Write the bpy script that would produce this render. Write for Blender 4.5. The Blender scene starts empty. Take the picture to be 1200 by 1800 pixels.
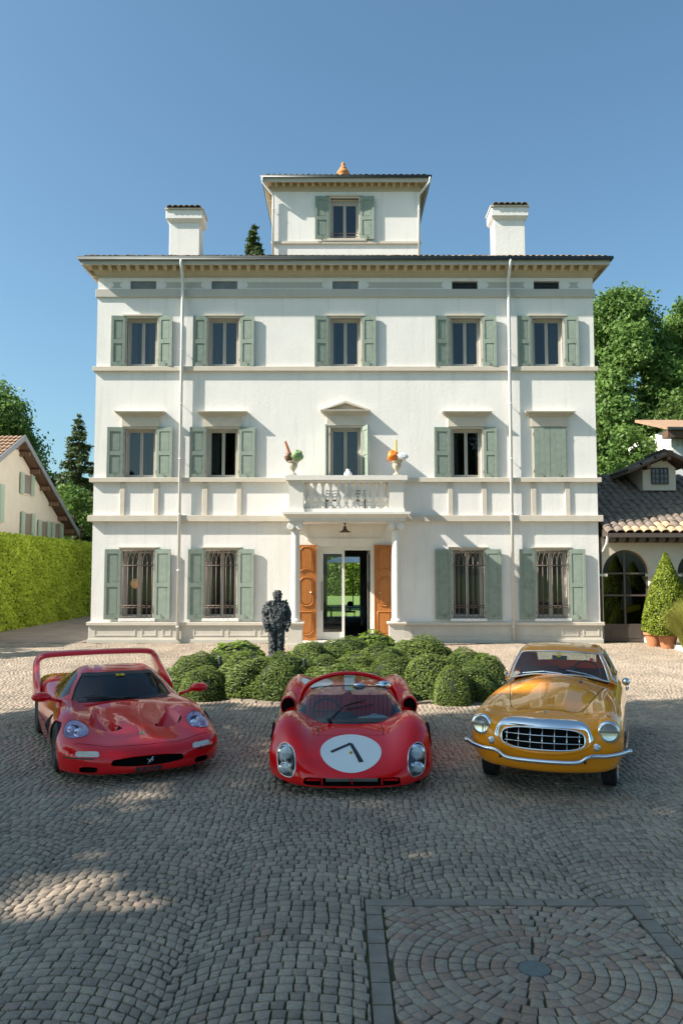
import bpy, math, random
import numpy as np
from mathutils import Vector, Matrix
from mathutils.bvhtree import BVHTree

# ------------------------------------------------------------------ camera, sky, sun, exposure
scene = bpy.context.scene
COL = scene.collection
CAM_H = 2.5
PITCH = math.atan(100 / 1400.0)
cam_data = bpy.data.cameras.new("camera")
cam_data.sensor_fit = 'VERTICAL'
cam_data.sensor_height = 36.0
cam_data.lens = 28.0
cam_data.clip_end = 3000
cam_data.clip_start = 0.05
cam = bpy.data.objects.new("camera", cam_data)
COL.objects.link(cam)
cam.location = (0, 0, CAM_H)
cam.rotation_euler = (math.pi / 2 + PITCH, 0, 0)
scene.camera = cam

SUN_TRAVEL = Vector((1.0, 0.26, -0.85)).normalized()
to_sun = -SUN_TRAVEL
world = bpy.data.worlds.new("World")
scene.world = world
world.use_nodes = True
wn = world.node_tree.nodes
wl = world.node_tree.links
wn.clear()
sky = wn.new('ShaderNodeTexSky')
sky.sky_type = 'NISHITA'
sky.sun_disc = False
sky.sun_elevation = math.asin(to_sun.z)
sky.sun_rotation = math.atan2(to_sun.x, to_sun.y)
sky.altitude = 100
sky.air_density = 1.0
sky.dust_density = 2.2
sky.ozone_density = 1.2
bg = wn.new('ShaderNodeBackground')
bg.inputs['Strength'].default_value = 0.085
wo = wn.new('ShaderNodeOutputWorld')
tintn = wn.new('ShaderNodeVectorMath'); tintn.operation = 'MULTIPLY'
tintn.inputs[1].default_value = (0.76, 1.0, 1.02)
wl.new(sky.outputs[0], tintn.inputs[0])
wl.new(tintn.outputs[0], bg.inputs['Color'])
wl.new(bg.outputs[0], wo.inputs['Surface'])

sun_data = bpy.data.lights.new("sun", 'SUN')
sun_data.energy = 5.0
sun_data.angle = math.radians(0.55)
sun_data.color = (1.0, 0.93, 0.83)
sun = bpy.data.objects.new("sun", sun_data)
COL.objects.link(sun)
sun.location = (-40, -12, 40)
sun.rotation_euler = SUN_TRAVEL.to_track_quat('-Z', 'Y').to_euler()

scene.view_settings.view_transform = 'Standard'
scene.view_settings.look = 'None'
scene.view_settings.gamma = 1.0
scene.view_settings.exposure = 1.1
scene.view_settings.use_curve_mapping = False
scene.cycles.use_denoising = True
scene.cycles.max_bounces = 8
scene.cycles.transparent_max_bounces = 12
scene.cycles.sample_clamp_indirect = 6.0

# ------------------------------------------------------------------ helpers
rnd = random.Random(7)
nrg = np.random.default_rng(11)

def ray(u, v):
    """direction (x, y, z) through pixel (u, v) of the 1200x1800 photograph"""
    a = (u - 600) / 1400.0
    b = (900 - v) / 1400.0
    c, s = math.cos(PITCH), math.sin(PITCH)
    return a, c - b * s, s + b * c

def on_y(u, v, Y):
    dx, dy, dz = ray(u, v)
    t = Y / dy
    return dx * t, CAM_H + dz * t

def on_ground(u, v, z=0.0):
    dx, dy, dz = ray(u, v)
    t = (z - CAM_H) / dz
    return dx * t, dy * t

def setp(o, label=None, cat=None, group=None, kind=None):
    if label: o['label'] = label
    if cat: o['category'] = cat
    if group: o['group'] = group
    if kind: o['kind'] = kind
    return o

def empty(name, loc=(0, 0, 0), rz=0.0, label=None, cat=None, group=None, parent=None):
    o = bpy.data.objects.new(name, None)
    COL.objects.link(o)
    o.location = loc
    o.rotation_euler = (0, 0, rz)
    o.empty_display_size = 0.2
    if parent: o.parent = parent
    return setp(o, label, cat, group)

def link_mesh(name, me, mat=None, parent=None, smooth=False):
    if mat is not None and len(me.materials) == 0:
        me.materials.append(mat)
    if smooth:
        me.polygons.foreach_set('use_smooth', np.ones(len(me.polygons), dtype=bool))
    o = bpy.data.objects.new(name, me)
    COL.objects.link(o)
    if parent: o.parent = parent
    return o

def np_mesh(name, V, F, tint=None):
    """V (N,3), F (M,k) equal-sized polygons"""
    V = np.asarray(V, dtype=np.float32); F = np.asarray(F, dtype=np.int32)
    me = bpy.data.meshes.new(name)
    me.vertices.add(len(V)); me.vertices.foreach_set('co', V.ravel())
    k = F.shape[1]
    me.loops.add(F.size); me.loops.foreach_set('vertex_index', F.ravel())
    me.polygons.add(len(F))
    me.polygons.foreach_set('loop_start', np.arange(0, F.size, k, dtype=np.int32))
    me.polygons.foreach_set('loop_total', np.full(len(F), k, dtype=np.int32))
    me.update(calc_edges=True)
    if tint is not None:
        at = me.attributes.new('tint', 'FLOAT', 'FACE')
        at.data.foreach_set('value', np.asarray(tint, dtype=np.float32))
    return me

class MB:
    """collects shapes, then builds ONE mesh object"""
    def __init__(self):
        self.v = []; self.f = []
    def add(self, vs, fs):
        o = len(self.v)
        self.v += [tuple(p) for p in vs]
        self.f += [tuple(i + o for i in f) for f in fs]
        return self
    def box(self, x0, x1, y0, y1, z0, z1):
        return self.add([(x0,y0,z0),(x1,y0,z0),(x1,y1,z0),(x0,y1,z0),(x0,y0,z1),(x1,y0,z1),(x1,y1,z1),(x0,y1,z1)],
                        [(3,2,1,0),(4,5,6,7),(0,1,5,4),(1,2,6,5),(2,3,7,6),(3,0,4,7)])
    def taper(self, x0, x1, y0, y1, z0, z1, d):
        """box whose top is inset by d on each side (negative widens)"""
        return self.add([(x0,y0,z0),(x1,y0,z0),(x1,y1,z0),(x0,y1,z0),(x0+d,y0+d,z1),(x1-d,y0+d,z1),(x1-d,y1-d,z1),(x0+d,y1-d,z1)],
                        [(3,2,1,0),(4,5,6,7),(0,1,5,4),(1,2,6,5),(2,3,7,6),(3,0,4,7)])
    def prism(self, poly, fn0, fn1):
        """poly: 2D points; fn0/fn1 map (a,b) to 3D for the two caps"""
        n = len(poly)
        vs = [fn0(*p) for p in poly] + [fn1(*p) for p in poly]
        fs = [tuple(range(n - 1, -1, -1)), tuple(range(n, 2 * n))]
        fs += [(i, (i + 1) % n, n + (i + 1) % n, n + i) for i in range(n)]
        return self.add(vs, fs)
    def xz_prism(self, poly, y0, y1):
        return self.prism(poly, lambda a, b: (a, y0, b), lambda a, b: (a, y1, b))
    def xy_prism(self, poly, z0, z1):
        return self.prism(poly, lambda a, b: (a, b, z0), lambda a, b: (a, b, z1))
    def yz_prism(self, poly, x0, x1):
        return self.prism(poly, lambda a, b: (x0, a, b), lambda a, b: (x1, a, b))
    def tube(self, pts, r, n=8, closed=False, caps=True):
        pts = [Vector(p) for p in pts]
        m = len(pts)
        rs = r if isinstance(r, (list, tuple)) else [r] * m
        base = len(self.v)
        prev = None
        for i, p in enumerate(pts):
            if closed:
                t = pts[(i + 1) % m] - pts[(i - 1) % m]
            else:
                t = pts[min(i + 1, m - 1)] - pts[max(i - 1, 0)]
            t.normalize()
            if prev is None:
                a = Vector((0, 0, 1)) if abs(t.z) < 0.9 else Vector((1, 0, 0))
                nrm = t.cross(a).normalized()
            else:
                nrm = (prev - t * prev.dot(t))
                nrm = nrm.normalized() if nrm.length > 1e-6 else t.orthogonal().normalized()
            prev = nrm
            bn = t.cross(nrm)
            for k in range(n):
                an = 2 * math.pi * k / n
                self.v.append(tuple(p + (nrm * math.cos(an) + bn * math.sin(an)) * rs[i]))
        for i in range(m if closed else m - 1):
            j = (i + 1) % m
            for k in range(n):
                l = (k + 1) % n
                self.f.append((base + i*n + k, base + i*n + l, base + j*n + l, base + j*n + k))
        if caps and not closed:
            self.f.append(tuple(base + k for k in range(n - 1, -1, -1)))
            self.f.append(tuple(base + (m - 1) * n + k for k in range(n)))
        return self
    def lathe(self, prof, n=16, o=(0, 0, 0), axis='Z', flip=False):
        """prof: (radius, height) points"""
        base = len(self.v); m = len(prof)
        for (r, h) in prof:
            for k in range(n):
                an = 2 * math.pi * k / n
                c, s = r * math.cos(an), r * math.sin(an)
                if axis == 'Z': p = (o[0] + c, o[1] + s, o[2] + h)
                elif axis == 'Y': p = (o[0] + c, o[1] + h, o[2] + s)
                else: p = (o[0] + h, o[1] + c, o[2] + s)
                self.v.append(p)
        for i in range(m - 1):
            for k in range(n):
                l = (k + 1) % n
                self.f.append((base+i*n+k, base+i*n+l, base+(i+1)*n+l, base+(i+1)*n+k))
        if prof[0][0] > 1e-5: self.f.append(tuple(base + k for k in range(n - 1, -1, -1)))
        if prof[-1][0] > 1e-5: self.f.append(tuple(base + (m-1)*n + k for k in range(n)))
        return self
    def grid(self, P, closed_u=False):
        """P[i][j] points"""
        base = len(self.v); m = len(P); n = len(P[0])
        for row in P:
            self.v += [tuple(p) for p in row]
        for i in range(m if closed_u else m - 1):
            for j in range(n - 1):
                i2 = (i + 1) % m
                self.f.append((base+i*n+j, base+i*n+j+1, base+i2*n+j+1, base+i2*n+j))
        return self
    def mesh(self, name):
        me = bpy.data.meshes.new(name)
        me.from_pydata(self.v, [], self.f)
        me.update()
        return me
    def build(self, name, mat, parent=None, smooth=False, bevel=0.0, autosmooth=None):
        me = self.mesh(name)
        if bevel > 0:
            import bmesh
            bm = bmesh.new(); bm.from_mesh(me)
            bmesh.ops.recalc_face_normals(bm, faces=bm.faces)
            bmesh.ops.bevel(bm, geom=[e for e in bm.edges if len(e.link_faces) == 2 and e.calc_face_angle() > 0.5],
                            offset=bevel, segments=1, affect='EDGES', clamp_overlap=True)
            bm.to_mesh(me); bm.free()
        else:
            fix_normals(me)
        o = link_mesh(name, me, mat, parent, smooth)
        if autosmooth is not None:
            smooth_by_angle(me, autosmooth)
        return o

def fix_normals(me):
    import bmesh
    bm = bmesh.new(); bm.from_mesh(me)
    bmesh.ops.recalc_face_normals(bm, faces=bm.faces)
    bm.to_mesh(me); bm.free()

def smooth_by_angle(me, ang):
    import bmesh
    bm = bmesh.new(); bm.from_mesh(me)
    for f in bm.faces: f.smooth = True
    for e in bm.edges:
        if len(e.link_faces) == 2 and e.calc_face_angle(0) > ang: e.smooth = False
    bm.to_mesh(me); bm.free()

# ------------------------------------------------------------------ materials
def new_mat(name):
    m = bpy.data.materials.new(name)
    m.use_nodes = True
    nt = m.node_tree
    return m, nt, nt.nodes['Principled BSDF'], nt.links

def mat(name, col, rough=0.6, metal=0.0, var=0.0, vscale=3.0, bump=0.0, bscale=40.0, coat=0.0, spec=0.5,
        stain=None, stain_scale=1.2, stain_amt=0.0, tint_amt=0.0, coat_rough=0.03, subsurf=None, ior=None):
    m, nt, p, L = new_mat(name)
    p.inputs['Roughness'].default_value = rough
    p.inputs['Metallic'].default_value = metal
    p.inputs['Specular IOR Level'].default_value = spec
    p.inputs['Coat Weight'].default_value = coat
    p.inputs['Coat Roughness'].default_value = coat_rough
    if ior: p.inputs['IOR'].default_value = ior
    c = (*col, 1.0)
    p.inputs['Base Color'].default_value = c
    geo = nt.nodes.new('ShaderNodeNewGeometry')
    last = None
    if var > 0 or stain_amt > 0 or tint_amt > 0:
        rgb = nt.nodes.new('ShaderNodeRGB'); rgb.outputs[0].default_value = c
        last = rgb.outputs[0]
    if var > 0:
        n = nt.nodes.new('ShaderNodeTexNoise'); n.inputs['Scale'].default_value = vscale; n.inputs['Detail'].default_value = 6
        L.new(geo.outputs['Position'], n.inputs['Vector'])
        mr = nt.nodes.new('ShaderNodeMapRange')
        mr.inputs['From Min'].default_value = 0.25; mr.inputs['From Max'].default_value = 0.75
        mr.inputs['To Min'].default_value = 1 - var; mr.inputs['To Max'].default_value = 1 + var
        L.new(n.outputs['Fac'], mr.inputs['Value'])
        mul = nt.nodes.new('ShaderNodeVectorMath'); mul.operation = 'SCALE'
        L.new(last, mul.inputs[0]); L.new(mr.outputs[0], mul.inputs['Scale'])
        last = mul.outputs[0]
    if tint_amt > 0:
        at = nt.nodes.new('ShaderNodeAttribute'); at.attribute_name = 'tint'
        mr = nt.nodes.new('ShaderNodeMapRange')
        mr.inputs['To Min'].default_value = 1 - tint_amt; mr.inputs['To Max'].default_value = 1 + tint_amt
        L.new(at.outputs['Fac'], mr.inputs['Value'])
        mul = nt.nodes.new('ShaderNodeVectorMath'); mul.operation = 'SCALE'
        L.new(last, mul.inputs[0]); L.new(mr.outputs[0], mul.inputs['Scale'])
        last = mul.outputs[0]
    if stain_amt > 0:
        n = nt.nodes.new('ShaderNodeTexNoise'); n.inputs['Scale'].default_value = stain_scale; n.inputs['Detail'].default_value = 8
        n.inputs['Roughness'].default_value = 0.65
        L.new(geo.outputs['Position'], n.inputs['Vector'])
        mr = nt.nodes.new('ShaderNodeMapRange')
        mr.inputs['From Min'].default_value = 0.5; mr.inputs['From Max'].default_value = 0.8
        mr.inputs['To Max'].default_value = stain_amt
        L.new(n.outputs['Fac'], mr.inputs['Value'])
        mx = nt.nodes.new('ShaderNodeMix'); mx.data_type = 'RGBA'
        mx.inputs['B'].default_value = (*stain, 1)
        L.new(mr.outputs[0], mx.inputs['Factor']); L.new(last, mx.inputs['A'])
        last = mx.outputs['Result']
    if last is not None:
        L.new(last, p.inputs['Base Color'])
    if bump > 0:
        n = nt.nodes.new('ShaderNodeTexNoise'); n.inputs['Scale'].default_value = bscale; n.inputs['Detail'].default_value = 5
        L.new(geo.outputs['Position'], n.inputs['Vector'])
        b = nt.nodes.new('ShaderNodeBump'); b.inputs['Strength'].default_value = bump; b.inputs['Distance'].default_value = 0.02
        L.new(n.outputs['Fac'], b.inputs['Height']); L.new(b.outputs[0], p.inputs['Normal'])
    return m

def leaf_mat(name, dark, light, trans=0.35, rough=0.5):
    m, nt, p, L = new_mat(name)
    at = nt.nodes.new('ShaderNodeAttribute'); at.attribute_name = 'tint'
    mx = nt.nodes.new('ShaderNodeMix'); mx.data_type = 'RGBA'
    mx.inputs['A'].default_value = (*dark, 1); mx.inputs['B'].default_value = (*light, 1)
    L.new(at.outputs['Fac'], mx.inputs['Factor'])
    L.new(mx.outputs['Result'], p.inputs['Base Color'])
    p.inputs['Roughness'].default_value = rough
    p.inputs['Specular IOR Level'].default_value = 0.3
    tr = nt.nodes.new('ShaderNodeBsdfTranslucent')
    L.new(mx.outputs['Result'], tr.inputs['Color'])
    ms = nt.nodes.new('ShaderNodeMixShader'); ms.inputs[0].default_value = trans
    L.new(p.outputs[0], ms.inputs[1]); L.new(tr.outputs[0], ms.inputs[2])
    L.new(ms.outputs[0], nt.nodes['Material Output'].inputs['Surface'])
    return m

def glass_mat(name, tint=(0.9, 0.95, 0.95), clear=0.8, rough=0.02, refl=0.07):
    """thin pane: see-through, with mirror reflection growing at grazing angles"""
    m, nt, p, L = new_mat(name)
    nt.nodes.remove(p)
    tr = nt.nodes.new('ShaderNodeBsdfTransparent'); tr.inputs['Color'].default_value = (*[t * clear for t in tint], 1)
    gl = nt.nodes.new('ShaderNodeBsdfGlossy'); gl.inputs['Roughness'].default_value = rough
    geo = nt.nodes.new('ShaderNodeNewGeometry')
    dt = nt.nodes.new('ShaderNodeVectorMath'); dt.operation = 'DOT_PRODUCT'
    L.new(geo.outputs['Normal'], dt.inputs[0]); L.new(geo.outputs['Incoming'], dt.inputs[1])
    ab_ = nt.nodes.new('ShaderNodeMath'); ab_.operation = 'ABSOLUTE'; L.new(dt.outputs['Value'], ab_.inputs[0])
    om = nt.nodes.new('ShaderNodeMath'); om.operation = 'SUBTRACT'; om.inputs[0].default_value = 1.0; L.new(ab_.outputs[0], om.inputs[1])
    pw_ = nt.nodes.new('ShaderNodeMath'); pw_.operation = 'POWER'; pw_.inputs[1].default_value = 5.0; L.new(om.outputs[0], pw_.inputs[0])
    mr = nt.nodes.new('ShaderNodeMapRange'); mr.inputs['To Min'].default_value = refl; mr.inputs['To Max'].default_value = 1.0
    L.new(pw_.outputs[0], mr.inputs['Value'])
    ms = nt.nodes.new('ShaderNodeMixShader')
    L.new(mr.outputs[0], ms.inputs[0]); L.new(tr.outputs[0], ms.inputs[1]); L.new(gl.outputs[0], ms.inputs[2])
    L.new(ms.outputs[0], nt.nodes['Material Output'].inputs['Surface'])
    return m

M = {}
M['stucco'] = mat('white_stucco', (0.80, 0.775, 0.735), 0.9, var=0.035, vscale=1.3, bump=0.25, bscale=14, spec=0.2,
                  stain=(0.62, 0.58, 0.50), stain_scale=0.8, stain_amt=0.22)
def streaks(m, col, amt):
    nt = m.node_tree; L = nt.links; p = nt.nodes['Principled BSDF']
    src = p.inputs['Base Color'].links[0].from_socket
    geo = nt.nodes.new('ShaderNodeNewGeometry'); mp = nt.nodes.new('ShaderNodeMapping'); mp.inputs['Scale'].default_value = (5.0, 5.0, 0.35)
    L.new(geo.outputs['Position'], mp.inputs['Vector'])
    n = nt.nodes.new('ShaderNodeTexNoise'); n.inputs['Scale'].default_value = 1.0; n.inputs['Detail'].default_value = 7; n.inputs['Roughness'].default_value = .6
    L.new(mp.outputs[0], n.inputs['Vector'])
    mr = nt.nodes.new('ShaderNodeMapRange'); mr.inputs['From Min'].default_value = .52; mr.inputs['From Max'].default_value = .78; mr.inputs['To Max'].default_value = amt
    L.new(n.outputs['Fac'], mr.inputs['Value'])
    mx = nt.nodes.new('ShaderNodeMix'); mx.data_type = 'RGBA'; mx.inputs['B'].default_value = (*col, 1)
    L.new(mr.outputs[0], mx.inputs['Factor']); L.new(src, mx.inputs['A']); L.new(mx.outputs['Result'], p.inputs['Base Color'])
streaks(M['stucco'], (.50, .48, .43), .35)
M['stone'] = mat('pale_sandstone_trim', (0.60, 0.54, 0.45), 0.85, var=0.08, vscale=4, bump=0.2, bscale=40, spec=0.25,
                 stain=(0.42, 0.37, 0.30), stain_scale=2.0, stain_amt=0.35)
M['plinth'] = mat('plinth_plaster', (0.60, 0.55, 0.47), 0.9, var=0.06, vscale=3, bump=0.25, bscale=30, spec=0.2,
                  stain=(0.42, 0.37, 0.30), stain_scale=1.4, stain_amt=0.35)
M['white_stone'] = mat('white_balcony_stone', (0.72, 0.69, 0.63), 0.85, var=0.06, vscale=5, bump=0.2, bscale=40, spec=0.25,
                  stain=(0.45, 0.42, 0.36), stain_scale=2.5, stain_amt=0.35)
M['grey_band'] = mat('grey_frieze_paint', (0.50, 0.48, 0.43), 0.9, var=0.05, vscale=2, spec=0.2)
M['shutter'] = mat('sage_green_shutter_paint', (0.235, 0.285, 0.235), 0.6, var=0.12, vscale=6, bump=0.05, bscale=60, spec=0.35,
                   stain=(0.33, 0.36, 0.31), stain_scale=5, stain_amt=0.3)
M['gutter'] = mat('dark_gutter_metal', (0.045, 0.055, 0.055), 0.5, metal=0.3, var=0.2, vscale=3)
M['downpipe'] = mat('white_downpipe_metal', (0.68, 0.67, 0.64), 0.5, var=0.04)
M['roof_tile'] = mat('lichen_covered_roof_tile', (0.30, 0.22, 0.15), 0.9, var=0.35, vscale=9, bump=0.4, bscale=30, spec=0.2, tint_amt=0.3,
                     stain=(0.30, 0.28, 0.20), stain_scale=6, stain_amt=0.6)
M['window_frame'] = mat('greige_window_frame', (0.46, 0.43, 0.37), 0.5, var=0.04)
M['white_frame'] = mat('white_door_frame', (0.72, 0.70, 0.64), 0.45, var=0.03)
M['iron'] = mat('brown_wrought_iron', (0.16, 0.12, 0.095), 0.6, metal=0.3, var=0.25, vscale=30)
M['curtain'] = mat('grey_curtain_cloth', (0.30, 0.29, 0.27), 0.95, spec=0.1, var=0.1, vscale=10)
M['dark_room'] = mat('unlit_room_tone', (0.06, 0.055, 0.05), 0.9, spec=0.1)  # near-black colour stands in for the darkness of the unlit rooms
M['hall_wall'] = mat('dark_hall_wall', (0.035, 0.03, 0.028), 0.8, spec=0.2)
M['glass'] = glass_mat('window_glass', (0.8, 0.85, 0.85), 0.75)
M['clear_glass'] = glass_mat('clear_door_glass', (0.95, 0.97, 0.96), 0.97)
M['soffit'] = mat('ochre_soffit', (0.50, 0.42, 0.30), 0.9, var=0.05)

def wood_mat(name, a, b, rough=0.45, scale=(14, 14, 1.2)):
    m, nt, p, L = new_mat(name)
    tc = nt.nodes.new('ShaderNodeTexCoord'); mp = nt.nodes.new('ShaderNodeMapping')
    mp.inputs['Scale'].default_value = scale
    L.new(tc.outputs['Object'], mp.inputs['Vector'])
    n = nt.nodes.new('ShaderNodeTexNoise'); n.inputs['Scale'].default_value = 2.5; n.inputs['Detail'].default_value = 8
    n.inputs['Distortion'].default_value = 1.2
    L.new(mp.outputs[0], n.inputs['Vector'])
    cr = nt.nodes.new('ShaderNodeValToRGB')
    cr.color_ramp.elements[0].position = 0.3; cr.color_ramp.elements[0].color = (*a, 1)
    cr.color_ramp.elements[1].position = 0.7; cr.color_ramp.elements[1].color = (*b, 1)
    L.new(n.outputs['Fac'], cr.inputs['Fac']); L.new(cr.outputs[0], p.inputs['Base Color'])
    p.inputs['Roughness'].default_value = rough
    return m
M['door_wood'] = wood_mat('orange_brown_door_wood', (0.36, 0.115, 0.022), (0.50, 0.19, 0.042))
M['dark_wood'] = wood_mat('dark_rafter_wood', (0.09, 0.05, 0.03), (0.16, 0.09, 0.055), 0.7)
# ------------------------------------------------------------------ ground
FAC_Y = 27.2          # facade plane
def ground_mat():
    m, nt, p, L = new_mat('earth_and_grass')
    geo = nt.nodes.new('ShaderNodeNewGeometry')
    n = nt.nodes.new('ShaderNodeTexNoise'); n.inputs['Scale'].default_value = 0.6; n.inputs['Detail'].default_value = 8
    L.new(geo.outputs['Position'], n.inputs['Vector'])
    cr = nt.nodes.new('ShaderNodeValToRGB')
    cr.color_ramp.elements[0].position = 0.35; cr.color_ramp.elements[0].color = (0.05, 0.09, 0.02, 1)
    cr.color_ramp.elements[1].position = 0.7; cr.color_ramp.elements[1].color = (0.10, 0.15, 0.035, 1)
    L.new(n.outputs['Fac'], cr.inputs['Fac']); L.new(cr.outputs[0], p.inputs['Base Color'])
    p.inputs['Roughness'].default_value = 0.95
    return m
g = MB().add([(-900, -300, -0.06), (900, -300, -0.06), (900, 1500, -0.06), (-900, 1500, -0.06)], [(0, 1, 2, 3)]).build('ground', ground_mat())
setp(g, kind='structure')

def bed_mat():
    """sandy joint filling with moss, gravelly road beyond the cobbles"""
    m, nt, p, L = new_mat('sandy_joint_filling')
    geo = nt.nodes.new('ShaderNodeNewGeometry')
    n1 = nt.nodes.new('ShaderNodeTexNoise'); n1.inputs['Scale'].default_value = 7.0; n1.inputs['Detail'].default_value = 8
    n2 = nt.nodes.new('ShaderNodeTexNoise'); n2.inputs['Scale'].default_value = 60.0; n2.inputs['Detail'].default_value = 4
    L.new(geo.outputs['Position'], n1.inputs['Vector']); L.new(geo.outputs['Position'], n2.inputs['Vector'])
    cr = nt.nodes.new('ShaderNodeValToRGB')
    e = cr.color_ramp.elements
    e[0].position = 0.42; e[0].color = (0.085, 0.068, 0.046, 1)
    e[1].position = 0.62; e[1].color = (0.085, 0.09, 0.022, 1)
    L.new(n1.outputs['Fac'], cr.inputs['Fac'])
    mul = nt.nodes.new('ShaderNodeVectorMath'); mul.operation = 'SCALE'
    mr = nt.nodes.new('ShaderNodeMapRange'); mr.inputs['To Min'].default_value = 0.5; mr.inputs['To Max'].default_value = 1.6
    L.new(n2.outputs['Fac'], mr.inputs['Value']); L.new(cr.outputs[0], mul.inputs[0]); L.new(mr.outputs[0], mul.inputs['Scale'])
    L.new(mul.outputs[0], p.inputs['Base Color'])
    p.inputs['Roughness'].default_value = 0.95
    b = nt.nodes.new('ShaderNodeBump'); b.inputs['Strength'].default_value = 0.5; b.inputs['Distance'].default_value = 0.01
    L.new(n2.outputs['Fac'], b.inputs['Height']); L.new(b.outputs[0], p.inputs['Normal'])
    return m
court = MB().add([(-30, -8, 0), (30, -8, 0), (30, 60, 0), (-30, 60, 0)], [(0, 1, 2, 3)]).build('courtyard_pavement', bed_mat())
setp(court, kind='structure')

def stone_mat():
    m, nt, p, L = new_mat('porphyry_cobblestone')
    at = nt.nodes.new('ShaderNodeAttribute'); at.attribute_name = 'tint'
    cr = nt.nodes.new('ShaderNodeValToRGB')
    e = cr.color_ramp.elements
    e[0].position = 0.0; e[0].color = (0.225, 0.182, 0.14, 1)
    e[1].position = 1.0; e[1].color = (0.33, 0.215, 0.155, 1)
    for pos, c in ((0.35, (0.315, 0.25, 0.188)), (0.62, (0.375, 0.30, 0.222)), (0.82, (0.34, 0.25, 0.19))):
        q = e.new(pos); q.color = (*c, 1)
    L.new(at.outputs['Fac'], cr.inputs['Fac'])
    geo = nt.nodes.new('ShaderNodeNewGeometry')
    n = nt.nodes.new('ShaderNodeTexNoise'); n.inputs['Scale'].default_value = 45; n.inputs['Detail'].default_value = 6
    L.new(geo.outputs['Position'], n.inputs['Vector'])
    big = nt.nodes.new('ShaderNodeTexNoise'); big.inputs['Scale'].default_value = 0.7; big.inputs['Detail'].default_value = 4
    L.new(geo.outputs['Position'], big.inputs['Vector'])
    mr = nt.nodes.new('ShaderNodeMapRange'); mr.inputs['From Min'].default_value = .2; mr.inputs['From Max'].default_value = .8
    mr.inputs['To Min'].default_value = 0.72; mr.inputs['To Max'].default_value = 1.3
    L.new(n.outputs['Fac'], mr.inputs['Value'])
    mr2 = nt.nodes.new('ShaderNodeMapRange'); mr2.inputs['From Min'].default_value = .3; mr2.inputs['From Max'].default_value = .7
    mr2.inputs['To Min'].default_value = 0.85; mr2.inputs['To Max'].default_value = 1.2
    L.new(big.outputs['Fac'], mr2.inputs['Value'])
    mm = nt.nodes.new('ShaderNodeMath'); mm.operation = 'MULTIPLY'
    L.new(mr.outputs[0], mm.inputs[0]); L.new(mr2.outputs[0], mm.inputs[1])
    mul = nt.nodes.new('ShaderNodeVectorMath'); mul.operation = 'SCALE'
    L.new(cr.outputs[0], mul.inputs[0]); L.new(mm.outputs[0], mul.inputs['Scale'])
    L.new(mul.outputs[0], p.inputs['Base Color'])
    p.inputs['Roughness'].default_value = 0.62
    p.inputs['Specular IOR Level'].default_value = 0.45
    b = nt.nodes.new('ShaderNodeBump'); b.inputs['Strength'].default_value = 0.45; b.inputs['Distance'].default_value = 0.008
    L.new(n.outputs['Fac'], b.inputs['Height']); L.new(b.outputs[0], p.inputs['Normal'])
    return m
M['cobble'] = stone_mat()

PAN = (0.17, 2.23, 4.10, 6.20)     # square panel with the round cover: x0, x1, y0, y1
PC = (1.20, 5.15)
BED_C = (0.05, 18.0); BED_R = (3.35, 3.3)

quads = []      # each (4 corners (x,y), tint)
def add_quad(c, tint):
    quads.append((c, tint))
d = 0.093; W = 1.42; R = 1.0
half = math.asin(W / 2 / R)
crng = random.Random(3)
y_start = 2.6
n_rows = int((27.1 - y_start) / d)
for k in range(-11, 12):
    xc = -0.30 + W * k
    for row in range(n_rows):
        y = y_start + row * d
        lim = 0.43 * y + 2.6
        if abs(xc) - W / 2 >= lim: continue
        n = 17
        ph = crng.random()
        lo = -half + (0.05 if row % 2 else -0.05); hi = half + (0.05 if row % 2 else -0.05)
        cuts = [lo] + [(lo + (hi - lo) * (i + (ph - .5) * 0.5 + crng.uniform(-.15, .15)) / n) for i in range(1, n)] + [hi]
        for i in range(len(cuts) - 1):
            a0, a1 = cuts[i], cuts[i + 1]
            if a1 - a0 < 0.03: continue
            g_ = 0.0034 + crng.random() * 0.0032
            ga = g_ / R
            pts = []
            for an, s in ((a0 + ga, -1), (a1 - ga, -1), (a1 - ga, 1), (a0 + ga, 1)):
                px_ = xc + R * math.sin(an)
                py_ = y + R * math.cos(max(-half, min(half, an))) - R + s * (d / 2 - g_ / math.cos(an) * 1.15)
                pts.append((px_ + crng.uniform(-.005, .005), py_ + crng.uniform(-.005, .005)))
            cx = sum(p[0] for p in pts) / 4; cy = sum(p[1] for p in pts) / 4
            if PAN[0] - .01 < cx < PAN[1] + .01 and PAN[2] - .01 < cy < PAN[3] + .01:
                xs_ = [q_[0] for q_ in pts]; ys_ = [q_[1] for q_ in pts]       # cut stones along the border
                if min(xs_) < PAN[0] - .02: pts = [(min(q_[0], PAN[0] - .006), q_[1]) for q_ in pts]
                elif max(xs_) > PAN[1] + .02: pts = [(max(q_[0], PAN[1] + .006), q_[1]) for q_ in pts]
                elif max(ys_) > PAN[3] + .02: pts = [(q_[0], max(q_[1], PAN[3] + .006)) for q_ in pts]
                else: continue
            if ((cx - BED_C[0]) / BED_R[0]) ** 2 + ((cy - BED_C[1]) / BED_R[1]) ** 2 < 0.97: continue
            if cy > 27.0: continue
            add_quad(pts, min(1, max(0, crng.gauss(0.42, 0.2))))
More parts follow.
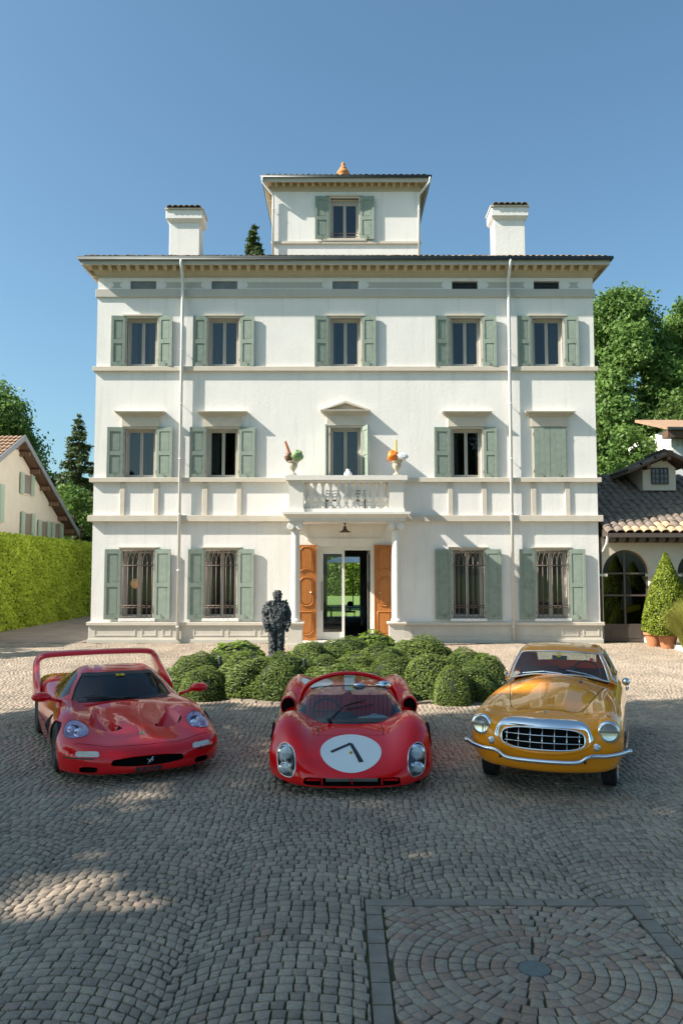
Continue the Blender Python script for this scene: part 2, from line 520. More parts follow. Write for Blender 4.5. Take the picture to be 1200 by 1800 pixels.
# rings round the cover inside the square panel
bx0, bx1, by0, by1 = PAN[0] + .135, PAN[1] - .135, PAN[2] + .135, PAN[3] - .135
r = 0.105
while r < 1.35:
    n = max(7, int(2 * math.pi * (r + .045) / 0.093))
    ph = crng.random()
    for i in range(n):
        a0 = 2 * math.pi * (i + ph + crng.uniform(-.1, .1)) / n; a1 = 2 * math.pi * (i + 1 + ph + crng.uniform(-.1, .1)) / n
        ga = 0.005 / (r + .045)
        pts = []
        for an, rr in ((a0 + ga, r + .003), (a1 - ga, r + .003), (a1 - ga, r + .0825), (a0 + ga, r + .0825)):
            pts.append((PC[0] + rr * math.cos(an), PC[1] + rr * math.sin(an)))
        cx = sum(p[0] for p in pts) / 4; cy = sum(p[1] for p in pts) / 4
        if not (bx0 - .02 < cx < bx1 + .02 and by0 - .02 < cy < by1 + .02): continue
        pts = [(min(bx1, max(bx0, p[0])), min(by1, max(by0, p[1]))) for p in pts]
        ar = abs(sum(pts[q][0] * pts[(q + 1) % 4][1] - pts[(q + 1) % 4][0] * pts[q][1] for q in range(4))) / 2
        if ar < 0.0018: continue
        add_quad(pts, min(1, max(0, crng.gauss(0.78, 0.2))))
    r += 0.086

C4 = np.array([q[0] for q in quads], dtype=np.float32)            # (N,4,2)
TN = np.array([q[1] for q in quads], dtype=np.float32)
def stones_mesh(idx, name):
    c = C4[idx]; n = len(c)
    cen = c.mean(axis=1, keepdims=True)
    inset = cen + (c - cen) * 0.945
    r2 = np.random.default_rng(5)
    base_h = 0.0165 + r2.uniform(-.003, .004, (n, 1))
    zt = base_h + r2.uniform(-.002, .002, (n, 4))
    V = np.zeros((n, 12, 3), dtype=np.float32)
    V[:, 0:4, :2] = c; V[:, 0:4, 2] = -0.01
    V[:, 4:8, :2] = cen + (c - cen) * 0.985; V[:, 4:8, 2] = zt - 0.0025
    V[:, 8:12, :2] = inset; V[:, 8:12, 2] = zt
    F = []
    for lo, hi in ((0, 4), (4, 8)):
        for i in range(4):
            j = (i + 1) % 4
            F.append((lo + i, lo + j, hi + j, hi + i))
    F.append((8, 9, 10, 11))
    F = np.array(F, dtype=np.int32)
    FF = (F[None] + 12 * np.arange(n)[:, None, None]).reshape(-1, 4)
    me = np_mesh(name, V.reshape(-1, 3), FF, np.repeat(TN[idx], 9))
    return me
# the 300 cobbles that show largest: nearest ones inside the frame
cen = C4.mean(axis=1)
t_ = cen[:, 1] / 1.03
infr = (np.abs(cen[:, 0]) < 0.425 * cen[:, 1]) & (cen[:, 1] > 4.57)
order = np.argsort(np.where(infr, cen[:, 1], 1e6))
near = order[:300]
rest = np.ones(len(C4), bool); rest[near] = False
for i in near:
    me = stones_mesh(np.array([i]), 'cobblestone')
    link_mesh('cobblestone', me, M['cobble'], court)
st = link_mesh('cobblestones', stones_mesh(np.nonzero(rest)[0], 'cobblestones'), M['cobble'], court)
st['kind'] = 'stuff'
# weeds and fallen leaf bits in the joints
wr_ = np.random.default_rng(8)
cand = np.nonzero((C4[:, 0, 1] > 4.2) & (C4[:, 0, 1] < 11) & (np.abs(C4[:, 0, 0]) < .46 * C4[:, 0, 1]))[0]
pick_ = wr_.choice(cand, 1500)
patch = .5 + .5 * np.sin(C4[pick_, 0, 0] * 2.3 + 1) * np.sin(C4[pick_, 0, 1] * 1.9)
pick_ = pick_[wr_.random(len(pick_)) < patch]
wv = []
for i_ in pick_:
    a_, b_ = C4[i_, 0], C4[i_, 1]
    for k_ in range(wr_.integers(3, 8)):
        t_w = wr_.random(); c_ = a_ + (b_ - a_) * t_w + np.array([0, -.006]) + wr_.normal(0, .004, 2)
        an_ = wr_.random() * 6.28; s_w = wr_.uniform(.006, .016); dx_, dy_ = math.cos(an_) * s_w, math.sin(an_) * s_w; hz = wr_.uniform(.012, .028)
        wv.append([(c_[0] - dy_ * .3, c_[1] + dx_ * .3, .004), (c_[0] + dy_ * .3, c_[1] - dx_ * .3, .004), (c_[0] + dx_ + dy_ * .2, c_[1] + dy_ - dx_ * .2, hz), (c_[0] + dx_ - dy_ * .2, c_[1] + dy_ + dx_ * .2, hz)])
wv = np.array(wv)
ww = link_mesh('joint_weeds', np_mesh('joint_weeds', wv.reshape(-1, 3), np.arange(len(wv) * 4).reshape(-1, 4), wr_.random(len(wv))), leaf_mat('moss_and_weeds', (.06, .075, .012), (.20, .22, .04), .3), court)
ww['kind'] = 'stuff'
# border slabs of the panel
M['slab'] = mat('grey_border_slab', (0.26, 0.215, 0.17), 0.7, var=0.2, vscale=9, bump=0.3, bscale=60)
def slab(x0, x1, y0, y1):
    g_ = 0.006
    MB().taper(x0 + g_, x1 - g_, y0 + g_, y1 - g_, -0.01, 0.022 + crng.uniform(-.003, .003), 0.003).build('border_slab', M['slab'], court)
for side in (0, 1):
    y = PAN[2] + .13
    xa = PAN[0] if side == 0 else PAN[1] - .13
    while y < PAN[3] - .2:
        l = min(crng.uniform(.17, .27), PAN[3] - .13 - y)
        slab(xa, xa + .13, y, y + l); y += l
    if PAN[3] - .13 - y > .05: slab(xa, xa + .13, y, PAN[3] - .13)
for side in (0, 1):
    x = PAN[0]
    ya = PAN[2] if side == 0 else PAN[3] - .13
    while x < PAN[1] - .28:
        l = crng.uniform(.28, .42); slab(x, x + l, ya, ya + .13); x += l
    slab(x, PAN[1], ya, ya + .13)
cover = MB().lathe([(0.0, 0.02), (0.092, 0.021), (0.098, 0.017), (0.1, -0.01)], 28, (PC[0], PC[1], 0)).build('drain_cover', mat('grey_cast_cover', (0.16, 0.175, 0.165), 0.6, var=0.15, vscale=30, bump=0.4, bscale=90))
setp(cover, 'round grey drain cover in the middle of the square cobbled panel', 'drain cover')
# the road along the hedge: smoother, brownish
M['road'] = mat('worn_brown_asphalt', (0.22, 0.18, 0.15), 0.9, var=0.25, vscale=1.2, bump=0.5, bscale=50, stain=(0.2, .17, .13), stain_scale=2.5, stain_amt=.5)
rd = MB().xy_prism([(-30, 27.05), (-8.75, 27.05), (-8.75, 60), (-30, 60)], 0.002, 0.016).build('side_road', M['road'])
setp(rd, kind='structure')
# ------------------------------------------------------------------ villa
XC = 0.135; HW = 8.63
X0, X1 = XC - HW, XC + HW
BACK_Y = 40.2
def Z(v, Y=FAC_Y): return on_y(600, v, Y)[1]
def X(u, v, Y=FAC_Y): return on_y(u, v, Y)[0]
villa = empty('villa', (XC, FAC_Y, 0), label='large white three storey villa with sage green shutters and small roof tower', cat='house')
def vb(mb, name, m, parent=None, **k):
    o = mb.build(name, m, None, **k)
    par = parent or villa
    o.parent = par
    o.matrix_parent_inverse = par.matrix_world.inverted() if par is not villa else Matrix.Translation((-XC, -FAC_Y, 0))
    return o
ZE = Z(460)               # underside of gutter line at wall plane
WALL_TOP = Z(478)
cols = [XC - 7.05, XC - 4.22, XC, XC + 4.17, XC + 7.02]
zg0, zg1 = Z(1087), Z(967)
z10, z11 = Z(840), Z(754)
z20, z21 = Z(644), Z(560)
za0, za1 = Z(508), Z(494)
ow = 0.52                  # half width of an opening
openings = []
for i, c in enumerate(cols):
    if i != 2: openings.append((c - ow, c + ow, zg0, zg1))
    openings.append((c - ow, c + ow, z10 if i != 2 else Z(843), z11 if i != 2 else Z(752)))
    openings.append((c - ow, c + ow, z20, z21))
    openings.append((c - .45, c + .45, za0, za1))
DX0, DX1, DZ1 = XC - 0.96, XC + 0.96, Z(960)
openings.append((DX0, DX1, 0.02, DZ1))

def wall_open(mb, x0, x1, z0, z1, yf, yb, ops):
    xs = sorted({x0, x1, *[o[0] for o in ops], *[o[1] for o in ops]})
    zs = sorted({z0, z1, *[o[2] for o in ops], *[o[3] for o in ops]})
    def inside(x, z): return any(o[0] < x < o[1] and o[2] < z < o[3] for o in ops)
    for i in range(len(xs) - 1):
        for j in range(len(zs) - 1):
            a, b, c_, d_ = xs[i], xs[i+1], zs[j], zs[j+1]
            if inside((a + b) / 2, (c_ + d_) / 2): continue
            mb.add([(a, yf, c_), (b, yf, c_), (b, yf, d_), (a, yf, d_)], [(0, 1, 2, 3)])
            mb.add([(a, yb, c_), (b, yb, c_), (b, yb, d_), (a, yb, d_)], [(3, 2, 1, 0)])
    for (a, b, c_, d_) in ops:
        mb.add([(a, yf, c_), (a, yb, c_), (a, yb, d_), (a, yf, d_)], [(0, 1, 2, 3)])
        mb.add([(b, yf, c_), (b, yb, c_), (b, yb, d_), (b, yf, d_)], [(3, 2, 1, 0)])
        mb.add([(a, yf, c_), (b, yf, c_), (b, yb, c_), (a, yb, c_)], [(0, 1, 2, 3)])
        mb.add([(a, yf, d_), (b, yf, d_), (b, yb, d_), (a, yb, d_)], [(3, 2, 1, 0)])
    mb.add([(x0, yf, z1), (x1, yf, z1), (x1, yb, z1), (x0, yb, z1)], [(0, 1, 2, 3)])
    return mb
def raw(mb, name, m, parent=None):
    """build without touching normals (open sheets)"""
    me = mb.mesh(name); o = link_mesh(name, me, m); par = parent or villa
    o.parent = par
    o.matrix_parent_inverse = Matrix.Translation((-XC, -FAC_Y, 0))
    return o
raw(wall_open(MB(), X0, X1, 0, WALL_TOP, FAC_Y, FAC_Y + .38, openings), 'wall', M['stucco'])
w = MB()
w.box(X0, X0 + .38, FAC_Y + .38, BACK_Y, 0, WALL_TOP); w.box(X1 - .38, X1, FAC_Y + .38, BACK_Y, 0, WALL_TOP)
vb(w, 'wall', M['stucco'])
raw(wall_open(MB(), X0 + .38, X1 - .38, 0, WALL_TOP, BACK_Y - .38, BACK_Y, [(XC - .85, XC + .78, 0.12, 3.1)]), 'wall', M['stucco'])
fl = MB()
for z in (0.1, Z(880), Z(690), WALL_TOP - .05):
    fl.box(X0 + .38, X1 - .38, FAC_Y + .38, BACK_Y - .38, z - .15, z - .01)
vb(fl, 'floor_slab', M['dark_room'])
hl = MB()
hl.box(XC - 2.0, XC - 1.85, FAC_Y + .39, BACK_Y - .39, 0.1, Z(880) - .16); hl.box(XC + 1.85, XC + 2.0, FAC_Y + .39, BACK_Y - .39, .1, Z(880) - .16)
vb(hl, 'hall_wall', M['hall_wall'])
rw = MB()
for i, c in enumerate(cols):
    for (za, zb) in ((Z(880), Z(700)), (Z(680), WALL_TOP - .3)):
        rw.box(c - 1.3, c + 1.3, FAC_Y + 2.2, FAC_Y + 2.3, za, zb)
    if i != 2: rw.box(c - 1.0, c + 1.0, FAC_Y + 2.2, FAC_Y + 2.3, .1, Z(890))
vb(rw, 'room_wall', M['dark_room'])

# plinth with ledge and panels
PL = Z(1098)
def trim(name, x0, x1, z0, z1, proj, m=None, y=FAC_Y):
    return vb(MB().box(x0, x1, y - proj, y + .05, z0, z1), name, m or M['stone'], bevel=0.008)
for (a, b) in ((X0 - .05, DX0 - .66), (DX1 + .66, X1 + .05)):
    trim('plinth', a, b, 0, PL - .02, .07, M['plinth'])
    trim('plinth_ledge', a - (.06 if a < 0 else 0), b + (.06 if b > 0 else 0), PL - .02, PL + .09, .13, M['stone'])
    trim('plinth_base', a - (.02 if a < 0 else 0), b + (.02 if b > 0 else 0), 0, .14, .10, M['plinth'])
for sx in (-1, 1):      # plinth and ledges return round the sides
    xs_ = X0 if sx < 0 else X1
    a, b = sorted((xs_ - sx * .02, xs_ + sx * .05))
    vb(MB().box(a, b, FAC_Y + .06, BACK_Y, 0, PL - .02), 'plinth', M['plinth'])
    a, b = sorted((xs_ - sx * .02, xs_ + sx * .11))
    vb(MB().box(a, b, FAC_Y + .06, BACK_Y, PL - .018, PL + .088), 'plinth_ledge', M['stone'])
    for (va, vb_, pr) in ((917, 906, .14), (848, 840, .12), (653, 645, .10), (523, 509, .06)):
        a, b = sorted((xs_ - sx * .02, xs_ + sx * pr))
        vb(MB().box(a, b, FAC_Y + .055, BACK_Y, Z(va) + .002, Z(vb_) - .002), 'string_course', M['stone'])
def plinth_panel(x0, x1):
    z0, z1 = .24, PL - .10
    f = MB(); t = .04; y0 = FAC_Y - .084; y1 = FAC_Y - .06
    f.box(x0, x0 + t, y0, y1, z0, z1); f.box(x1 - t, x1, y0, y1, z0, z1)
    f.box(x0 + t, x1 - t, y0 + .003, y1, z0, z0 + t); f.box(x0 + t, x1 - t, y0 + .003, y1, z1 - t, z1)
    vb(f, 'plinth_panel', M['plinth'])
for xs_ in ((-8.35, -6.95), (-6.75, -6.25), (-6.05, -5.75), (-5.0, -4.0), (-3.85, -2.9), (-2.75, -2.2), (-2.05, -1.65)):
    plinth_panel(*xs_)
for xs_ in ((2.35, 2.75), (2.9, 4.1), (4.25, 4.75), (4.9, 5.3), (5.75, 6.6), (6.75, 7.3), (7.45, 8.0), (8.15, 8.7)):
    plinth_panel(*xs_)
# string courses
BX0, BX1 = XC - 2.02, XC + 2.04
for (a, b) in ((X0 - .14, BX0 + .2), (BX1 - .2, X1 + .14)):
    trim('string_course', a, b, Z(917), Z(906), .14)
for (a, b) in ((X0 - .12, BX0 + .2), (BX1 - .2, X1 + .12)):
    trim('string_course', a, b, Z(848), Z(840), .12)
trim('string_course', X0 - .10, X1 + .10, Z(653), Z(645), .10)
trim('string_course', X0 - .06, X1 + .06, Z(523), Z(509), .06, M['grey_band'])
# strips under the first floor sills, and frieze panels
for c in cols:
    if abs(c - XC) < .1: continue
    for s in (-1, 1):
        trim('pilaster_strip', c + s * .58 - .085, c + s * .58 + .085, Z(905.5), Z(848.5), .05)
fz0, fz1 = Z(506), Z(496)
def frieze(x0, x1):
    pts = []
    r_ = (fz1 - fz0) / 2; zc = (fz0 + fz1) / 2
    n = 8
    for k in range(n + 1):
        an = -math.pi / 2 + math.pi * k / n
        pts.append((x1 + -.10 * math.cos(an), zc + r_ * math.sin(an)))
    for k in range(n + 1):
        an = math.pi / 2 + math.pi * k / n
        pts.append((x0 - .10 * math.cos(an) , zc + r_ * math.sin(an)))
    vb(MB().xz_prism(pts, FAC_Y - .006, FAC_Y + .02), 'frieze_panel', M['grey_band'])
edges = [X0 + .65] + sum([[c - .75, c + .75] for c in cols], [])[0:] + [X1 - .65]
frieze(X0 + .45, cols[0] - .72)
for a, b in zip(cols[:-1], cols[1:]): frieze(a + .72, b - .72)
frieze(cols[-1] + .72, X1 - .45)

# ---- windows
def bars_grille(cx, z0, z1):
    g_ = MB(); y = FAC_Y - .06
    w_ = ow - .03
    n = 7
    zt = z1 - .52
    xs_ = [cx - w_ + 2 * w_ * i / (n - 1) for i in range(n)]
    for x in xs_:
        g_.tube([(x, y, z0 + .03), (x, y, zt + .12)], .013, 6)
    for z in (z0 + .05, z0 + .36, z0 + .44, zt, z1 - .03):
        g_.tube([(cx - w_ - .05, y - .012, z), (cx + w_ + .05, y - .012, z)], .012, 6)
    st = xs_[1] - xs_[0]
    for i in range(n - 2):              # pointed arches, each spanning two bays
        xa, xb = xs_[i], xs_[i + 2]; xm = (xa + xb) / 2
        for s, xe in ((1, xa), (-1, xb)):
            pts = []
            for k in range(7):
                t = k / 6
                pts.append((xe + s * st * (t ** 1.9), y - .004 * s, zt + (z1 - .05 - zt) * (math.sin(t * math.pi / 2))))
            g_.tube(pts, .011, 5)
    for i in range(n - 1):              # small scrolls in the lower band and along the foot
        xm = (xs_[i] + xs_[i + 1]) / 2
        for zc, rr in ((z0 + .40, .035), (z0 + .02, .03)):
            g_.tube([(xm + rr * math.cos(a), y - .02, zc + rr * math.sin(a)) for a in [2 * math.pi * q / 8 for q in range(8)]], .008, 4, closed=True)
    for i in range(n):                  # spear collars
        g_.lathe([(0, -.05), (.024, -.02), (.024, .02), (0, .05)], 6, (xs_[i], y, zt + .06))
    return g_
def leaf_shutter(hx, z0, z1, wdt, side, ang, name='shutter', flat=False):
    """one shutter leaf hinged at x = hx; side -1 opens to the left; ang away from the wall"""
    t = .045
    b = MB(); st = .09
    hgt = z1 - z0
    L_ = lambda a, bb, c_, d_, y0=0, y1=t: b.box(a, bb, y0, y1, c_, d_)
    if flat:
        n = 3
        for i in range(n):
            L_(wdt * i / n + .002, wdt * (i + 1) / n - .002, 0, hgt)
    else:
        L_(0, st, 0, hgt); L_(wdt - st, wdt, 0, hgt)
        mid = hgt * .49
        for (c_, d_) in ((0, .15), (mid - .07, mid + .07), (hgt - .15, hgt)):
            L_(st, wdt - st, c_, d_, 0.001, t - .001)
    ob = b.build(name, M['shutter'], None)
    if not flat:
        for (c_, d_) in ((.15, mid - .07), (mid + .07, hgt - .15)):
            p_ = MB().box(st - .01, wdt - st + .01, .020, t - .010, c_ - .01, d_ + .01)
            p_.taper(st + .035, wdt - st - .035, .016, .03, c_ + .035, d_ - .035, 0.0)
            po = p_.build('panel', M['shutter'], ob)
    hw = MB()
    hw.tube([(wdt * .45, -.02, .06), (wdt * .45, -.03, .17), (wdt * .55, -.03, .10)], .008, 5)
    for zz in (.22, hgt - .22): hw.tube([(-.012, .01, zz - .05), (-.012, .01, zz + .05)], .012, 6)
    hw.build('latch', M['iron'], ob)
    ob.parent = villa
    # local x runs from the hinge outwards; y = 0 is the outer (visible) face
    y_h = -.065
    if side > 0:
        ob.matrix_local = Matrix.Translation((hx - XC, y_h, z0)) @ Matrix.Rotation(-ang, 4, 'Z')
    else:
        ob.matrix_local = Matrix.Translation((hx - XC, y_h, z0)) @ Matrix.Rotation(ang, 4, 'Z') @ Matrix.Scale(-1, 4, (1, 0, 0))
    return ob
crv = random.Random(33)
def window(cx, z0, z1, half_w=ow, m_frame='window_frame', curtains=True, yo=.16, mullion=True, parent=None, top_box=0.0, lamp=False, y=FAC_Y, glass='glass'):
    fy0, fy1 = y + yo, y + yo + .07
    x0, x1 = cx - half_w, cx + half_w
    f = MB(); t = .055
    f.box(x0, x0 + t, fy0, fy1, z0, z1); f.box(x1 - t, x1, fy0, fy1, z0, z1)
    f.box(x0 + t, x1 - t, fy0, fy1, z0, z0 + t); f.box(x0 + t, x1 - t, fy0, fy1, z1 - t - top_box, z1)
    fo = vb(f, 'window', M[m_frame])
    a, b = x0 + t, x1 - t; zc0, zc1 = z0 + t, z1 - t - top_box
    for s in (0, 1):
        l, r_ = (a, cx - .004) if s == 0 else (cx + .004, b)
        q = MB(); u = .05
        q.box(l, l + u, fy0 + .012, fy1 - .01, zc0, zc1); q.box(r_ - u, r_, fy0 + .012, fy1 - .01, zc0, zc1)
        q.box(l + u, r_ - u, fy0 + .012, fy1 - .01, zc0, zc0 + u * 1.3); q.box(l + u, r_ - u, fy0 + .012, fy1 - .01, zc1 - u, zc1)
        so = q.build('sash', M[m_frame], fo)
        pa = MB().box(l + u - .005, r_ - u + .005, fy0 + .033, fy0 + .039, zc0 + u, zc1 - u + .005).build('pane', M[glass], fo)
        objs = [so, pa]
        if curtains:
            n = 26; cov = crv.choice((.25, .45, .7, .95)); cl, cr_ = (l, l + (r_ - l) * cov) if s == 0 else (r_ - (r_ - l) * cov, r_)
            top, bot = [], []
            for k in range(n + 1):
                x = cl + (cr_ - cl) * k / n
                yy = fy1 + .10 + .022 * math.sin(k * 1.5 + cx) + .012 * math.sin(k * .63 + s)
                top.append((x, yy, zc1)); bot.append((x + .01 * math.sin(k), yy, zc0))
            objs.append(MB().grid([bot, top]).build('curtain', M['curtain'], fo, smooth=True))
        for o in objs:
            o.matrix_parent_inverse = Matrix.Translation((-XC, -FAC_Y, 0)) @ Matrix.Identity(4)
            o.matrix_parent_inverse = Matrix.Identity(4)
            o.matrix_parent_inverse = fo_inv(fo)
    return fo
def fo_inv(fo):
    # parents here sit at identity in world space (their geometry is in world coordinates)
    return Matrix.Identity(4)

def casing(cx, z0, z1, hw_=ow, head=True, wdt=.07, proj=.03):
    f = MB()
    f.box(cx - hw_ - wdt, cx - hw_, FAC_Y - proj, FAC_Y + .1, z0, z1)
    f.box(cx + hw_, cx + hw_ + wdt, FAC_Y - proj, FAC_Y + .1, z0, z1)
    f.box(cx - hw_ - wdt, cx + hw_ + wdt, FAC_Y - proj, FAC_Y + .1, z1, z1 + wdt)
    vb(f, 'window_casing', M['stone'])
    if head: vb(MB().box(cx - hw_ - .16, cx + hw_ + .16, FAC_Y - .085, FAC_Y + .02, z1 + wdt, z1 + wdt + .045), 'window_head', M['stone'])
srng = random.Random(21)
def hood(cx, z, half_w):
    # frieze block under a moulded cornice
    vb(MB().box(cx - .64, cx + .64, FAC_Y - .07, FAC_Y + .02, z, z + .36), 'hood_frieze', M['stone'])
    h = MB()
    zz = z + .36
    for k, (dz, pr, ex) in enumerate(((.04, .11, .70), (.045, .16, .76), (.04, .23, .83), (.025, .25, .86))):
        h.box(cx - ex, cx + ex, FAC_Y - pr, FAC_Y + .02, zz, zz + dz); zz += dz
    vb(h, 'window_hood', M['stone'])
    return zz
SW = 0.545
for i, c in enumerate(cols):
    # ground floor
    if i != 2:
        casing(c, zg0, zg1)
        wo_ = window(c, zg0, zg1, yo=.2)
        go = bars_grille(c, zg0, zg1).build('grille', M['iron'], wo_, smooth=True)
        for s in (-1, 1):
            leaf_shutter(c + s * (ow + .055), zg0 - .03, zg1 + .03, SW, s, math.radians(3.5 + 3.5 * srng.random()))
        trim('window_sill', c - ow - .1, c + ow + .1, zg0 - .1, zg0 - .002, .1, M['stucco'])
    # first floor
    if i == 2:
        zA, zB = Z(843), Z(752)
    else:
        zA, zB = z10, z11
    casing(c, zA, zB, head=False)
    window(c, zA, zB, yo=.18, glass='glass')
    ztop = hood(c, zB + .075, .8)
    if i == 2:
        pd = MB()
        pd.xz_prism([(c - .78, ztop), (c + .78, ztop), (c, ztop + .27)], FAC_Y - .10, FAC_Y + .02)
        vb(pd, 'pediment', M['stone'])
        rk = MB()
        for s in (-1, 1):
            rk.xz_prism([(c + s * .86, ztop + .001), (c + s * .72, ztop + .001), (c, ztop + .24), (c, ztop + .315)], FAC_Y - .25, FAC_Y + .02)
        vb(rk, 'pediment_rake', M['stone'])
        leaf_shutter(c + ow + .06, zA, zB + .02, SW, 1, math.radians(72))
        leaf_shutter(c - ow - .06, zA, zB + .02, SW, -1, math.radians(84))
    elif i == 4:
        for s in (-1, 1):
            o_ = leaf_shutter(c - s * .55, zA, zB + .03, .545, s, math.radians(0), flat=True)
            o_.location.y = -.075
    else:
        for s in (-1, 1):
            leaf_shutter(c + s * (ow + .055), zA - .02, zB + .05, SW if not (i == 3 and s == 1) else .46, s, math.radians(3 + 4 * srng.random()))
    # second floor
    casing(c, z20, z21, wdt=.08)
    window(c, z20, z21, yo=.16)
    for s in (-1, 1):
        leaf_shutter(c + s * (ow + .06), z20 - .01, z21 + .08, .48, s, math.radians(3.5 + 4 * srng.random()))
    # attic opening
    av = MB()
    if i >= 3:
        for k in range(4): av.box(c - .45, c + .45, FAC_Y + .10, FAC_Y + .14, za0 + .035 + k * .06, za0 + .055 + k * .06)
        av.box(c - .45, c + .45, FAC_Y + .2, FAC_Y + .22, za0, za1)
        vb(av, 'attic_vent', M['gutter'])
    else:
        av.box(c - .45, c + .45, FAC_Y + .06, FAC_Y + .09, za0, za1)
        vb(av, 'attic_vent', mat('grey_vent_cover', (.17, .18, .18), .4, var=.2))

# paper lantern glowing softly inside the first ground floor window is unlit: a pale wicker shade
lz = Z(1026)
lan = MB().lathe([(0, -.19), (.11, -.15), (.17, -.07), (.185, 0), (.17, .07), (.11, .15), (0, .19)], 16, (cols[0] - .16, FAC_Y + .30, lz)).tube([(cols[0] - .16, FAC_Y + .30, lz + .18), (cols[0] - .16, FAC_Y + .30, zg1 + .1)], .006, 5)
lo = lan.build('lantern', mat('wicker_lantern', (.75, .42, .18), .7, var=.1, vscale=40), smooth=True)
setp(lo, 'round tan lantern hanging behind the barred ground floor window', 'lantern')

# ---- cornice, eave, gutter, roof
EV = 0.46
ez = Z(455, FAC_Y - EV)               # eave height
cz = Z(487)
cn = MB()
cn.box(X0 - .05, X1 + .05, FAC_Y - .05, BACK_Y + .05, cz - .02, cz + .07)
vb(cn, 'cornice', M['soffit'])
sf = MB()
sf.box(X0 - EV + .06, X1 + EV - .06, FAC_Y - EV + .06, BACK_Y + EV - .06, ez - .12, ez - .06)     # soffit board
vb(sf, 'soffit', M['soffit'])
fa = MB()
fa.box(X0 - EV, X1 + EV, FAC_Y - EV, FAC_Y - EV + .05, ez - .20, ez - .03)
fa.box(X0 - EV, X1 + EV, BACK_Y + EV - .05, BACK_Y + EV, ez - .20, ez - .03)
fa.box(X0 - EV, X0 - EV + .05, FAC_Y - EV + .05, BACK_Y + EV - .05, ez - .20, ez - .03)
fa.box(X1 + EV - .05, X1 + EV, FAC_Y - EV + .05, BACK_Y + EV - .05, ez - .20, ez - .03)
vb(fa, 'fascia', M['grey_band'])
# cove from wall to soffit, as a sloped skirt, then corbels
cv = MB()
def skirt(mb, i0, i1, za, zb):
    a = [(X0 - i0, FAC_Y - i0), (X1 + i0, FAC_Y - i0), (X1 + i0, BACK_Y + i0), (X0 - i0, BACK_Y + i0)]
    b = [(X0 - i1, FAC_Y - i1), (X1 + i1, FAC_Y - i1), (X1 + i1, BACK_Y + i1), (X0 - i1, BACK_Y + i1)]
    vs = [(*p, za) for p in a] + [(*p, zb) for p in b]
    mb.add(vs, [(k, (k + 1) % 4, 4 + (k + 1) % 4, 4 + k) for k in range(4)])
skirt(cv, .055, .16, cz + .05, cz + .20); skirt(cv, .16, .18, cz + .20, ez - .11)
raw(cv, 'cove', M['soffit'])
cb_me = None
def corbel_mesh():
    c_ = MB()
    h_ = ez - .12 - (cz + .13)
    z0_ = cz + .13
    c_.yz_prism([(0, 0), (-.12, h_ * .25), (-.20, h_ * .62), (-.25, h_ * .8), (-.25, h_), (.1, h_)], -.065, .065)
    me = c_.mesh('corbel'); fix_normals(me); me.materials.append(M['soffit'])
    return me
cb_me = corbel_mesh()
ncb = 54
for k in range(ncb):
    o = bpy.data.objects.new('corbel', cb_me); COL.objects.link(o); o.parent = villa
    o.location = (X0 + (X1 - X0) * (k + .5) / ncb - XC, -.15, cz + .13)
for s in (-1, 1):
    for k in range(10):
        o = bpy.data.objects.new('corbel', cb_me); COL.objects.link(o); o.parent = villa
        o.location = ((X0 - .15 if s < 0 else X1 + .15) - XC, .4 + k * .34, cz + .13)
        o.rotation_euler = (0, 0, -s * -math.pi / 2 if s < 0 else math.pi / 2)
        o.rotation_euler = (0, 0, -math.pi / 2 if s < 0 else math.pi / 2)
gt = MB()
gp = [(X0 - EV - .06, FAC_Y - EV - .06), (X1 + EV + .06, FAC_Y - EV - .06), (X1 + EV + .06, BACK_Y + EV), (X0 - EV - .06, BACK_Y + EV)]
gt.tube([(x, y, ez + .01) for x, y in gp], .075, 8, closed=True)
vb(gt, 'gutter', M['gutter'], smooth=True)
PIT = math.radians(22.3)
rf = MB()
ro = EV + .02
rx0, rx1, ry0, ry1 = X0 - ro, X1 + ro, FAC_Y - ro, BACK_Y + ro
hh = (ry1 - ry0) / 2
rz = ez + .03 + hh * math.tan(PIT)
ym = (ry0 + ry1) / 2
rf.add([(rx0, ry0, ez + .03), (rx1, ry0, ez + .03), (rx1, ry1, ez + .03), (rx0, ry1, ez + .03), (rx0 + hh, ym, rz), (rx1 - hh, ym, rz)],
       [(0, 1, 5, 4), (1, 2, 5), (2, 3, 4, 5), (3, 0, 4), (3, 2, 1, 0)])
roof_o = vb(rf, 'roof', M['roof_tile'])
# barrel tiles: front rows one by one
def tile_mesh(name='roof_tile', r0=.095, r1=.085, ln=.42, m='roof_tile'):
    t = MB(); n = 7
    for (rr, yy) in ((r0, 0), (r1, ln)):
        for k in range(n):
            an = math.pi * k / (n - 1)
            t.v.append((rr * math.cos(an), yy, rr * .75 * math.sin(an)))
        for k in range(n):
            an = math.pi * k / (n - 1)
            t.v.append(((rr - .016) * math.cos(an), yy, (rr - .016) * .75 * math.sin(an)))
    for k in range(n - 1):
        t.f.append((k, k + 1, 2 * n + k + 1, 2 * n + k))
        t.f.append((n + k + 1, n + k, 3 * n + k, 3 * n + k + 1))
        t.f.append((k + 1, k, n + k, n + k + 1))
    me = t.mesh(name); fix_normals(me); me.materials.append(M[m])
    me.polygons.foreach_set('use_smooth', np.ones(len(me.polygons), dtype=bool))
    return me
tm = tile_mesh()
trng = random.Random(5)
nt_ = 88
for k in range(nt_):
    x = rx0 + .1 + (rx1 - rx0 - .2) * (k + .5) / nt_
    o = bpy.data.objects.new('roof_tile', tm); COL.objects.link(o); o.parent = roof_o
    o.matrix_parent_inverse = Matrix.Identity(4)
    o.location = (x + trng.uniform(-.01, .01), ry0 - .03 + trng.uniform(-.02, .02), ez + .035 + trng.uniform(0, .015))
    o.rotation_euler = (PIT + trng.uniform(-.02, .05), 0, trng.uniform(-.05, .05))
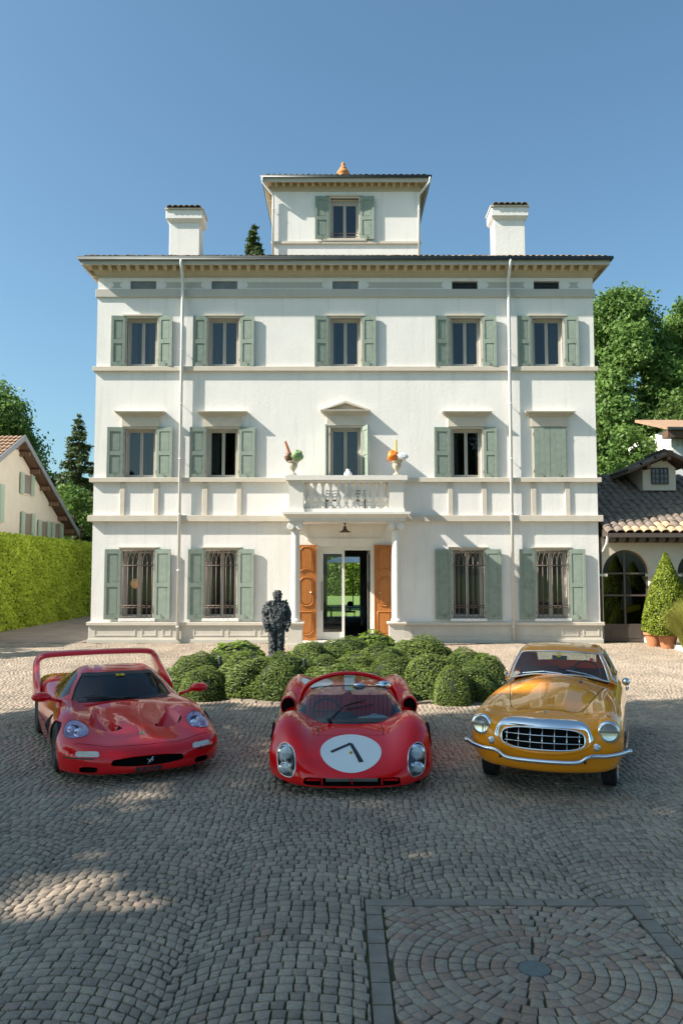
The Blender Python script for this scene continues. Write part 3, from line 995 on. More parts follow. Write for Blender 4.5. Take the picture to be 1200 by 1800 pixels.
# second and later rows as one sheet of tiles
sh = MB()
for rw_ in range(1, 9):
    dy = rw_ * .36
    n_ = int((rx1 - rx0 - 2 * dy) / .208)
    for k in range(n_):
        x = rx0 + dy + .1 + (rx1 - rx0 - 2 * dy - .2) * (k + .5) / n_
        y = ry0 + dy; z = ez + .04 + dy * math.tan(PIT)
        pts = []
        for (yy, zz, rr) in ((y, z + .012, .095), (y + .40, z + .40 * math.tan(PIT), .085)):
            pts.append([(x + rr * math.cos(math.pi * q / 4), yy, zz + rr * .75 * math.sin(math.pi * q / 4)) for q in range(5)])
        sh.grid(pts)
so_ = raw(sh, 'roof_tiles', M['roof_tile'], roof_o); so_.matrix_parent_inverse = Matrix.Identity(4); so_['kind'] = 'stuff'

# ---- chimneys
def chimney(u0, u1, vt, Yc):
    xa, _ = on_y(u0, 400, Yc); xb, _ = on_y(u1, 400, Yc)
    zb = ez - .2; zt = on_y(600, vt, Yc)[1]
    dep = .75
    c_ = MB()
    c_.box(xa, xb, Yc, Yc + dep, zb, zt - .45)
    c_.taper(xa, xb, Yc, Yc + dep, zt - .45, zt - .33, -.11)
    c_.box(xa - .11, xb + .11, Yc - .11, Yc + dep + .11, zt - .33, zt)
    co = vb(c_, 'chimney', M['stucco'], bevel=.015)
    cap = MB().box(xa - .15, xb + .15, Yc - .15, Yc + dep + .15, zt, zt + .06).build('cap', M['stone'], co)
    n_ = 6
    for k in range(n_):
        o = bpy.data.objects.new('roof_tile', tile_big); COL.objects.link(o); o.parent = co
        o.location = (xa - .06 + (xb - xa + .12) * (k + .5) / n_, Yc - .2, zt + .06)
        o.rotation_euler = (math.radians(8), 0, 0)
        o2 = o.copy(); COL.objects.link(o2); o2.location = (o.location.x, Yc + dep + .2, zt + .06); o2.rotation_euler = (math.radians(8), 0, math.pi)
tile_big = tile_mesh('roof_tile', .115, .10, .60)
chimney(298, 351, 371, FAC_Y + 1.2)
chimney(868, 922, 366, FAC_Y + 1.2)

# ---- tower
TY = FAC_Y + 3.3
def TX(u, v): return on_y(u, v, TY)[0]
def TZ(v): return on_y(600, v, TY)[1]
tx0, tx1 = TX(479, 400), TX(737, 400)
tzb, tzt = TZ(452) - .3, TZ(334)
tcx = (TX(579, 385) + TX(632, 385)) / 2
tw0, tw1 = TZ(420), TZ(349)
tback = TY + (tx1 - tx0)
tw = MB()
wall_open(tw, tx0, tx1, tzb, tzt, TY, TY + .35, [(tcx - .55, tcx + .55, tw0, tw1)])
raw(tw, 'tower_wall', M['stucco'])
t2 = MB(); t2.box(tx0, tx0 + .3, TY + .35, tback, tzb, tzt); t2.box(tx1 - .3, tx1, TY + .35, tback, tzb, tzt); t2.box(tx0 + .3, tx1 - .3, tback - .3, tback, tzb, tzt)
vb(t2, 'tower_wall', M['stucco'])
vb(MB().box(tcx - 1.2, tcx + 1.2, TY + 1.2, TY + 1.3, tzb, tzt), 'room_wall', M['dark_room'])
vb(MB().box(tx0 - .06, tx1 + .06, TY - .06, TY + .02, TZ(429), TZ(425)), 'string_course', M['stone'])
vb(MB().box(tcx - .85, tcx + .85, TY - .08, TY + .01, tw0 - .10, tw0 - .003), 'window_sill', M['stone'])
f = MB(); f.box(tcx - .63, tcx - .55, TY - .03, TY + .1, tw0, tw1); f.box(tcx + .55, tcx + .63, TY - .03, TY + .1, tw0, tw1); f.box(tcx - .63, tcx + .63, TY - .03, TY + .1, tw1, tw1 + .08)
f.box(tcx - .75, tcx + .75, TY - .08, TY + .02, tw1 + .08, tw1 + .12)
vb(f, 'window_casing', M['stone'])
window(tcx, tw0, tw1, half_w=.55, curtains=False, y=TY, top_box=.12)
rl = MB()
for z in (tw0 + .12, tw0 + .24): rl.tube([(tcx - .55, TY + .05, z), (tcx + .55, TY + .05, z)], .012, 6)
vb(rl, 'window_rail', M['iron'])
for s in (-1, 1):
    o = leaf_shutter(tcx + s * .61, tw0 - .04, tw1 + .06, .55, s, math.radians(5))
    o.location.y += 3.3
tev = .36
tez = on_y(600, 311, TY - tev)[1]
q = MB(); q.box(tx0 - .04, tx1 + .04, TY - .04, tback + .04, tzt - .06, tzt + .06); vb(q, 'cornice', M['soffit'])
q = MB(); q.box(tx0 - tev + .05, tx1 + tev - .05, TY - tev + .05, tback + tev - .05, tez - .10, tez - .05); vb(q, 'soffit', M['soffit'])
q = MB(); q.box(tx0 - .05, tx1 + .05, TY - .05, tback + .05, tzt + .06, tez - .10); vb(q, 'cove', M['soffit'])
q = MB()
q.box(tx0 - tev, tx1 + tev, TY - tev, TY - tev + .05, tez - .19, tez - .02)
q.box(tx0 - tev, tx0 - tev + .05, TY - tev + .05, tback + tev, tez - .19, tez - .02)
q.box(tx1 + tev - .05, tx1 + tev, TY - tev + .05, tback + tev, tez - .19, tez - .02)
vb(q, 'fascia', M['grey_band'])
n_ = 20
for k in range(n_):
    o = bpy.data.objects.new('corbel', cb_me); COL.objects.link(o); o.parent = villa
    o.location = (tx0 + (tx1 - tx0) * (k + .5) / n_ - XC, 3.3 - .03, tez - .10 - (ez - .12 - (cz + .13)) * .7); o.scale = (.85, .75, .7)
for s in (-1, 1):
    for k in range(9):
        o = bpy.data.objects.new('corbel', cb_me); COL.objects.link(o); o.parent = villa
        o.location = ((tx0 - .03 if s < 0 else tx1 + .03) - XC, 3.3 + .3 + k * .31, tez - .10 - (ez - .12 - (cz + .13)) * .7); o.scale = (.85, .75, .7)
        o.rotation_euler = (0, 0, -math.pi / 2 if s < 0 else math.pi / 2)
gt = MB(); g4 = [(tx0 - tev - .05, TY - tev - .05), (tx1 + tev + .05, TY - tev - .05), (tx1 + tev + .05, tback + tev), (tx0 - tev - .05, tback + tev)]
gt.tube([(x, y, tez + .01) for x, y in g4], .06, 8, closed=True)
vb(gt, 'gutter', M['gutter'], smooth=True)
rf = MB(); a0, a1, b0, b1 = tx0 - tev, tx1 + tev, TY - tev, tback + tev
am, bm_ = (a0 + a1) / 2, (b0 + b1) / 2
rf.add([(a0, b0, tez + .03), (a1, b0, tez + .03), (a1, b1, tez + .03), (a0, b1, tez + .03), (am, bm_, tez + .03 + (a1 - a0) / 2 * math.tan(math.radians(17)))],
       [(0, 1, 4), (1, 2, 4), (2, 3, 4), (3, 0, 4), (3, 2, 1, 0)])
tr_o = vb(rf, 'tower_roof', M['roof_tile'])
for k in range(28):
    o = bpy.data.objects.new('roof_tile', tm); COL.objects.link(o); o.parent = tr_o; o.matrix_parent_inverse = Matrix.Identity(4)
    o.location = (a0 + .1 + (a1 - a0 - .2) * (k + .5) / 28, b0 - .03, tez + .03 + trng.uniform(0, .02)); o.rotation_euler = (math.radians(17), 0, trng.uniform(-.05, .05))
# ridge tiles climbing the front hips show at both ends
for s in (-1, 1):
    for k in range(5):
        o = bpy.data.objects.new('ridge_tile', tile_big); COL.objects.link(o); o.parent = tr_o; o.matrix_parent_inverse = Matrix.Identity(4)
        xx = a0 + .15 + k * .33 if s < 0 else a1 - .15 - k * .33
        o.location = (xx, b0 + .1 + k * .33, tez + .07 + k * .33 * math.tan(math.radians(17)))
        o.rotation_euler = (math.radians(13), 0, -s * -math.radians(45) if s < 0 else math.radians(45))
        o.rotation_euler = (math.radians(13), 0, math.radians(-45) if s < 0 else math.radians(45))
# the finial stands on the tower's front slope top
fz = tez + .22
fin = MB().lathe([(.20, 0), (.235, .05), (.20, .10), (.24, .17), (.25, .24), (.20, .32), (.13, .37), (.15, .41), (.11, .47), (.06, .52), (.085, .58), (.06, .65), (0, .68)], 18,
                 (on_y(603, 300, TY + .3)[0], TY + .5, fz + .15)).build('roof_finial', mat('terracotta', (.50, .20, .06), .8, var=.2, vscale=12), smooth=True)
setp(fin, 'turned terracotta finial pot standing on the tower roof', 'finial')

# ---- downpipes
def downpipe(u_top, ztop, zbot, y, xoff=.0, r_=.055, yw=None):
    pass
def pipe(x_eave, y_eave, z_eave, x_wall, y_wall, zb, r_=.055):
    p_ = MB()
    p_.tube([(x_eave, y_eave, z_eave), (x_eave, y_eave, z_eave - .12), (x_eave, y_eave + .02, z_eave - .20),
             (x_wall, y_wall - .03, z_eave - .62), (x_wall, y_wall, z_eave - .75), (x_wall, y_wall, z_eave - .9), (x_wall, y_wall, zb)], r_, 10)
    z = z_eave - 1.2
    while z > zb + .3:
        p_.lathe([(r_ + .001, -.02), (r_ + .012, -.02), (r_ + .012, .02), (r_ + .001, .02)], 10, (x_wall, y_wall, z)); p_.tube([(x_wall, y_wall, z), (x_wall, y_wall + .14, z)], .01, 5)
        z -= 1.9
    vb(p_, 'downpipe', M['downpipe'], smooth=True)
xp1, xp2 = XC - 5.64, XC + 5.66
for xp in (xp1, xp2):
    pipe(xp - .0, FAC_Y - EV - .05, ez, xp, FAC_Y - .15, .12)
for s, xw in ((-1, tx0 + .05), (1, tx1 - .05)):
    pipe(xw + s * .42, TY - tev - .04, tez, xw + s * .02, TY - .10, TZ(449), .045)

# ---- porch: balcony, columns, doors
BY = FAC_Y - 1.5
def BZ(v): return on_y(600, v, BY)[1]
bx0, bx1 = on_y(508, 870, BY)[0], on_y(709, 870, BY)[0]
sz0, sz1 = BZ(916), BZ(901)
sl = MB()
sl.box(bx0 - .05, bx1 + .05, BY - .02, FAC_Y + .1, sz0, sz0 + .09)
sl.taper(bx0 - .05, bx1 + .05, BY - .02, FAC_Y + .1, sz0 + .09, sz0 + .22, -.13)
sl.box(bx0 - .20, bx1 + .20, BY - .17, FAC_Y + .05, sz0 + .22, sz1 + .02)
balc = vb(sl, 'balcony', M['white_stone'])
def bp(mb, name, m='white_stone', **k):
    return mb.build(name, M[m], balc, **k)
rz0, rz1 = BZ(847), BZ(836)
pw = .46
for xa in (bx0, bx1 - pw):
    p_ = MB(); p_.box(xa, xa + pw, BY + .0, BY + pw, sz1 + .02, rz0); p_.box(xa - .03, xa + pw + .03, BY - .03, BY + pw + .03, sz1 + .02, sz1 + .13)
    p_.box(xa - .025, xa + pw + .025, BY - .025, BY + pw + .025, rz0 - .07, rz0 - .001)
    bp(p_, 'pedestal')
r_ = MB(); r_.box(bx0 - .08, bx1 + .08, BY - .08, BY + pw + .02, rz0, rz0 + .05); r_.box(bx0 - .12, bx1 + .12, BY - .12, BY + pw + .06, rz0 + .05, rz1)
for xa in (bx0 + .03, bx1 - .43): r_.box(xa, xa + .4, BY + pw + .06, FAC_Y + .02, rz0 + .02, rz1 - .003)
bp(r_, 'handrail')
r_ = MB(); r_.box(bx0 + pw, bx1 - pw, BY + .08, BY + .36, sz1 + .02, sz1 + .14)
for xa in (bx0 + .06, bx1 - .36): r_.box(xa, xa + .3, BY + pw, FAC_Y, sz1 + .02, sz1 + .14)
bp(r_, 'foot_rail')
hb = rz0 - (sz1 + .14)
prof = [(.085, 0), (.085, .10), (.055, .12), (.05, .17), (.075, .20), (.045, .24), (.06, .29), (.095, .37), (.10, .43), (.085, .49), (.05, .54), (.045, .60), (.035, .80), (.05, .84), (.075, .90), (.08, .93), (.08, 1.0)]
bal_me = MB().lathe([(r2, h2 * hb) for r2, h2 in prof], 12).mesh('baluster'); fix_normals(bal_me); bal_me.materials.append(M['white_stone'])
bal_me.polygons.foreach_set('use_smooth', np.ones(len(bal_me.polygons), dtype=bool))
def put(me, name, loc, par, rot=(0, 0, 0), sc=None):
    o = bpy.data.objects.new(name, me); COL.objects.link(o); o.parent = par; o.location = loc; o.rotation_euler = rot
    if sc: o.scale = sc
    return o
for k in range(11):
    put(bal_me, 'baluster', (bx0 + pw + (bx1 - bx0 - 2 * pw) * (k + .5) / 11, BY + .22, sz1 + .14), balc)
for xa in (bx0 + .21, bx1 - .21):
    for k in range(4):
        put(bal_me, 'baluster', (xa, BY + pw + .16 + k * .255, sz1 + .14), balc)
# porch ceiling beam and columns
cm = MB().box(bx0 + .1, bx1 - .1, BY + .1, FAC_Y - .02, sz0 - .02, sz0 - .003)
bp(cm, 'porch_ceiling', 'stucco')
for u in (519, 696):
    cxx = on_y(u, 1010, BY + .22)[0]; cy = BY + .22
    zc0 = on_y(600, 1093, BY + .22)[1]
    col_ = MB().lathe([(.165, zc0), (.165, zc0 + .03), (.185, zc0 + .06), (.165, zc0 + .1), (.15, zc0 + .12), (.155, zc0 + .9), (.15, zc0 + 1.6), (.13, sz0 - .32), (.145, sz0 - .31), (.145, sz0 - .27), (.13, sz0 - .26), (.13, sz0 - .2)], 24, (cxx, cy, 0))
    co = vb(col_, 'column', M['white_stone'], smooth=False, autosmooth=.6)
    cap = MB(); cap.box(cxx - .23, cxx + .23, cy - .2, cy + .2, sz0 - .07, sz0 - .003)
    for s in (-1, 1):
        cap.lathe([(0, -.21), (.10, -.21), (.115, -.19), (.115, .19), (.10, .21), (0, .21)], 14, (cxx + s * .15, cy, sz0 - .17), axis='Y')
    cap.box(cxx - .17, cxx + .17, cy - .17, cy + .17, sz0 - .2, sz0 - .07)
    cap.build('capital', M['white_stone'], co)
    ba = MB(); ba.box(cxx - .24, cxx + .24, cy - .24, cy + .24, 0.0, zc0 - .12); ba.taper(cxx - .24, cxx + .24, cy - .24, cy + .24, zc0 - .12, zc0 - .05, -.05); ba.box(cxx - .30, cxx + .30, cy - .30, cy + .30, zc0 - .05, zc0)
    ba.box(cxx - .27, cxx + .27, cy - .27, cy + .27, 0, .1)
    ba.build('pedestal', M['plinth'], co)
# step
vb(MB().box(DX0 - .7, DX1 + .7, FAC_Y - .9, FAC_Y + .0, 0, .09), 'doorstep', M['plinth'])
# door surround panel over the door
pn = MB(); zt0, zt1 = DZ1 + .22, Z(921)
pn.box(DX0 - .35, DX1 + .35, FAC_Y - .05, FAC_Y + .0, zt0, zt0 + .04); pn.box(DX0 - .35, DX0 - .31, FAC_Y - .05, FAC_Y, zt0 + .04, zt1); pn.box(DX1 + .31, DX1 + .35, FAC_Y - .05, FAC_Y, zt0 + .04, zt1)
vb(pn, 'overdoor_moulding', M['stucco'])
# glazed door: frame, fixed left leaf, right leaf swung inwards
df = MB(); t = .11
df.box(DX0, DX0 + t, FAC_Y + .06, FAC_Y + .18, .09, DZ1); df.box(DX1 - t, DX1, FAC_Y + .06, FAC_Y + .18, .09, DZ1); df.box(DX0 + t, DX1 - t, FAC_Y + .06, FAC_Y + .18, DZ1 - .14, DZ1)
dfo = vb(df, 'door_frame', M['white_frame'])
def glazed(name, x0, x1, z0, z1):
    b = MB(); s_ = .09; y0 = 0; y1 = .05
    b.box(x0, x0 + s_, y0, y1, z0, z1); b.box(x1 - s_, x1, y0, y1, z0, z1); b.box(x0 + s_, x1 - s_, y0 + .001, y1 - .001, z0, z0 + .26); b.box(x0 + s_, x1 - s_, y0 + .001, y1 - .001, z1 - .12, z1)
    o = b.build(name, M['white_frame'], dfo)
    pa = MB().box(x0 + s_, x1 - s_, .02, .026, z0 + .26, z1 - .12).build('pane', M['clear_glass'], o)
    hd = MB().tube([(x0 + .045, 0, 1.0), (x0 + .045, -.07, 1.0), (x0 + .045, -.08, 1.05), (x0 + .045, -.08, 1.9), (x0 + .045, -.07, 1.95), (x0 + .045, 0, 1.95)], .014, 8)
    hd.build('handle', M['iron'], o, smooth=True)
    return o
lf = glazed('glass_door', 0, .82, 0.0, DZ1 - .14 - .1)
lf.location = (DX0 + t, FAC_Y + .10, .1)
rg = glazed('glass_door', 0, .82, 0.0, DZ1 - .14 - .1)
rg.matrix_local = Matrix.Translation((DX1 - t, FAC_Y + .14, .1)) @ Matrix.Rotation(math.radians(-84), 4, 'Z') @ Matrix.Scale(-1, 4, (1, 0, 0))
# carved wooden leaves folded back against the wall
def wood_leaf(hx, side):
    wdt = .70; z1 = Z(958)
    b = MB().box(0, wdt, 0, .06, 0, z1 - .09)
    for xx in (.0, wdt - .05): b.box(xx, xx + .05, -.012, .002, 0, z1 - .09)
    o = b.build('wooden_door_leaf', M['door_wood'], villa)
    hgt = z1 - .09
    c0, c1 = .12, wdt - .12
    def shape(za, zb, top_curve, bot_curve):
        pts = []
        w2 = (c1 - c0) / 2; xm = (c0 + c1) / 2
        for k in range(13):
            a = k / 12; x = c0 + (c1 - c0) * a
            sh = math.sin(math.pi * a)
            bump = .10 * sh ** .6 if .12 < a < .88 else 0
            pts.append((x, 0, zb - .10 + (bump if top_curve else 0)))
        for k in range(13):
            a = 1 - k / 12; x = c0 + (c1 - c0) * a
            sh = math.sin(math.pi * a)
            bump = .10 * sh ** .6 if .12 < a < .88 else 0
            pts.append((x, 0, za + .10 - (bump if bot_curve else -bump * .8)))
        return pts
    for (a, bb, tc, bc) in ((.06, .33, False, True), (.36, .66, True, True), (.69, .98, True, False)):
        pts = shape(hgt * a, hgt * bb, tc, bc)
        mo = MB().tube([(x, -.008, z) for x, y, z in pts], .022, 6, closed=True)
        mo.build('moulding', M['door_wood'], o, smooth=True)
        cx_ = sum(p[0] for p in pts) / len(pts); cz_ = sum(p[2] for p in pts) / len(pts)
        MB().xz_prism([(cx_ + (x - cx_) * .78, cz_ + (z - cz_) * .86) for x, y, z in pts], -.016, .002).build('panel', M['door_wood'], o)
    MB().lathe([(0, -.07), (.028, -.06), (.034, -.04), (.02, -.015), (.02, 0)], 12, (wdt * .28, 0, hgt * .5), axis='Y').build('knob', mat('brass_knob', (.6, .5, .3), .3, metal=1), o, smooth=True)
    if side > 0:
        o.matrix_local = Matrix.Translation((hx - XC, -.09, .09)) @ Matrix.Rotation(-math.radians(3), 4, 'Z')
    else:
        o.matrix_local = Matrix.Translation((hx - XC, -.09, .09)) @ Matrix.Rotation(math.radians(3), 4, 'Z') @ Matrix.Scale(-1, 4, (1, 0, 0))
wood_leaf(DX0 - .01, -1); wood_leaf(DX1 + .01, 1)

# pendant lamp under the balcony
lx, lzz = on_y(606, 928, FAC_Y - .8)
lamp = empty('pendant_lamp', (lx, FAC_Y - .8, sz0 - .02), label='small brown enamel pendant lamp hanging under the balcony', cat='lamp')
MB().lathe([(.012, 0), (.05, -.01), (.05, -.03), (.015, -.05), (.015, -.10), (.05, -.12), (.06, -.20), (.10, -.25), (.22, -.31), (.21, -.31), (.09, -.26)], 18).build('shade', mat('brown_enamel', (.10, .055, .03), .4), lamp, smooth=True)
MB().lathe([(.03, -.24), (.05, -.30), (.055, -.34), (.03, -.39), (0, -.40)], 12).build('bulb', mat('frosted_bulb', (.8, .78, .7), .2), lamp, smooth=True)

# urns on the balcony pedestals
M['urn'] = mat('weathered_stone_urn', (.42, .37, .29), .9, var=.25, vscale=12, bump=.4, bscale=50)
def urn(x, label):
    e = empty('urn', (x, BY + .23, rz1), label=label, cat='urn')
    MB().box(-.13, .13, -.13, .13, 0, .05).lathe([(.12, .05), (.10, .09), (.05, .13), (.045, .18), (.08, .22), (.13, .30), (.15, .38), (.14, .42), (.19, .47), (.20, .50), (.16, .50), (.12, .46)], 16).build('vase', M['urn'], e, smooth=False, autosmooth=.7)
    return e
def lump(c, r_, seed, name, m, par, sq=(1, 1, 1)):
    rr = random.Random(seed); q = MB(); P = []
    ph = [rr.uniform(0, 6) for _ in range(6)]
    for i in range(9):
        th = math.pi * i / 8; row = []
        for j in range(13):
            an = 2 * math.pi * j / 12
            k = 1 + .14 * math.sin(3 * an + ph[0] + th) + .12 * math.sin(5 * th + ph[1] + 2 * an)
            row.append((c[0] + r_ * k * sq[0] * math.sin(th) * math.cos(an), c[1] + r_ * k * sq[1] * math.sin(th) * math.sin(an), c[2] + r_ * k * sq[2] * math.cos(th)))
        P.append(row)
    return q.grid(P).build(name, m, par, smooth=True)
e = urn(on_y(515, 830, BY + .2)[0], 'stone urn with green and brown ceramic balls and a brick red stick')
lump((.13, -.02, .66), .19, 1, 'green_ball', mat('green_glazed_ceramic', (.22, .33, .14), .35, var=.35, vscale=14), e)
lump((-.15, 0, .64), .15, 2, 'brown_ball', mat('mottled_brown_ceramic', (.20, .10, .07), .5, var=.5, vscale=22), e)
MB().tube([(-.10, 0, .70), (-.20, 0, .98), (-.26, 0, 1.16)], [.055, .045, .035], 8).build('stick', mat('brick_red_ceramic', (.40, .12, .04), .6), e)
e = urn(on_y(697, 830, BY + .2)[0], 'stone urn with orange and white ceramic lumps and a yellow stick')
lump((-.13, 0, .66), .18, 3, 'orange_lump', mat('orange_glazed_ceramic', (.75, .20, .02), .35, var=.2, vscale=16), e, (1, 1, 1.1))
lump((.17, -.02, .64), .15, 4, 'white_lump', mat('white_glazed_ceramic', (.68, .69, .72), .35, var=.1, vscale=16), e, (1.3, 1, .9))
MB().tube([(-.02, 0, .72), (-.02, 0, 1.0), (-.02, 0, 1.2)], [.045, .035, .035], 8).build('stick', mat('yellow_ceramic', (.62, .45, .08), .5), e)
pot = MB().lathe([(.10, 0), (.13, .06), (.13, .16), (.08, .22), (.05, .26), (.07, .29)], 14, (on_y(611, 845, BY + 1.2)[0], BY + .9, sz1 + .02)).build('flask', mat('milky_glass', (.75, .78, .78), .2), smooth=True)
pot.location.z = rz1 - (sz1 + .02) - .06
pot.location.y = -.7
setp(pot, 'small pale glass jar on the middle of the balcony handrail', 'jar')
# slim metal chairs behind the balusters
def bchair(x, label):
    c_ = empty('balcony_chair', (x, BY + .95, sz1 + .02), label=label, cat='chair', group='chairs on the balcony')
    mm = M['gutter']
    for (a, b) in ((-.2, -.2), (.2, -.2)): MB().tube([(a, b, 0), (a, b, .45)], .014, 6).build('leg', mm, c_)
    for a in (-.2, .2): MB().tube([(a, .2, 0), (a, .2, .45), (a, .24, .85)], .014, 6).build('leg', mm, c_)
    MB().box(-.22, .22, -.22, .22, .44, .465).build('seat', mm, c_, bevel=.005)
    b = MB()
    for z in (.6, .7, .8): b.tube([(-.2, .22, z), (0, .26, z), (.2, .22, z)], .016, 6)
    b.build('backrest', mm, c_)
bchair(XC - .45, 'dark metal chair standing behind the balcony balusters'); bchair(XC + .45, 'dark metal chair standing behind the balcony balusters')
# ------------------------------------------------------------------ planting
def leaf_quads(C, N, size, rng, aspect=.55, spread=.9, tint=None):
    """quads of leaf size centred at C with normals spread round N"""
    n = len(C)
    nn = N + rng.normal(0, spread, (n, 3)); nn /= np.linalg.norm(nn, axis=1, keepdims=True) + 1e-9
    t = np.cross(nn, rng.normal(0, 1, (n, 3))); t /= np.linalg.norm(t, axis=1, keepdims=True) + 1e-9
    b = np.cross(nn, t)
    s = (size * rng.uniform(.6, 1.25, (n, 1)))
    V = np.stack([C - t * s, C - b * s * aspect, C + t * s, C + b * s * aspect], axis=1)
    F = np.arange(4 * n, dtype=np.int32).reshape(n, 4)
    if tint is None: tint = np.clip(rng.normal(.5, .25, n), 0, 1)
    return V.reshape(-1, 3), F, tint
def clump_points(clumps, per, rng, shell=.55, zsq=.85, surf=None):
    C, N, T = [], [], []
    for (c, r_) in clumps:
        k = max(20, int(per * r_ * r_))
        dd = rng.normal(0, 1, (k, 3)); dd /= np.linalg.norm(dd, axis=1, keepdims=True)
        lob = 1 + .28 * np.sin(dd[:, 0:1] * 5 + c[0]) * np.cos(dd[:, 2:3] * 6 + c[2]) + .18 * np.sin(dd[:, 1:2] * 9 + c[1])
        rr = r_ * lob * (shell + (1 - shell) * rng.random((k, 1)) ** .6) * rng.uniform(.72, 1.15, (k, 1))
        p = np.array(c) + dd * rr * np.array([1, 1, zsq])
        C.append(p); N.append(dd + np.array([0, 0, .5])); T.append(np.clip(rng.normal(.45 + rng.uniform(-.2, .2), .2, k), 0, 1))
    return np.concatenate(C), np.concatenate(N), np.concatenate(T)
M['bark'] = mat('grey_brown_bark', (.10, .075, .055), .9, var=.3, vscale=6, bump=.6, bscale=14)
M['leaf'] = leaf_mat('tree_leaf', (.075, .155, .032), (.235, .36, .09), .45)
M['leaf_dark'] = leaf_mat('dark_tree_leaf', (.05, .10, .02), (.16, .24, .06), .4)
M['needle'] = leaf_mat('spruce_needle', (.035, .07, .025), (.13, .18, .06), .3)
M['hedge_leaf'] = leaf_mat('hedge_leaf', (.27, .36, .03), (.64, .76, .11), .6)
M['box_leaf'] = leaf_mat('boxwood_leaf', (.075, .125, .025), (.24, .31, .07), .4)
M['lime_leaf'] = leaf_mat('lime_green_leaf', (.09, .16, .015), (.26, .36, .045), .4)
M['cone_leaf'] = leaf_mat('topiary_leaf', (.09, .14, .012), (.34, .40, .045), .4)

def leaf_tree(name, label, base, height, crown_z0, rad, seed, per=420, size=.16, lm='leaf', n_cl=34, shape=1.0, group=None, trunk_r=.28, cl_r=(.24, .36)):
    rg = random.Random(seed); ng = np.random.default_rng(seed)
    e = empty(name, base, label=label, cat='tree', group=group)
    cl = []
    for i in range(n_cl):
        t = (i + .5) / n_cl
        z = crown_z0 + (height - crown_z0) * (.06 + .88 * t)
        prof = math.sin(math.pi * min(1, .16 + .80 * t)) ** (.65 * shape)
        an = i * 2.4 + rg.uniform(-.5, .5); rr = rad * prof * math.sqrt(rg.uniform(.15, 1)) * .78
        cl.append(((rr * math.cos(an), rr * math.sin(an), z), rad * rg.uniform(*cl_r) * (.75 + .25 * prof)))
    C, N, T = clump_points(cl, per, ng)
    V, F, T = leaf_quads(C, N, size, ng, tint=T)
    link_mesh('crown', np_mesh('crown', V, F, T), M[lm], e)
    tk = MB(); zt = crown_z0 + (height - crown_z0) * .75
    pts = [(0, 0, -.05), (.05, .03, height * .15), (-.08, .05, height * .35), (.06, -.05, height * .55), (0, 0, zt)]
    tk.tube(pts, [trunk_r * 1.25, trunk_r, trunk_r * .8, trunk_r * .5, trunk_r * .15], 9)
    for (c, r_) in cl[::2]:
        z0 = max(height * .15, c[2] - 1.2 - .25 * math.hypot(c[0], c[1]))
        tk.tube([(0, 0, z0), (c[0] * .5, c[1] * .5, (z0 + c[2]) / 2 + .1), c], [trunk_r * .32, trunk_r * .2, .02], 5)
    tk.build('trunk', M['bark'], e, smooth=True)
    return e
def spruce(name, label, base, height, rad, seed, tiers=26, z0=.8, size=.13, per=90):
    rg = random.Random(seed); ng = np.random.default_rng(seed)
    e = empty(name, base, label=label, cat='tree')
    C, N = [], []; br = MB()
    for i in range(tiers):
        t = i / (tiers - 1); z = z0 + (height - z0) * t ** .9
        R_ = rad * (1 - t) ** .8 + .12
        nb = max(4, int(9 * (1 - t) + 4))
        for k in range(nb):
            an = rg.uniform(0, 2 * math.pi); L_ = R_ * rg.uniform(.7, 1.1)
            n_ = max(8, int(per * L_))
            s = ng.random(n_) ** .7
            w_ = .10 + .22 * L_ * (1 - s) * .5
            x = L_ * s * math.cos(an) + ng.normal(0, 1, n_) * w_ * abs(math.sin(an)) ; y = L_ * s * math.sin(an) + ng.normal(0, 1, n_) * w_ * abs(math.cos(an))
            zz = z - .32 * L_ * s + .18 * L_ * s * s - np.abs(ng.normal(0, .16, n_)) * (.4 + s)
            C.append(np.stack([x, y, zz], 1)); N.append(np.tile(np.array([math.cos(an) * .5, math.sin(an) * .5, .7]), (n_, 1)))
            if L_ > .5: br.tube([(0, 0, z), (L_ * .9 * math.cos(an), L_ * .9 * math.sin(an), z - .15 * L_)], [.04, .01], 4)
    C = np.concatenate(C); N = np.concatenate(N)
    V, F, T = leaf_quads(C, N, size, ng, aspect=.35, spread=.6)
    link_mesh('crown', np_mesh('crown', V, F, T), M['needle'], e)
    br.tube([(0, 0, -.05), (0, 0, height * .5), (0, 0, height - .1)], [.02 * height, .012 * height, .015], 8)
    br.build('trunk', M['bark'], e)
    return e
# behind the villa, right
leaf_tree('broadleaf_tree', 'tall green broadleaf tree with rounded top beside the villa cornice', (17.6, 50, 0), 20.8, 4.5, 4.6, 31, n_cl=64, per=820, size=.14)
leaf_tree('broadleaf_tree', 'tall green broadleaf tree with pointed top above the white house', (23.2, 51, 0), 20.6, 4.5, 4.3, 32, n_cl=60, per=820, size=.14, shape=1.25)
leaf_tree('broadleaf_tree', 'dark green tree rising straight behind the annex dormer', (20.6, 46, 0), 13.0, 3.0, 3.8, 33, n_cl=44, per=700, size=.13, lm='leaf_dark')
leaf_tree('broadleaf_tree', 'feathery yellow green tree tucked between villa wall and annex roof', (15.6, 43, 0), 10.5, 2.0, 2.4, 34, n_cl=30, per=520, size=.14, lm='leaf')
spruce('spruce_tree', 'slim dark spruce tip showing over the main roof beside the tower', (-5.65, 50, 0), 24.6, 4.6, 41, tiers=60, per=170, size=.16)
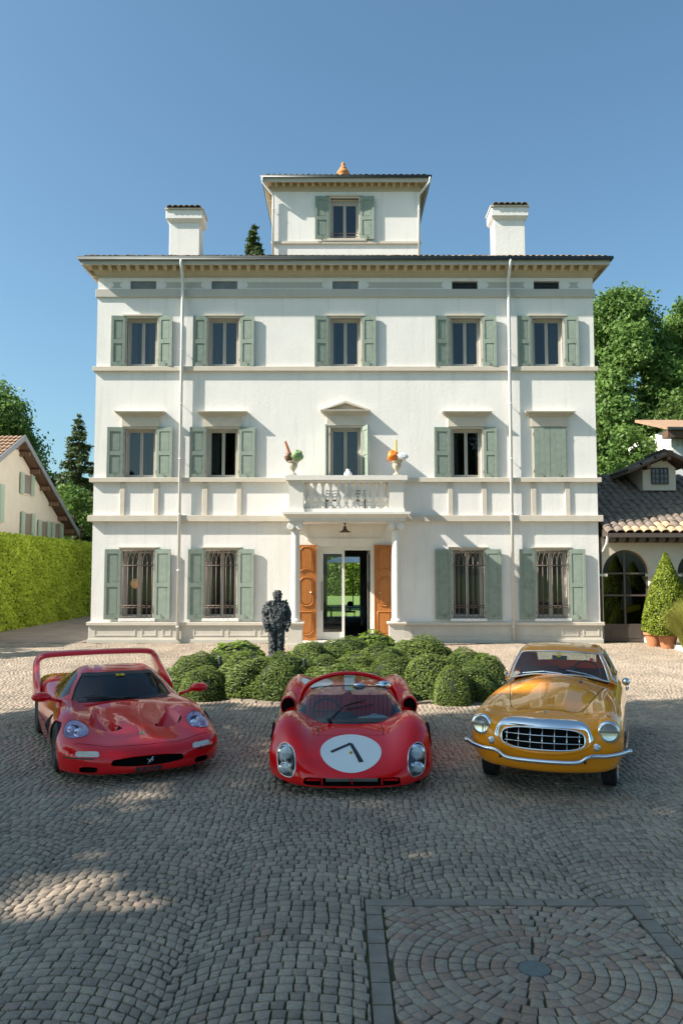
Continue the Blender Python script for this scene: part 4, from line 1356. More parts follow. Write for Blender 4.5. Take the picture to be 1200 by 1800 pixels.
# left
leaf_tree('broadleaf_tree', 'rounded green tree behind the ridge of the beige house', (-23.4, 52, 0), 14.6, 4, 4.6, 35, n_cl=48, per=700, size=.14)
spruce('spruce_tree', 'drooping dark spruce between beige house and villa corner', (-16.6, 50, 0), 12.3, 3.0, 42, tiers=30, size=.14, per=110)
leaf_tree('broadleaf_tree', 'bushy yellow green tree over the hedge end below the spruce', (-15.8, 47, 0), 7.6, 1.0, 2.3, 36, n_cl=26, per=520, size=.13)
leaf_tree('broadleaf_tree', 'mid green tree filling the gap behind the beige house eaves', (-18.6, 53, 0), 8.8, 1.5, 2.6, 37, n_cl=26, per=480, size=.15, lm='leaf_dark')
# high trees left of the courtyard: they cast the shade over the parked cars
for i, (bx_, by_, h_, c0_, r_) in enumerate(((-21.5, 5.6, 27, 8, 3.9), (-23.0, .4, 28, 8, 3.9), (-21.8, -4.6, 27, 8, 3.9), (-23.2, -9.4, 26, 8, 3.9), (-17.0, 8.9, 15.5, 4.5, 3.4), (-16.4, 3.0, 14, 4.5, 3.2))):
    leaf_tree('shade_tree', ['very tall tree in the row beside the forecourt, nearest the hedge', 'very tall tree in the forecourt row, second from the hedge', 'very tall tree in the forecourt row, third from the hedge', 'very tall tree in the forecourt row, fourth from the hedge',
              'mid sized tree between the tall row and the red winged car', 'mid sized tree between the tall row and the open cobbles'][i], (bx_, by_, 0), h_, c0_, r_, 60 + i, n_cl=48 if h_ > 20 else 24, per=165, size=.27, trunk_r=.36, lm='leaf_dark', shape=.6, cl_r=(.22, .33))
ov = leaf_tree('unseen_overhanging_tree', 'leafy tree overhanging the open cobbles in front of the cars', (-8.0, 2.2, 0), 14, 7.2, 4.0, 90, n_cl=38, per=260, size=.2, trunk_r=.3, lm='leaf_dark')
leaf_tree('unseen_overhanging_tree', 'broad unseen tree added behind the open cobbles to darken them, annex side', (7.0, -3.0, 0), 14, 6.0, 4.8, 91, n_cl=40, per=200, size=.22, trunk_r=.32, lm='leaf_dark')  # added out of view to block sky light and darken the near cobbles
leaf_tree('broadleaf_tree', 'small tree outside the drive throwing shade on the villa corner', (-17.6, 21.5, 0), 7.6, 3.4, 2.0, 70, n_cl=20, per=300, size=.17)

# ---- clipped hedge on the left
def hedge(name, label, x0, x1, y0, y1, h, lm, n, size, seed, face='x1'):
    ng = np.random.default_rng(seed)
    e = empty(name, ((x0 + x1) / 2, (y0 + y1) / 2, 0), label=label, cat='hedge')
    ox, oy = e.location.x, e.location.y
    core = MB().box(x0 + .12 - ox, x1 - .12 - ox, y0 + .12 - oy, y1 - .12 - oy, 0, h - .15).build('core', mat(name + '_twigs', (.03, .035, .012), .95), e)
    P, N = [], []
    areas = {'x1': (y1 - y0) * h, 'x0': (y1 - y0) * h * .3, 'y0': (x1 - x0) * h, 'z': (x1 - x0) * (y1 - y0)}
    tot = sum(areas.values())
    for k, a in areas.items():
        m_ = int(n * a / tot)
        U = ng.random((m_, 2)); dsp = np.abs(ng.normal(0, .11, m_)) - .10
        if k == 'x1': p = np.stack([x1 - dsp, y0 + (y1 - y0) * U[:, 0], h * U[:, 1]], 1); nn = (1, 0, .4)
        elif k == 'x0': p = np.stack([x0 + dsp, y0 + (y1 - y0) * U[:, 0], h * U[:, 1]], 1); nn = (-1, 0, .4)
        elif k == 'y0': p = np.stack([x0 + (x1 - x0) * U[:, 0], y0 + dsp, h * U[:, 1]], 1); nn = (0, -1, .4)
        else: p = np.stack([x0 + (x1 - x0) * U[:, 0], y0 + (y1 - y0) * U[:, 1], h - dsp * 1.6 + .04 * np.sin(5 * U[:, 1] * (y1 - y0)) + .03 * np.sin(13 * U[:, 1] * (y1 - y0))], 1); nn = (0, 0, 1)
        P.append(p - np.array([ox, oy, 0])); N.append(np.tile(np.array(nn, dtype=float), (m_, 1)))
    PP = np.concatenate(P); cl_ = .5 + .22 * np.sin(PP[:, 1] * 2.1 + 1.7 * np.sin(PP[:, 2] * 1.9)) * np.cos(PP[:, 2] * 2.7 + PP[:, 1] * .8)
    V, F, T = leaf_quads(PP, np.concatenate(N), size, ng, spread=.8, tint=np.clip(cl_ + ng.normal(0, .24, len(PP)), 0, 1))
    link_mesh('foliage', np_mesh('foliage', V, F, T), M[lm], e)
    return e
hedge('clipped_hedge', 'tall clipped yellow green hedge along the side road', -15.0, -13.45, 24.5, 46, 3.78, 'hedge_leaf', 62000, .075, 51)

# ---- beige house on the left
M['beige'] = mat('beige_render', (.55, .50, .43), .9, var=.05, vscale=2, bump=.15, bscale=20)
M['pale_shutter'] = mat('pale_green_shutter', (.30, .38, .31), .6, var=.08)
M['red_tile'] = mat('warm_roof_tile', (.34, .21, .13), .9, var=.35, vscale=7, bump=.4, bscale=20, stain=(.33, .28, .2), stain_scale=4, stain_amt=.5)
bh = empty('beige_house', (-19, 36, 0), label='beige gabled house with pale green shutters behind the hedge', cat='house')
def hb_(mb, name, m, parent=bh, **k):
    o = mb.build(name, m, parent, **k)
    if parent is bh: o.matrix_parent_inverse = Matrix.Translation((19, -36, 0))
    return o
HX = -15.1; ry_, rz_ = 36.4, 8.45; sl_ = math.tan(math.radians(27.5))
def rz_at(y): return rz_ - abs(y - ry_) * sl_
w = MB(); w.yz_prism([(28.5, 0), (43.2, 0), (43.2, rz_at(43.2) - .1), (ry_, rz_ - .1), (28.5, rz_at(28.5) - .1)], -26, HX)
hb_(w, 'wall', M['beige'])
rf = MB()
for (ya, yb) in ((ry_, 44.3), (27.4, ry_)):
    za, zb = rz_at(ya), rz_at(yb)
    rf.add([(-26.5, ya, za), (HX + .5, ya, za), (HX + .5, yb, zb), (-26.5, yb, zb), (-26.5, ya, za + .12), (HX + .5, ya, za + .12), (HX + .5, yb, zb + .12), (-26.5, yb, zb + .12)],
           [(3, 2, 1, 0), (4, 5, 6, 7), (0, 1, 5, 4), (1, 2, 6, 5), (2, 3, 7, 6), (3, 0, 4, 7)])
ro_ = hb_(rf, 'roof', M['dark_wood'])
sh = MB()
n_c = 56; n_r = 22
for k in range(n_c):
    x = -26.4 + (HX + .45 + 26.4) * (k + .5) / n_c
    for (ya, yb) in ((28.0 - .6, ry_), (44.3, ry_)):
        for r__ in range(n_r):
            t0, t1 = r__ / n_r, (r__ + 1.12) / n_r
            y0_, y1_ = ya + (yb - ya) * t0, ya + (yb - ya) * min(1, t1)
            pts = []
            for (yy, rr, lift) in ((y0_, .11, .035), (y1_, .09, 0)):
                pts.append([(x + rr * math.cos(math.pi * q / 3), yy, rz_at(yy) + .12 + lift + rr * .8 * math.sin(math.pi * q / 3)) for q in range(4)])
            sh.grid(pts)
o = sh.build('roof_tiles', M['red_tile'], ro_, smooth=True); o['kind'] = 'stuff'
vg = MB()
for (ya, yb) in ((ry_, 44.35), (27.35, ry_)):
    za, zb = rz_at(ya), rz_at(yb)
    vg.add([(HX + .5, ya, za - .05), (HX + .55, ya, za - .05), (HX + .55, yb, zb - .05), (HX + .5, yb, zb - .05), (HX + .5, ya, za + .22), (HX + .55, ya, za + .22), (HX + .55, yb, zb + .22), (HX + .5, yb, zb + .22)],
           [(3, 2, 1, 0), (4, 5, 6, 7), (0, 1, 5, 4), (1, 2, 6, 5), (2, 3, 7, 6), (3, 0, 4, 7)])
hb_(vg, 'verge_board', mat('grey_zinc_verge', (.25, .25, .27), .5, metal=.4))
pur = MB().box(0, .47, -.10, .10, -.24, -.02); pme = pur.mesh('purlin'); fix_normals(pme); pme.materials.append(M['dark_wood'])
for y in (29.5, 31.6, 33.7, 35.9, 37.2, 38.5, 39.8, 41.1, 42.4, 43.6):
    put(pme, 'purlin', (HX + 19 - .02, y - 36, rz_at(y) - .02), bh)
def side_window(y, z0, z1, half_w, swing):
    f = MB().box(HX - .02, HX + .03, y - half_w - .08, y + half_w + .08, z0 - .08, z1 + .08)
    fo = hb_(f, 'window', mat('beige_casing', (.55, .45, .38), .8))
    MB().box(HX + .028, HX + .036, y - half_w, y + half_w, z0, z1).build('pane', mat('shaded_pane', (.22, .17, .15), .25), fo)
    for s in (-1, 1):
        b = MB(); a0 = y + s * half_w; a1 = y + s * half_w * 2.0
        lo_, hi_ = min(a0, a1), max(a0, a1)
        b.box(HX + .05, HX + .10, lo_, hi_, z0 - .04, z1 + .04)
        for zz in (z0 + .05, (z0 + z1) / 2 + .04): b.box(HX + .099, HX + .112, lo_ + .08, hi_ - .08, zz, zz + (z1 - z0) / 2 - .12)
        b.build('shutter', M['pale_shutter'], fo)
side_window(38.0, 6.1, 7.0, .42, 0)
for y in (38.2, 40.3, 42.2): side_window(y, 3.6 if y < 41 else 3.5, 5.15 if y < 39 else 4.9, .42, 0)
side_window(34.4, 4.6, 6.2, .5, 0)

# ---- annex on the right
M['cream'] = mat('cream_render', (.66, .57, .45), .9, var=.05, vscale=2, bump=.15, bscale=20)
M['old_tile'] = mat('dark_weathered_tile', (.20, .155, .125), .9, var=.4, vscale=9, bump=.5, bscale=25, stain=(.16, .15, .12), stain_scale=5, stain_amt=.6)
M['new_tile'] = mat('pale_clay_tile', (.48, .32, .20), .9, var=.3, vscale=9, bump=.4, bscale=25)
M['brown_metal'] = mat('brown_painted_metal', (.10, .075, .062), .45, var=.1)
an_ = empty('annex', (12, 27, 0), label='low cream annex with dark barrel tile roof and arched glazed door', cat='house')
AX0, AX1, AY = X1 + .13, 17.5, FAC_Y + .1
def ab(mb, name, m, parent=an_, **k):
    o = mb.build(name, m, parent, **k)
    if parent is an_: o.matrix_parent_inverse = Matrix.Translation((-12, -27, 0))
    return o
ae = on_y(1100, 940, AY - .5)[1]          # eave height
def arch_wall(x0, x1, z1, yf, yb, arches):
    """wall with round-headed openings: (centre, half width, spring height)"""
    mb = MB(); x = x0
    for (c, hw_, zs) in arches:
        mb.box(x, c - hw_, yf, yb, 0, z1)
        n = 16
        for k in range(n):
            a0 = math.pi - math.pi * k / n; a1 = math.pi - math.pi * (k + 1) / n
            p0 = (c + hw_ * math.cos(a0), zs + hw_ * math.sin(a0)); p1 = (c + hw_ * math.cos(a1), zs + hw_ * math.sin(a1))
            mb.xz_prism([p0, p1, (p1[0], z1), (p0[0], z1)], yf, yb)
        x = c + hw_
    mb.box(x, x1, yf, yb, 0, z1)
    return mb
ac = on_y(1101, 1050, AY)[0]; ahw = (on_y(1143, 1050, AY)[0] - on_y(1060, 1050, AY)[0]) / 2
azs = on_y(1100, 1008, AY)[1]
arches = [(ac, ahw, azs), (ac + 2.55, ahw, azs), (ac + 5.1, ahw, azs)]
ab(arch_wall(AX0, AX1, ae + .05, AY, AY + .35, arches), 'wall', M['cream'])
ab(MB().box(AX1 - .3, AX1, AY + .35, AY + 9, 0, ae).box(AX0, AX1, AY + 9, AY + 9.3, 0, ae), 'wall', M['cream'])
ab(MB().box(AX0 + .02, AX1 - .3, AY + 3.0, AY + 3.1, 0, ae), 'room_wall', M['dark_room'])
ab(MB().box(AX0, AX0 + .06, AY + .35, AY + 9, 0, ae), 'wall', M['cream'])
for (c, hw_, zs) in arches:
    d_ = MB(); y0, y1 = AY + .18, AY + .24
    d_.box(c - hw_, c + hw_, y0, y1, .02, .62)
    d_.box(c - hw_ + .28, c + hw_ - .28, y0 - .012, y0 + .001, .14, .52)
    for xx in (c - hw_, c - .03, c + hw_ - .06): d_.box(xx, xx + .06, y0, y1, .62, zs if xx != c - .03 else zs + hw_ - .02)
    for zz in (zs - .75, zs): d_.box(c - hw_ + .06, c + hw_ - .06, y0 - .002, y1 - .002, zz - .03, zz + .03)
    d_.tube([(c + (hw_ - .03) * math.cos(a), y0 + .03, zs + (hw_ - .03) * math.sin(a)) for a in [math.pi * k / 16 for k in range(17)]], .035, 6)
    do = ab(d_, 'arched_door', M['brown_metal'])
    pts = [(c - hw_ + .03, .62), (c + hw_ - .03, .62)] + [(c + (hw_ - .03) * math.cos(math.pi * k / 16), zs + (hw_ - .03) * math.sin(math.pi * k / 16)) for k in range(17)]
    MB().xz_prism(pts, AY + .205, AY + .211).build('pane', M['glass'], do)
    for s in (-1, 1):
        ab(MB().box(c + s * (hw_ + .02) - .17, c + s * (hw_ + .02) + .17, AY - .04, AY + .02, zs - .10, zs - .01), 'impost', M['stone'])
# inside: pale cloth and a yellow display behind the first arch
cl_ = MB().lathe([(.06, 0), (.16, -.2), (.2, -.9), (.24, -1.2), (.1, -1.25)], 10, (ac + .42, AY + 1.2, 2.25)).build('hanging_coat', mat('pale_cloth', (.6, .58, .53), .9), smooth=True)
setp(cl_, 'pale coat hanging inside behind the arched door', 'coat')
yl = MB().xz_prism([(ac + .25, .95), (ac + .75, 1.08), (ac + .75, 1.25), (ac + .3, 1.2)], AY + .8, AY + 1.1).build('display_board', mat('yellow_board', (.70, .45, .02), .5))
yl2 = setp(yl, 'yellow wedge shaped board standing inside the arched door', 'board')
# roof
apz = math.tan(math.radians(26)); ay0 = AY - .55; depth = 5.2
ab(MB().yz_prism([(ay0, ae + .02), (ay0 + depth, ae + .02 + depth * apz), (ay0 + 2 * depth, ae + .02), (ay0 + 2 * depth, ae - .05), (ay0, ae - .05)], AX0 - .0, AX1 + .4), 'roof', mat('roof_underlay', (.07, .055, .045), .9))
roof_a = an_.children[-1]
at_old = tile_mesh('roof_tile', .155, .135, .50, 'old_tile'); at_new = tile_mesh('roof_tile', .155, .135, .50, 'new_tile')
arng = random.Random(9)
col_n = 18; row_n = 15; cw = .30
for c in range(col_n):
    for r__ in range(row_n):
        x = AX0 + .16 + c * cw; dy = r__ * .365
        if dy > depth - .1: continue
        if r__ > 3 and 3 < c < 3: continue
        me_ = at_new if (r__ == 0 and c > 1) or (r__ == 1 and c > 4 and arng.random() < .75) else at_old
        put(me_, 'roof_tile', (x + arng.uniform(-.012, .012) - 0, ay0 - .06 + dy, ae + .05 + dy * apz + arng.uniform(0, .02)), roof_a, (math.radians(25) + arng.uniform(-.03, .03), 0, arng.uniform(-.05, .05)))
ug = MB()
for c in range(int((AX1 - AX0 - col_n * cw) / cw)):
    x = AX0 + .16 + (col_n + c) * cw
    for r__ in range(14):
        dy = r__ * .365
        ug.grid([[(x + rr * math.cos(math.pi * q / 4), ay0 - .06 + yy, ae + .05 + yy * apz + lift + rr * .75 * math.sin(math.pi * q / 4)) for q in range(5)] for (yy, rr, lift) in ((dy, .155, .03), (dy + .42, .135, 0))])
o = ug.build('roof_tiles', M['old_tile'], roof_a, smooth=True); o['kind'] = 'stuff'
ab(MB().box(AX0, AX1 + .4, ay0 - .10, ay0 - .02, ae - .09, ae + .05), 'gutter', M['brown_metal'])
rm = MB().yz_prism([(0, 0), (.55, 0), (.55, -.20), (.12, -.20), (.03, -.15), (0, -.08)], -.11, .11).mesh('rafter_end'); fix_normals(rm); rm.materials.append(M['brown_metal'])
x = AX0 + .2
while x < AX1:
    put(rm, 'rafter_end', (x - 12, ay0 - .0 - 27, ae - .055), an_); x += .335
ab(MB().tube([(AX0 + .03, ay0 - .02, ae - .05), (AX0 + .03, ay0 + .1, ae - .3), (AX0 + .03, AY - .06, ae - .55)], .045, 8), 'downpipe', M['downpipe'])
# dormer
DYc = AY + 2.6
dx0, dz0 = on_y(1129, 850, DYc); dx1, _ = on_y(1187, 850, DYc); _, dzr = on_y(1165, 803, DYc); dxm = on_y(1166, 803, DYc)[0]
_, dze = on_y(1166, 823, DYc)
_, dzb = on_y(1166, 862, DYc)
ab(MB().xz_prism([(dx0, dzb), (dx1, dzb), (dx1, dze), (dxm, dzr - .08), (dx0, dze)], DYc, DYc + 3.2), 'dormer', M['cream'])
dorm = an_.children[-1]
wx0, wz1 = on_y(1143, 823, DYc); wx1, wz0 = on_y(1173, 851, DYc)
fr_ = MB(); fr_.box(wx0, wx1, DYc - .03, DYc + .02, wz0, wz1)
fo = fr_.build('window', M['gutter'], dorm)
for k in range(2):
    MB().box(wx0 + .04 + k * (wx1 - wx0) / 2, wx0 - .03 + (k + 1) * (wx1 - wx0) / 2, DYc - .036, DYc - .028, wz0 + .04, wz1 - .04).build('pane', mat('dim_pane', (.12, .13, .14), .1), dorm)
gb = MB()
for k in range(5): gb.tube([(wx0 + (wx1 - wx0) * k / 4, DYc - .07, wz0), (wx0 + (wx1 - wx0) * k / 4, DYc - .07, wz1)], .012, 5)
for k in range(4): gb.tube([(wx0, DYc - .08, wz0 + (wz1 - wz0) * k / 3), (wx1, DYc - .08, wz0 + (wz1 - wz0) * k / 3)], .012, 5)
gb.build('window_grille', M['iron'], dorm)
dr = MB(); ov = .5
def dz_at(x): return dzr - abs(x - dxm) * .45
for (xa, xb) in ((dxm, dx1 + .45), (dx0 - .75, dxm)):
    dr.prism([(xa, 0), (xb, 0)], lambda a, b: (a, DYc - ov, dz_at(a)), lambda a, b: (a, DYc - ov, dz_at(a))) if False else None
    za, zb = dz_at(xa), dz_at(xb)
    dr.add([(xa, DYc - ov, za), (xb, DYc - ov, zb), (xb, DYc + 3.4, zb), (xa, DYc + 3.4, za), (xa, DYc - ov, za + .09), (xb, DYc - ov, zb + .09), (xb, DYc + 3.4, zb + .09), (xa, DYc + 3.4, za + .09)],
           [(3, 2, 1, 0), (4, 5, 6, 7), (0, 1, 5, 4), (1, 2, 6, 5), (2, 3, 7, 6), (3, 0, 4, 7)])
dr.build('dormer_roof', M['dark_wood'], dorm)
for s, xe in ((1, dx1 + .45), (-1, dx0 - .75)):
    for k in range(7):
        for j in range(3):
            t = (j + .1) / 3
            x = xe + (dxm - xe) * t
            a_ = -s * math.atan(.45)
            o = put(at_old, 'roof_tile', (x, DYc - ov + .12 + k * .29, dz_at(x) + .10), dorm, (0, 0, 0))
            o.rotation_euler = Matrix.Rotation(math.atan(.45) * s, 4, 'Y').to_euler() if False else (0, 0, 0)
            o.matrix_local = Matrix.Translation((x, DYc - ov + .14 + k * .29, dz_at(x) + .09)) @ Matrix.Rotation(s * math.atan(.45), 4, 'Y') @ Matrix.Rotation(s * math.pi / 2, 4, 'Z')
for k in range(8): put(at_old, 'ridge_tile', (dxm, DYc - ov - .05 + k * .42, dzr + .07), dorm)
for k in (-1, 0, 1):
    xx = dxm + k * .75
    MB().box(xx - .07, xx + .07, DYc - ov + .03, DYc + .01, dz_at(xx) - .17, dz_at(xx) - .01).build('purlin', M['dark_wood'], dorm)
# white house further back on the right
wb = empty('white_house', (18, 41, 0), label='white walled house with brown eaves behind the annex roof', cat='house')
def wbp(mb, name, m, **k):
    o = mb.build(name, m, wb, **k); o.matrix_parent_inverse = Matrix.Translation((-18, -41, 0)); return o
bx_, bz_ = on_y(1180, 772, 40)
wbp(MB().box(bx_, bx_ + 8, 40, 47, 0, bz_ + .6), 'wall', M['stucco'])
wr = MB()
wr.add([(bx_ - .55, 39.2, bz_ + .35), (bx_ + 8, 39.2, bz_ + .35), (bx_ + 8, 43.5, bz_ + 1.5), (bx_ - .55, 43.5, bz_ + 1.5), (bx_ - .55, 39.2, bz_ + .5), (bx_ + 8, 39.2, bz_ + .5), (bx_ + 8, 43.5, bz_ + 1.65), (bx_ - .55, 43.5, bz_ + 1.65)],
       [(3, 2, 1, 0), (4, 5, 6, 7), (0, 1, 5, 4), (1, 2, 6, 5), (2, 3, 7, 6), (3, 0, 4, 7)])
wbp(wr, 'roof', M['red_tile'])
wbp(MB().box(bx_ - .5, bx_ + 8, 39.25, 40.0, bz_ + .0, bz_ + .34), 'eaves_board', M['dark_wood'])
wbp(MB().box(bx_ - .55, bx_ + 8, 39.1, 39.2, bz_ + .34, bz_ + .46), 'gutter', M['gutter'])
for k in range(6): wbp(MB().box(bx_ + .25 + k * .22, bx_ + .36 + k * .22, 39.94, 40.02, bz_ - .35, bz_ - .05), 'vent_slot', M['beige'])
wbp(MB().tube([(bx_ + .9, 39.3, bz_ + .33), (bx_ + .9, 39.6, bz_ + .05), (bx_ + .9, 39.9, bz_ - .1), (bx_ + .9, 39.9, 0)], .06, 8), 'downpipe', M['downpipe'])
wbp(MB().box(bx_ + 1.3, bx_ + 2.3, 39.97, 40.02, bz_ - 2.3, bz_ - .6), 'window', M['gutter'])

# ---- round bed with clipped domes
bedm = MB().lathe([(0, .30), (1.6, .26), (2.6, .14), (3.25, .03), (3.36, 0)], 48, (BED_C[0], BED_C[1], 0)).build('planting_bed', mat('dark_bed_soil', (.035, .028, .018), .95, var=.4, vscale=12, bump=.8, bscale=25), smooth=True)
setp(bedm, kind='structure')
kb = MB()
for k in range(64):
    a0, a1 = 2 * math.pi * (k + .06) / 64, 2 * math.pi * (k + .94) / 64
    p = [(BED_C[0] + rr * math.cos(a), BED_C[1] + rr * math.sin(a)) for rr, a in ((3.33, a0), (3.33, a1), (3.45, a1), (3.45, a0))]
    kb.xy_prism(p, 0.0, .06)
ko = kb.build('bed_edging', M['slab'], None); setp(ko, kind='structure')
def dome_mesh(seed, lm, n=6500, size=.024, rough=.035):
    ng = np.random.default_rng(seed)
    dd = ng.normal(0, 1, (n, 3)); dd[:, 2] = np.abs(dd[:, 2]) * .9 - .12; dd /= np.linalg.norm(dd, axis=1, keepdims=True)
    wob = 1 + .06 * np.sin(3 * dd[:, 0:1] * 2 + seed) * np.cos(4 * dd[:, 1:2] + seed) + .035 * np.sin(9 * dd[:, 0:1] + 7 * dd[:, 2:3])
    p = dd * wob * (1 - np.abs(ng.normal(0, rough, (n, 1)))) * .5
    p[:, 2] = p[:, 2] * 2
    V, F, T = leaf_quads(p, dd, size, ng, spread=.55, tint=np.clip(ng.normal(.32 + .1 * (seed % 4), .24, n) + .12 * np.sin(7 * dd[:, 0] + seed) * np.sin(6 * dd[:, 1]), 0, 1))
    me = np_mesh('foliage', V, F, T); me.materials.append(M[lm])
    c = MB(); prof = [(.46 * math.cos(a), .92 * math.sin(a)) for a in [-.15, .15, .45, .75, 1.05, 1.3, 1.5]] + [(0, .92)]
    c.lathe(prof, 16); cm_ = c.mesh('core'); fix_normals(cm_); cm_.materials.append(M['core_twigs'])
    return me, cm_
M['core_twigs'] = mat('shrub_twigs', (.014, .022, .008), .95)
domes = [dome_mesh(s, 'box_leaf') for s in (1, 2, 3, 4)]
limes = [dome_mesh(s, 'lime_leaf', 2200, .05, .13) for s in (5, 6)]
def bush(u, vt, wpx, Y, variants, name, label, group, i, lean=0):
    me, cm_ = variants[i % len(variants)]
    sc = 1400 / (Y * 1.0)
    x = (u - 600) / sc; wdt = wpx / sc
    top = on_y(u, vt, Y)[1]
    rr = math.hypot(x - BED_C[0], Y - BED_C[1])
    zb = .02 + .26 * max(0, 1 - (rr / 3.3) ** 2)
    e = empty(name, (x, Y, zb), label=label, cat='shrub', group=group)
    e.rotation_euler = (0, 0, i * 1.3)
    h = max(.3, top - zb) / .98
    for m_, nm in ((me, 'foliage'), (cm_, 'core')):
        o = bpy.data.objects.new(nm, m_); COL.objects.link(o); o.parent = e; o.scale = (wdt * 1.36, wdt * 1.2, h)
    return e
BL = [(352, 1149, 92, 16.6), (362, 1172, 72, 15.6), (440, 1147, 100, 15.9), (506, 1150, 96, 15.6), (572, 1153, 70, 16.0), (590, 1168, 110, 15.1), (628, 1147, 82, 16.6), (668, 1132, 76, 17.7), (690, 1152, 80, 16.0),
      (757, 1151, 96, 15.7), (738, 1119, 98, 18.9), (828, 1165, 76, 15.6), (818, 1142, 92, 16.9), (853, 1150, 62, 16.4), (545, 1128, 62, 18.3), (609, 1121, 86, 19.0), (402, 1152, 64, 17.4), (650, 1176, 90, 15.0), (792, 1172, 62, 15.05)]
for i, (u, vt, wp, Y) in enumerate(BL):
    bush(u, vt, wp, Y, domes, 'boxwood_dome', 'clipped dark green boxwood dome in the round bed', 'boxwood domes in the round bed', i)
bush(418, 1127, 92, 18.6, limes, 'leafy_shrub', 'loose lime green shrub beside the leafy bronze statue', None, 0)
bush(655, 1110, 86, 20.2, limes, 'leafy_shrub', 'loose lime green shrub in front of the villa door', None, 1)
bush(522, 1143, 40, 19.4, limes, 'leafy_shrub', 'small lime green shrub at the feet of the bronze statue', None, 0)
for (u, v, Y, lb) in ((535, 1166, 15.35, 'small black garden spotlight among domes behind the race car'), (387, 1162, 15.9, 'small black garden spotlight near the red winged car mirror')):
    x, z = on_y(u, v, Y)
    e = empty('garden_spotlight', (x, Y, .02), label=lb, cat='spotlight')
    MB().tube([(0, 0, 0), (0, 0, z - .10)], .012, 6).build('stake', M['gutter'], e)
    MB().lathe([(.02, -.09), (.032, -.07), (.036, .06), (.03, .07), (0, .07)], 10, (0, 0, z)).build('head', M['gutter'], e)

# ---- potted cones, grasses and kerb on the right
M['terracotta'] = mat('terracotta_pot', (.42, .17, .075), .8, var=.15, vscale=6, stain=(.5, .35, .25), stain_scale=4, stain_amt=.4)
def potted_cone(u, vb_, Y, h, r_, label):
    x, _ = on_y(u, 1100, Y)
    e = empty('potted_topiary', (x, Y, .02), label=label, cat='plant')
    MB().lathe([(.20, 0), (.29, .36), (.33, .37), (.33, .44), (.29, .44), (.27, .38), (0, .36)], 22).build('pot', M['terracotta'], e, smooth=False, autosmooth=.6)
    ng = np.random.default_rng(int(u)); n = 11000
    t = ng.random(n) ** 1.35; an = ng.random(n) * 2 * math.pi
    rad = r_ * np.where(t < .12, .72 + t * 2.3, (1 - ((t - .12) / .88) ** 1.5)) * (1 - np.abs(ng.normal(0, .07, n))) + .02
    p = np.stack([rad * np.cos(an), rad * np.sin(an), .44 + h * t], 1)
    N = np.stack([np.cos(an), np.sin(an), np.full(n, .35)], 1)
    V, F, T = leaf_quads(p, N, .042, ng, spread=.7)
    link_mesh('foliage', np_mesh('foliage', V, F, T), M['cone_leaf'], e)
    MB().lathe([(r_ * .6, .46), (r_ * .85, .44 + h * .14), (r_ * .7, .44 + h * .45), (r_ * .4, .44 + h * .75), (0, .44 + h * .95)], 14).tube([(0, 0, .3), (0, 0, .6)], .05, 6).build('core', M['core_twigs'], e)
potted_cone(1172, 0, 25.2, 2.55, .74, 'tall clipped green cone in a terracotta pot by the arched door')
potted_cone(1148, 0, 25.9, .75, .34, 'short clipped bush in a terracotta pot beside the tall cone')
potted_cone(1236, 0, 24.6, 2.3, .7, 'clipped green cone in a pot behind the ornamental grass')
def grass_clump(x, y, h, r_, n, label, seed):
    ng = np.random.default_rng(seed)
    an = ng.random(n) * 2 * math.pi; sp = np.sqrt(ng.random(n)) * r_; hh_ = h * ng.uniform(.6, 1.05, n)
    V = np.zeros((n, 8, 3)); ca, sa = np.cos(an), np.sin(an)
    for k, t in enumerate((0, .4, .75, 1.0)):
        rad = .12 * sp / r_ + sp * t ** 1.7
        z = hh_ * (1.25 * t - .42 * t ** 2.5 * (sp / r_))
        w_ = .008 * (1 - t * .9)
        V[:, 2 * k] = np.stack([rad * ca - w_ * sa, rad * sa + w_ * ca, z], 1); V[:, 2 * k + 1] = np.stack([rad * ca + w_ * sa, rad * sa - w_ * ca, z], 1)
    F = np.array([(0, 1, 3, 2), (2, 3, 5, 4), (4, 5, 7, 6)], dtype=np.int32)
    FF = (F[None] + 8 * np.arange(n)[:, None, None]).reshape(-1, 4)
    me = np_mesh('ornamental_grass', V.reshape(-1, 3), FF, np.repeat(np.clip(ng.normal(.55, .25, n), 0, 1), 3))
    o = link_mesh('ornamental_grass', me, M['grass_blade']); o.location = (x, y, .06)
    setp(o, label, 'grass clump')
M['grass_blade'] = leaf_mat('ornamental_grass_blade', (.20, .22, .03), (.52, .48, .13), .4)
gx, gy = on_ground(1190, 1150)
grass_clump(gx + .25, gy - .2, 1.45, .85, 3800, 'golden green ornamental grass clump beside the low white kerb', 3)
grass_clump(gx + 1.5, gy - .9, 1.3, .8, 2600, 'second golden grass clump further along the white kerb', 4)
ka = on_ground(1128, 1128); kb_ = on_ground(1200, 1166)
k1 = (ka[0], ka[1]); k2 = (kb_[0] + 1.2, kb_[1] - 2.0)
dk = Vector((k2[0] - k1[0], k2[1] - k1[1], 0)); ln = dk.length; dk.normalize(); nk = Vector((-dk.y, dk.x, 0))
kerb = empty('kerb', (k1[0], k1[1], 0), label='low white stone kerb edging the strip of golden grasses', cat='kerb')
s_ = 0
while s_ < ln:
    l = min(.9, ln - s_); a = dk * s_; b = dk * (s_ + l - .012)
    MB().xy_prism([(a.x, a.y), (b.x, b.y), (b.x + nk.x * .16, b.y + nk.y * .16), (a.x + nk.x * .16, a.y + nk.y * .16)], 0, .16).build('kerb_stone', M['white_stone'], kerb)
    s_ += l
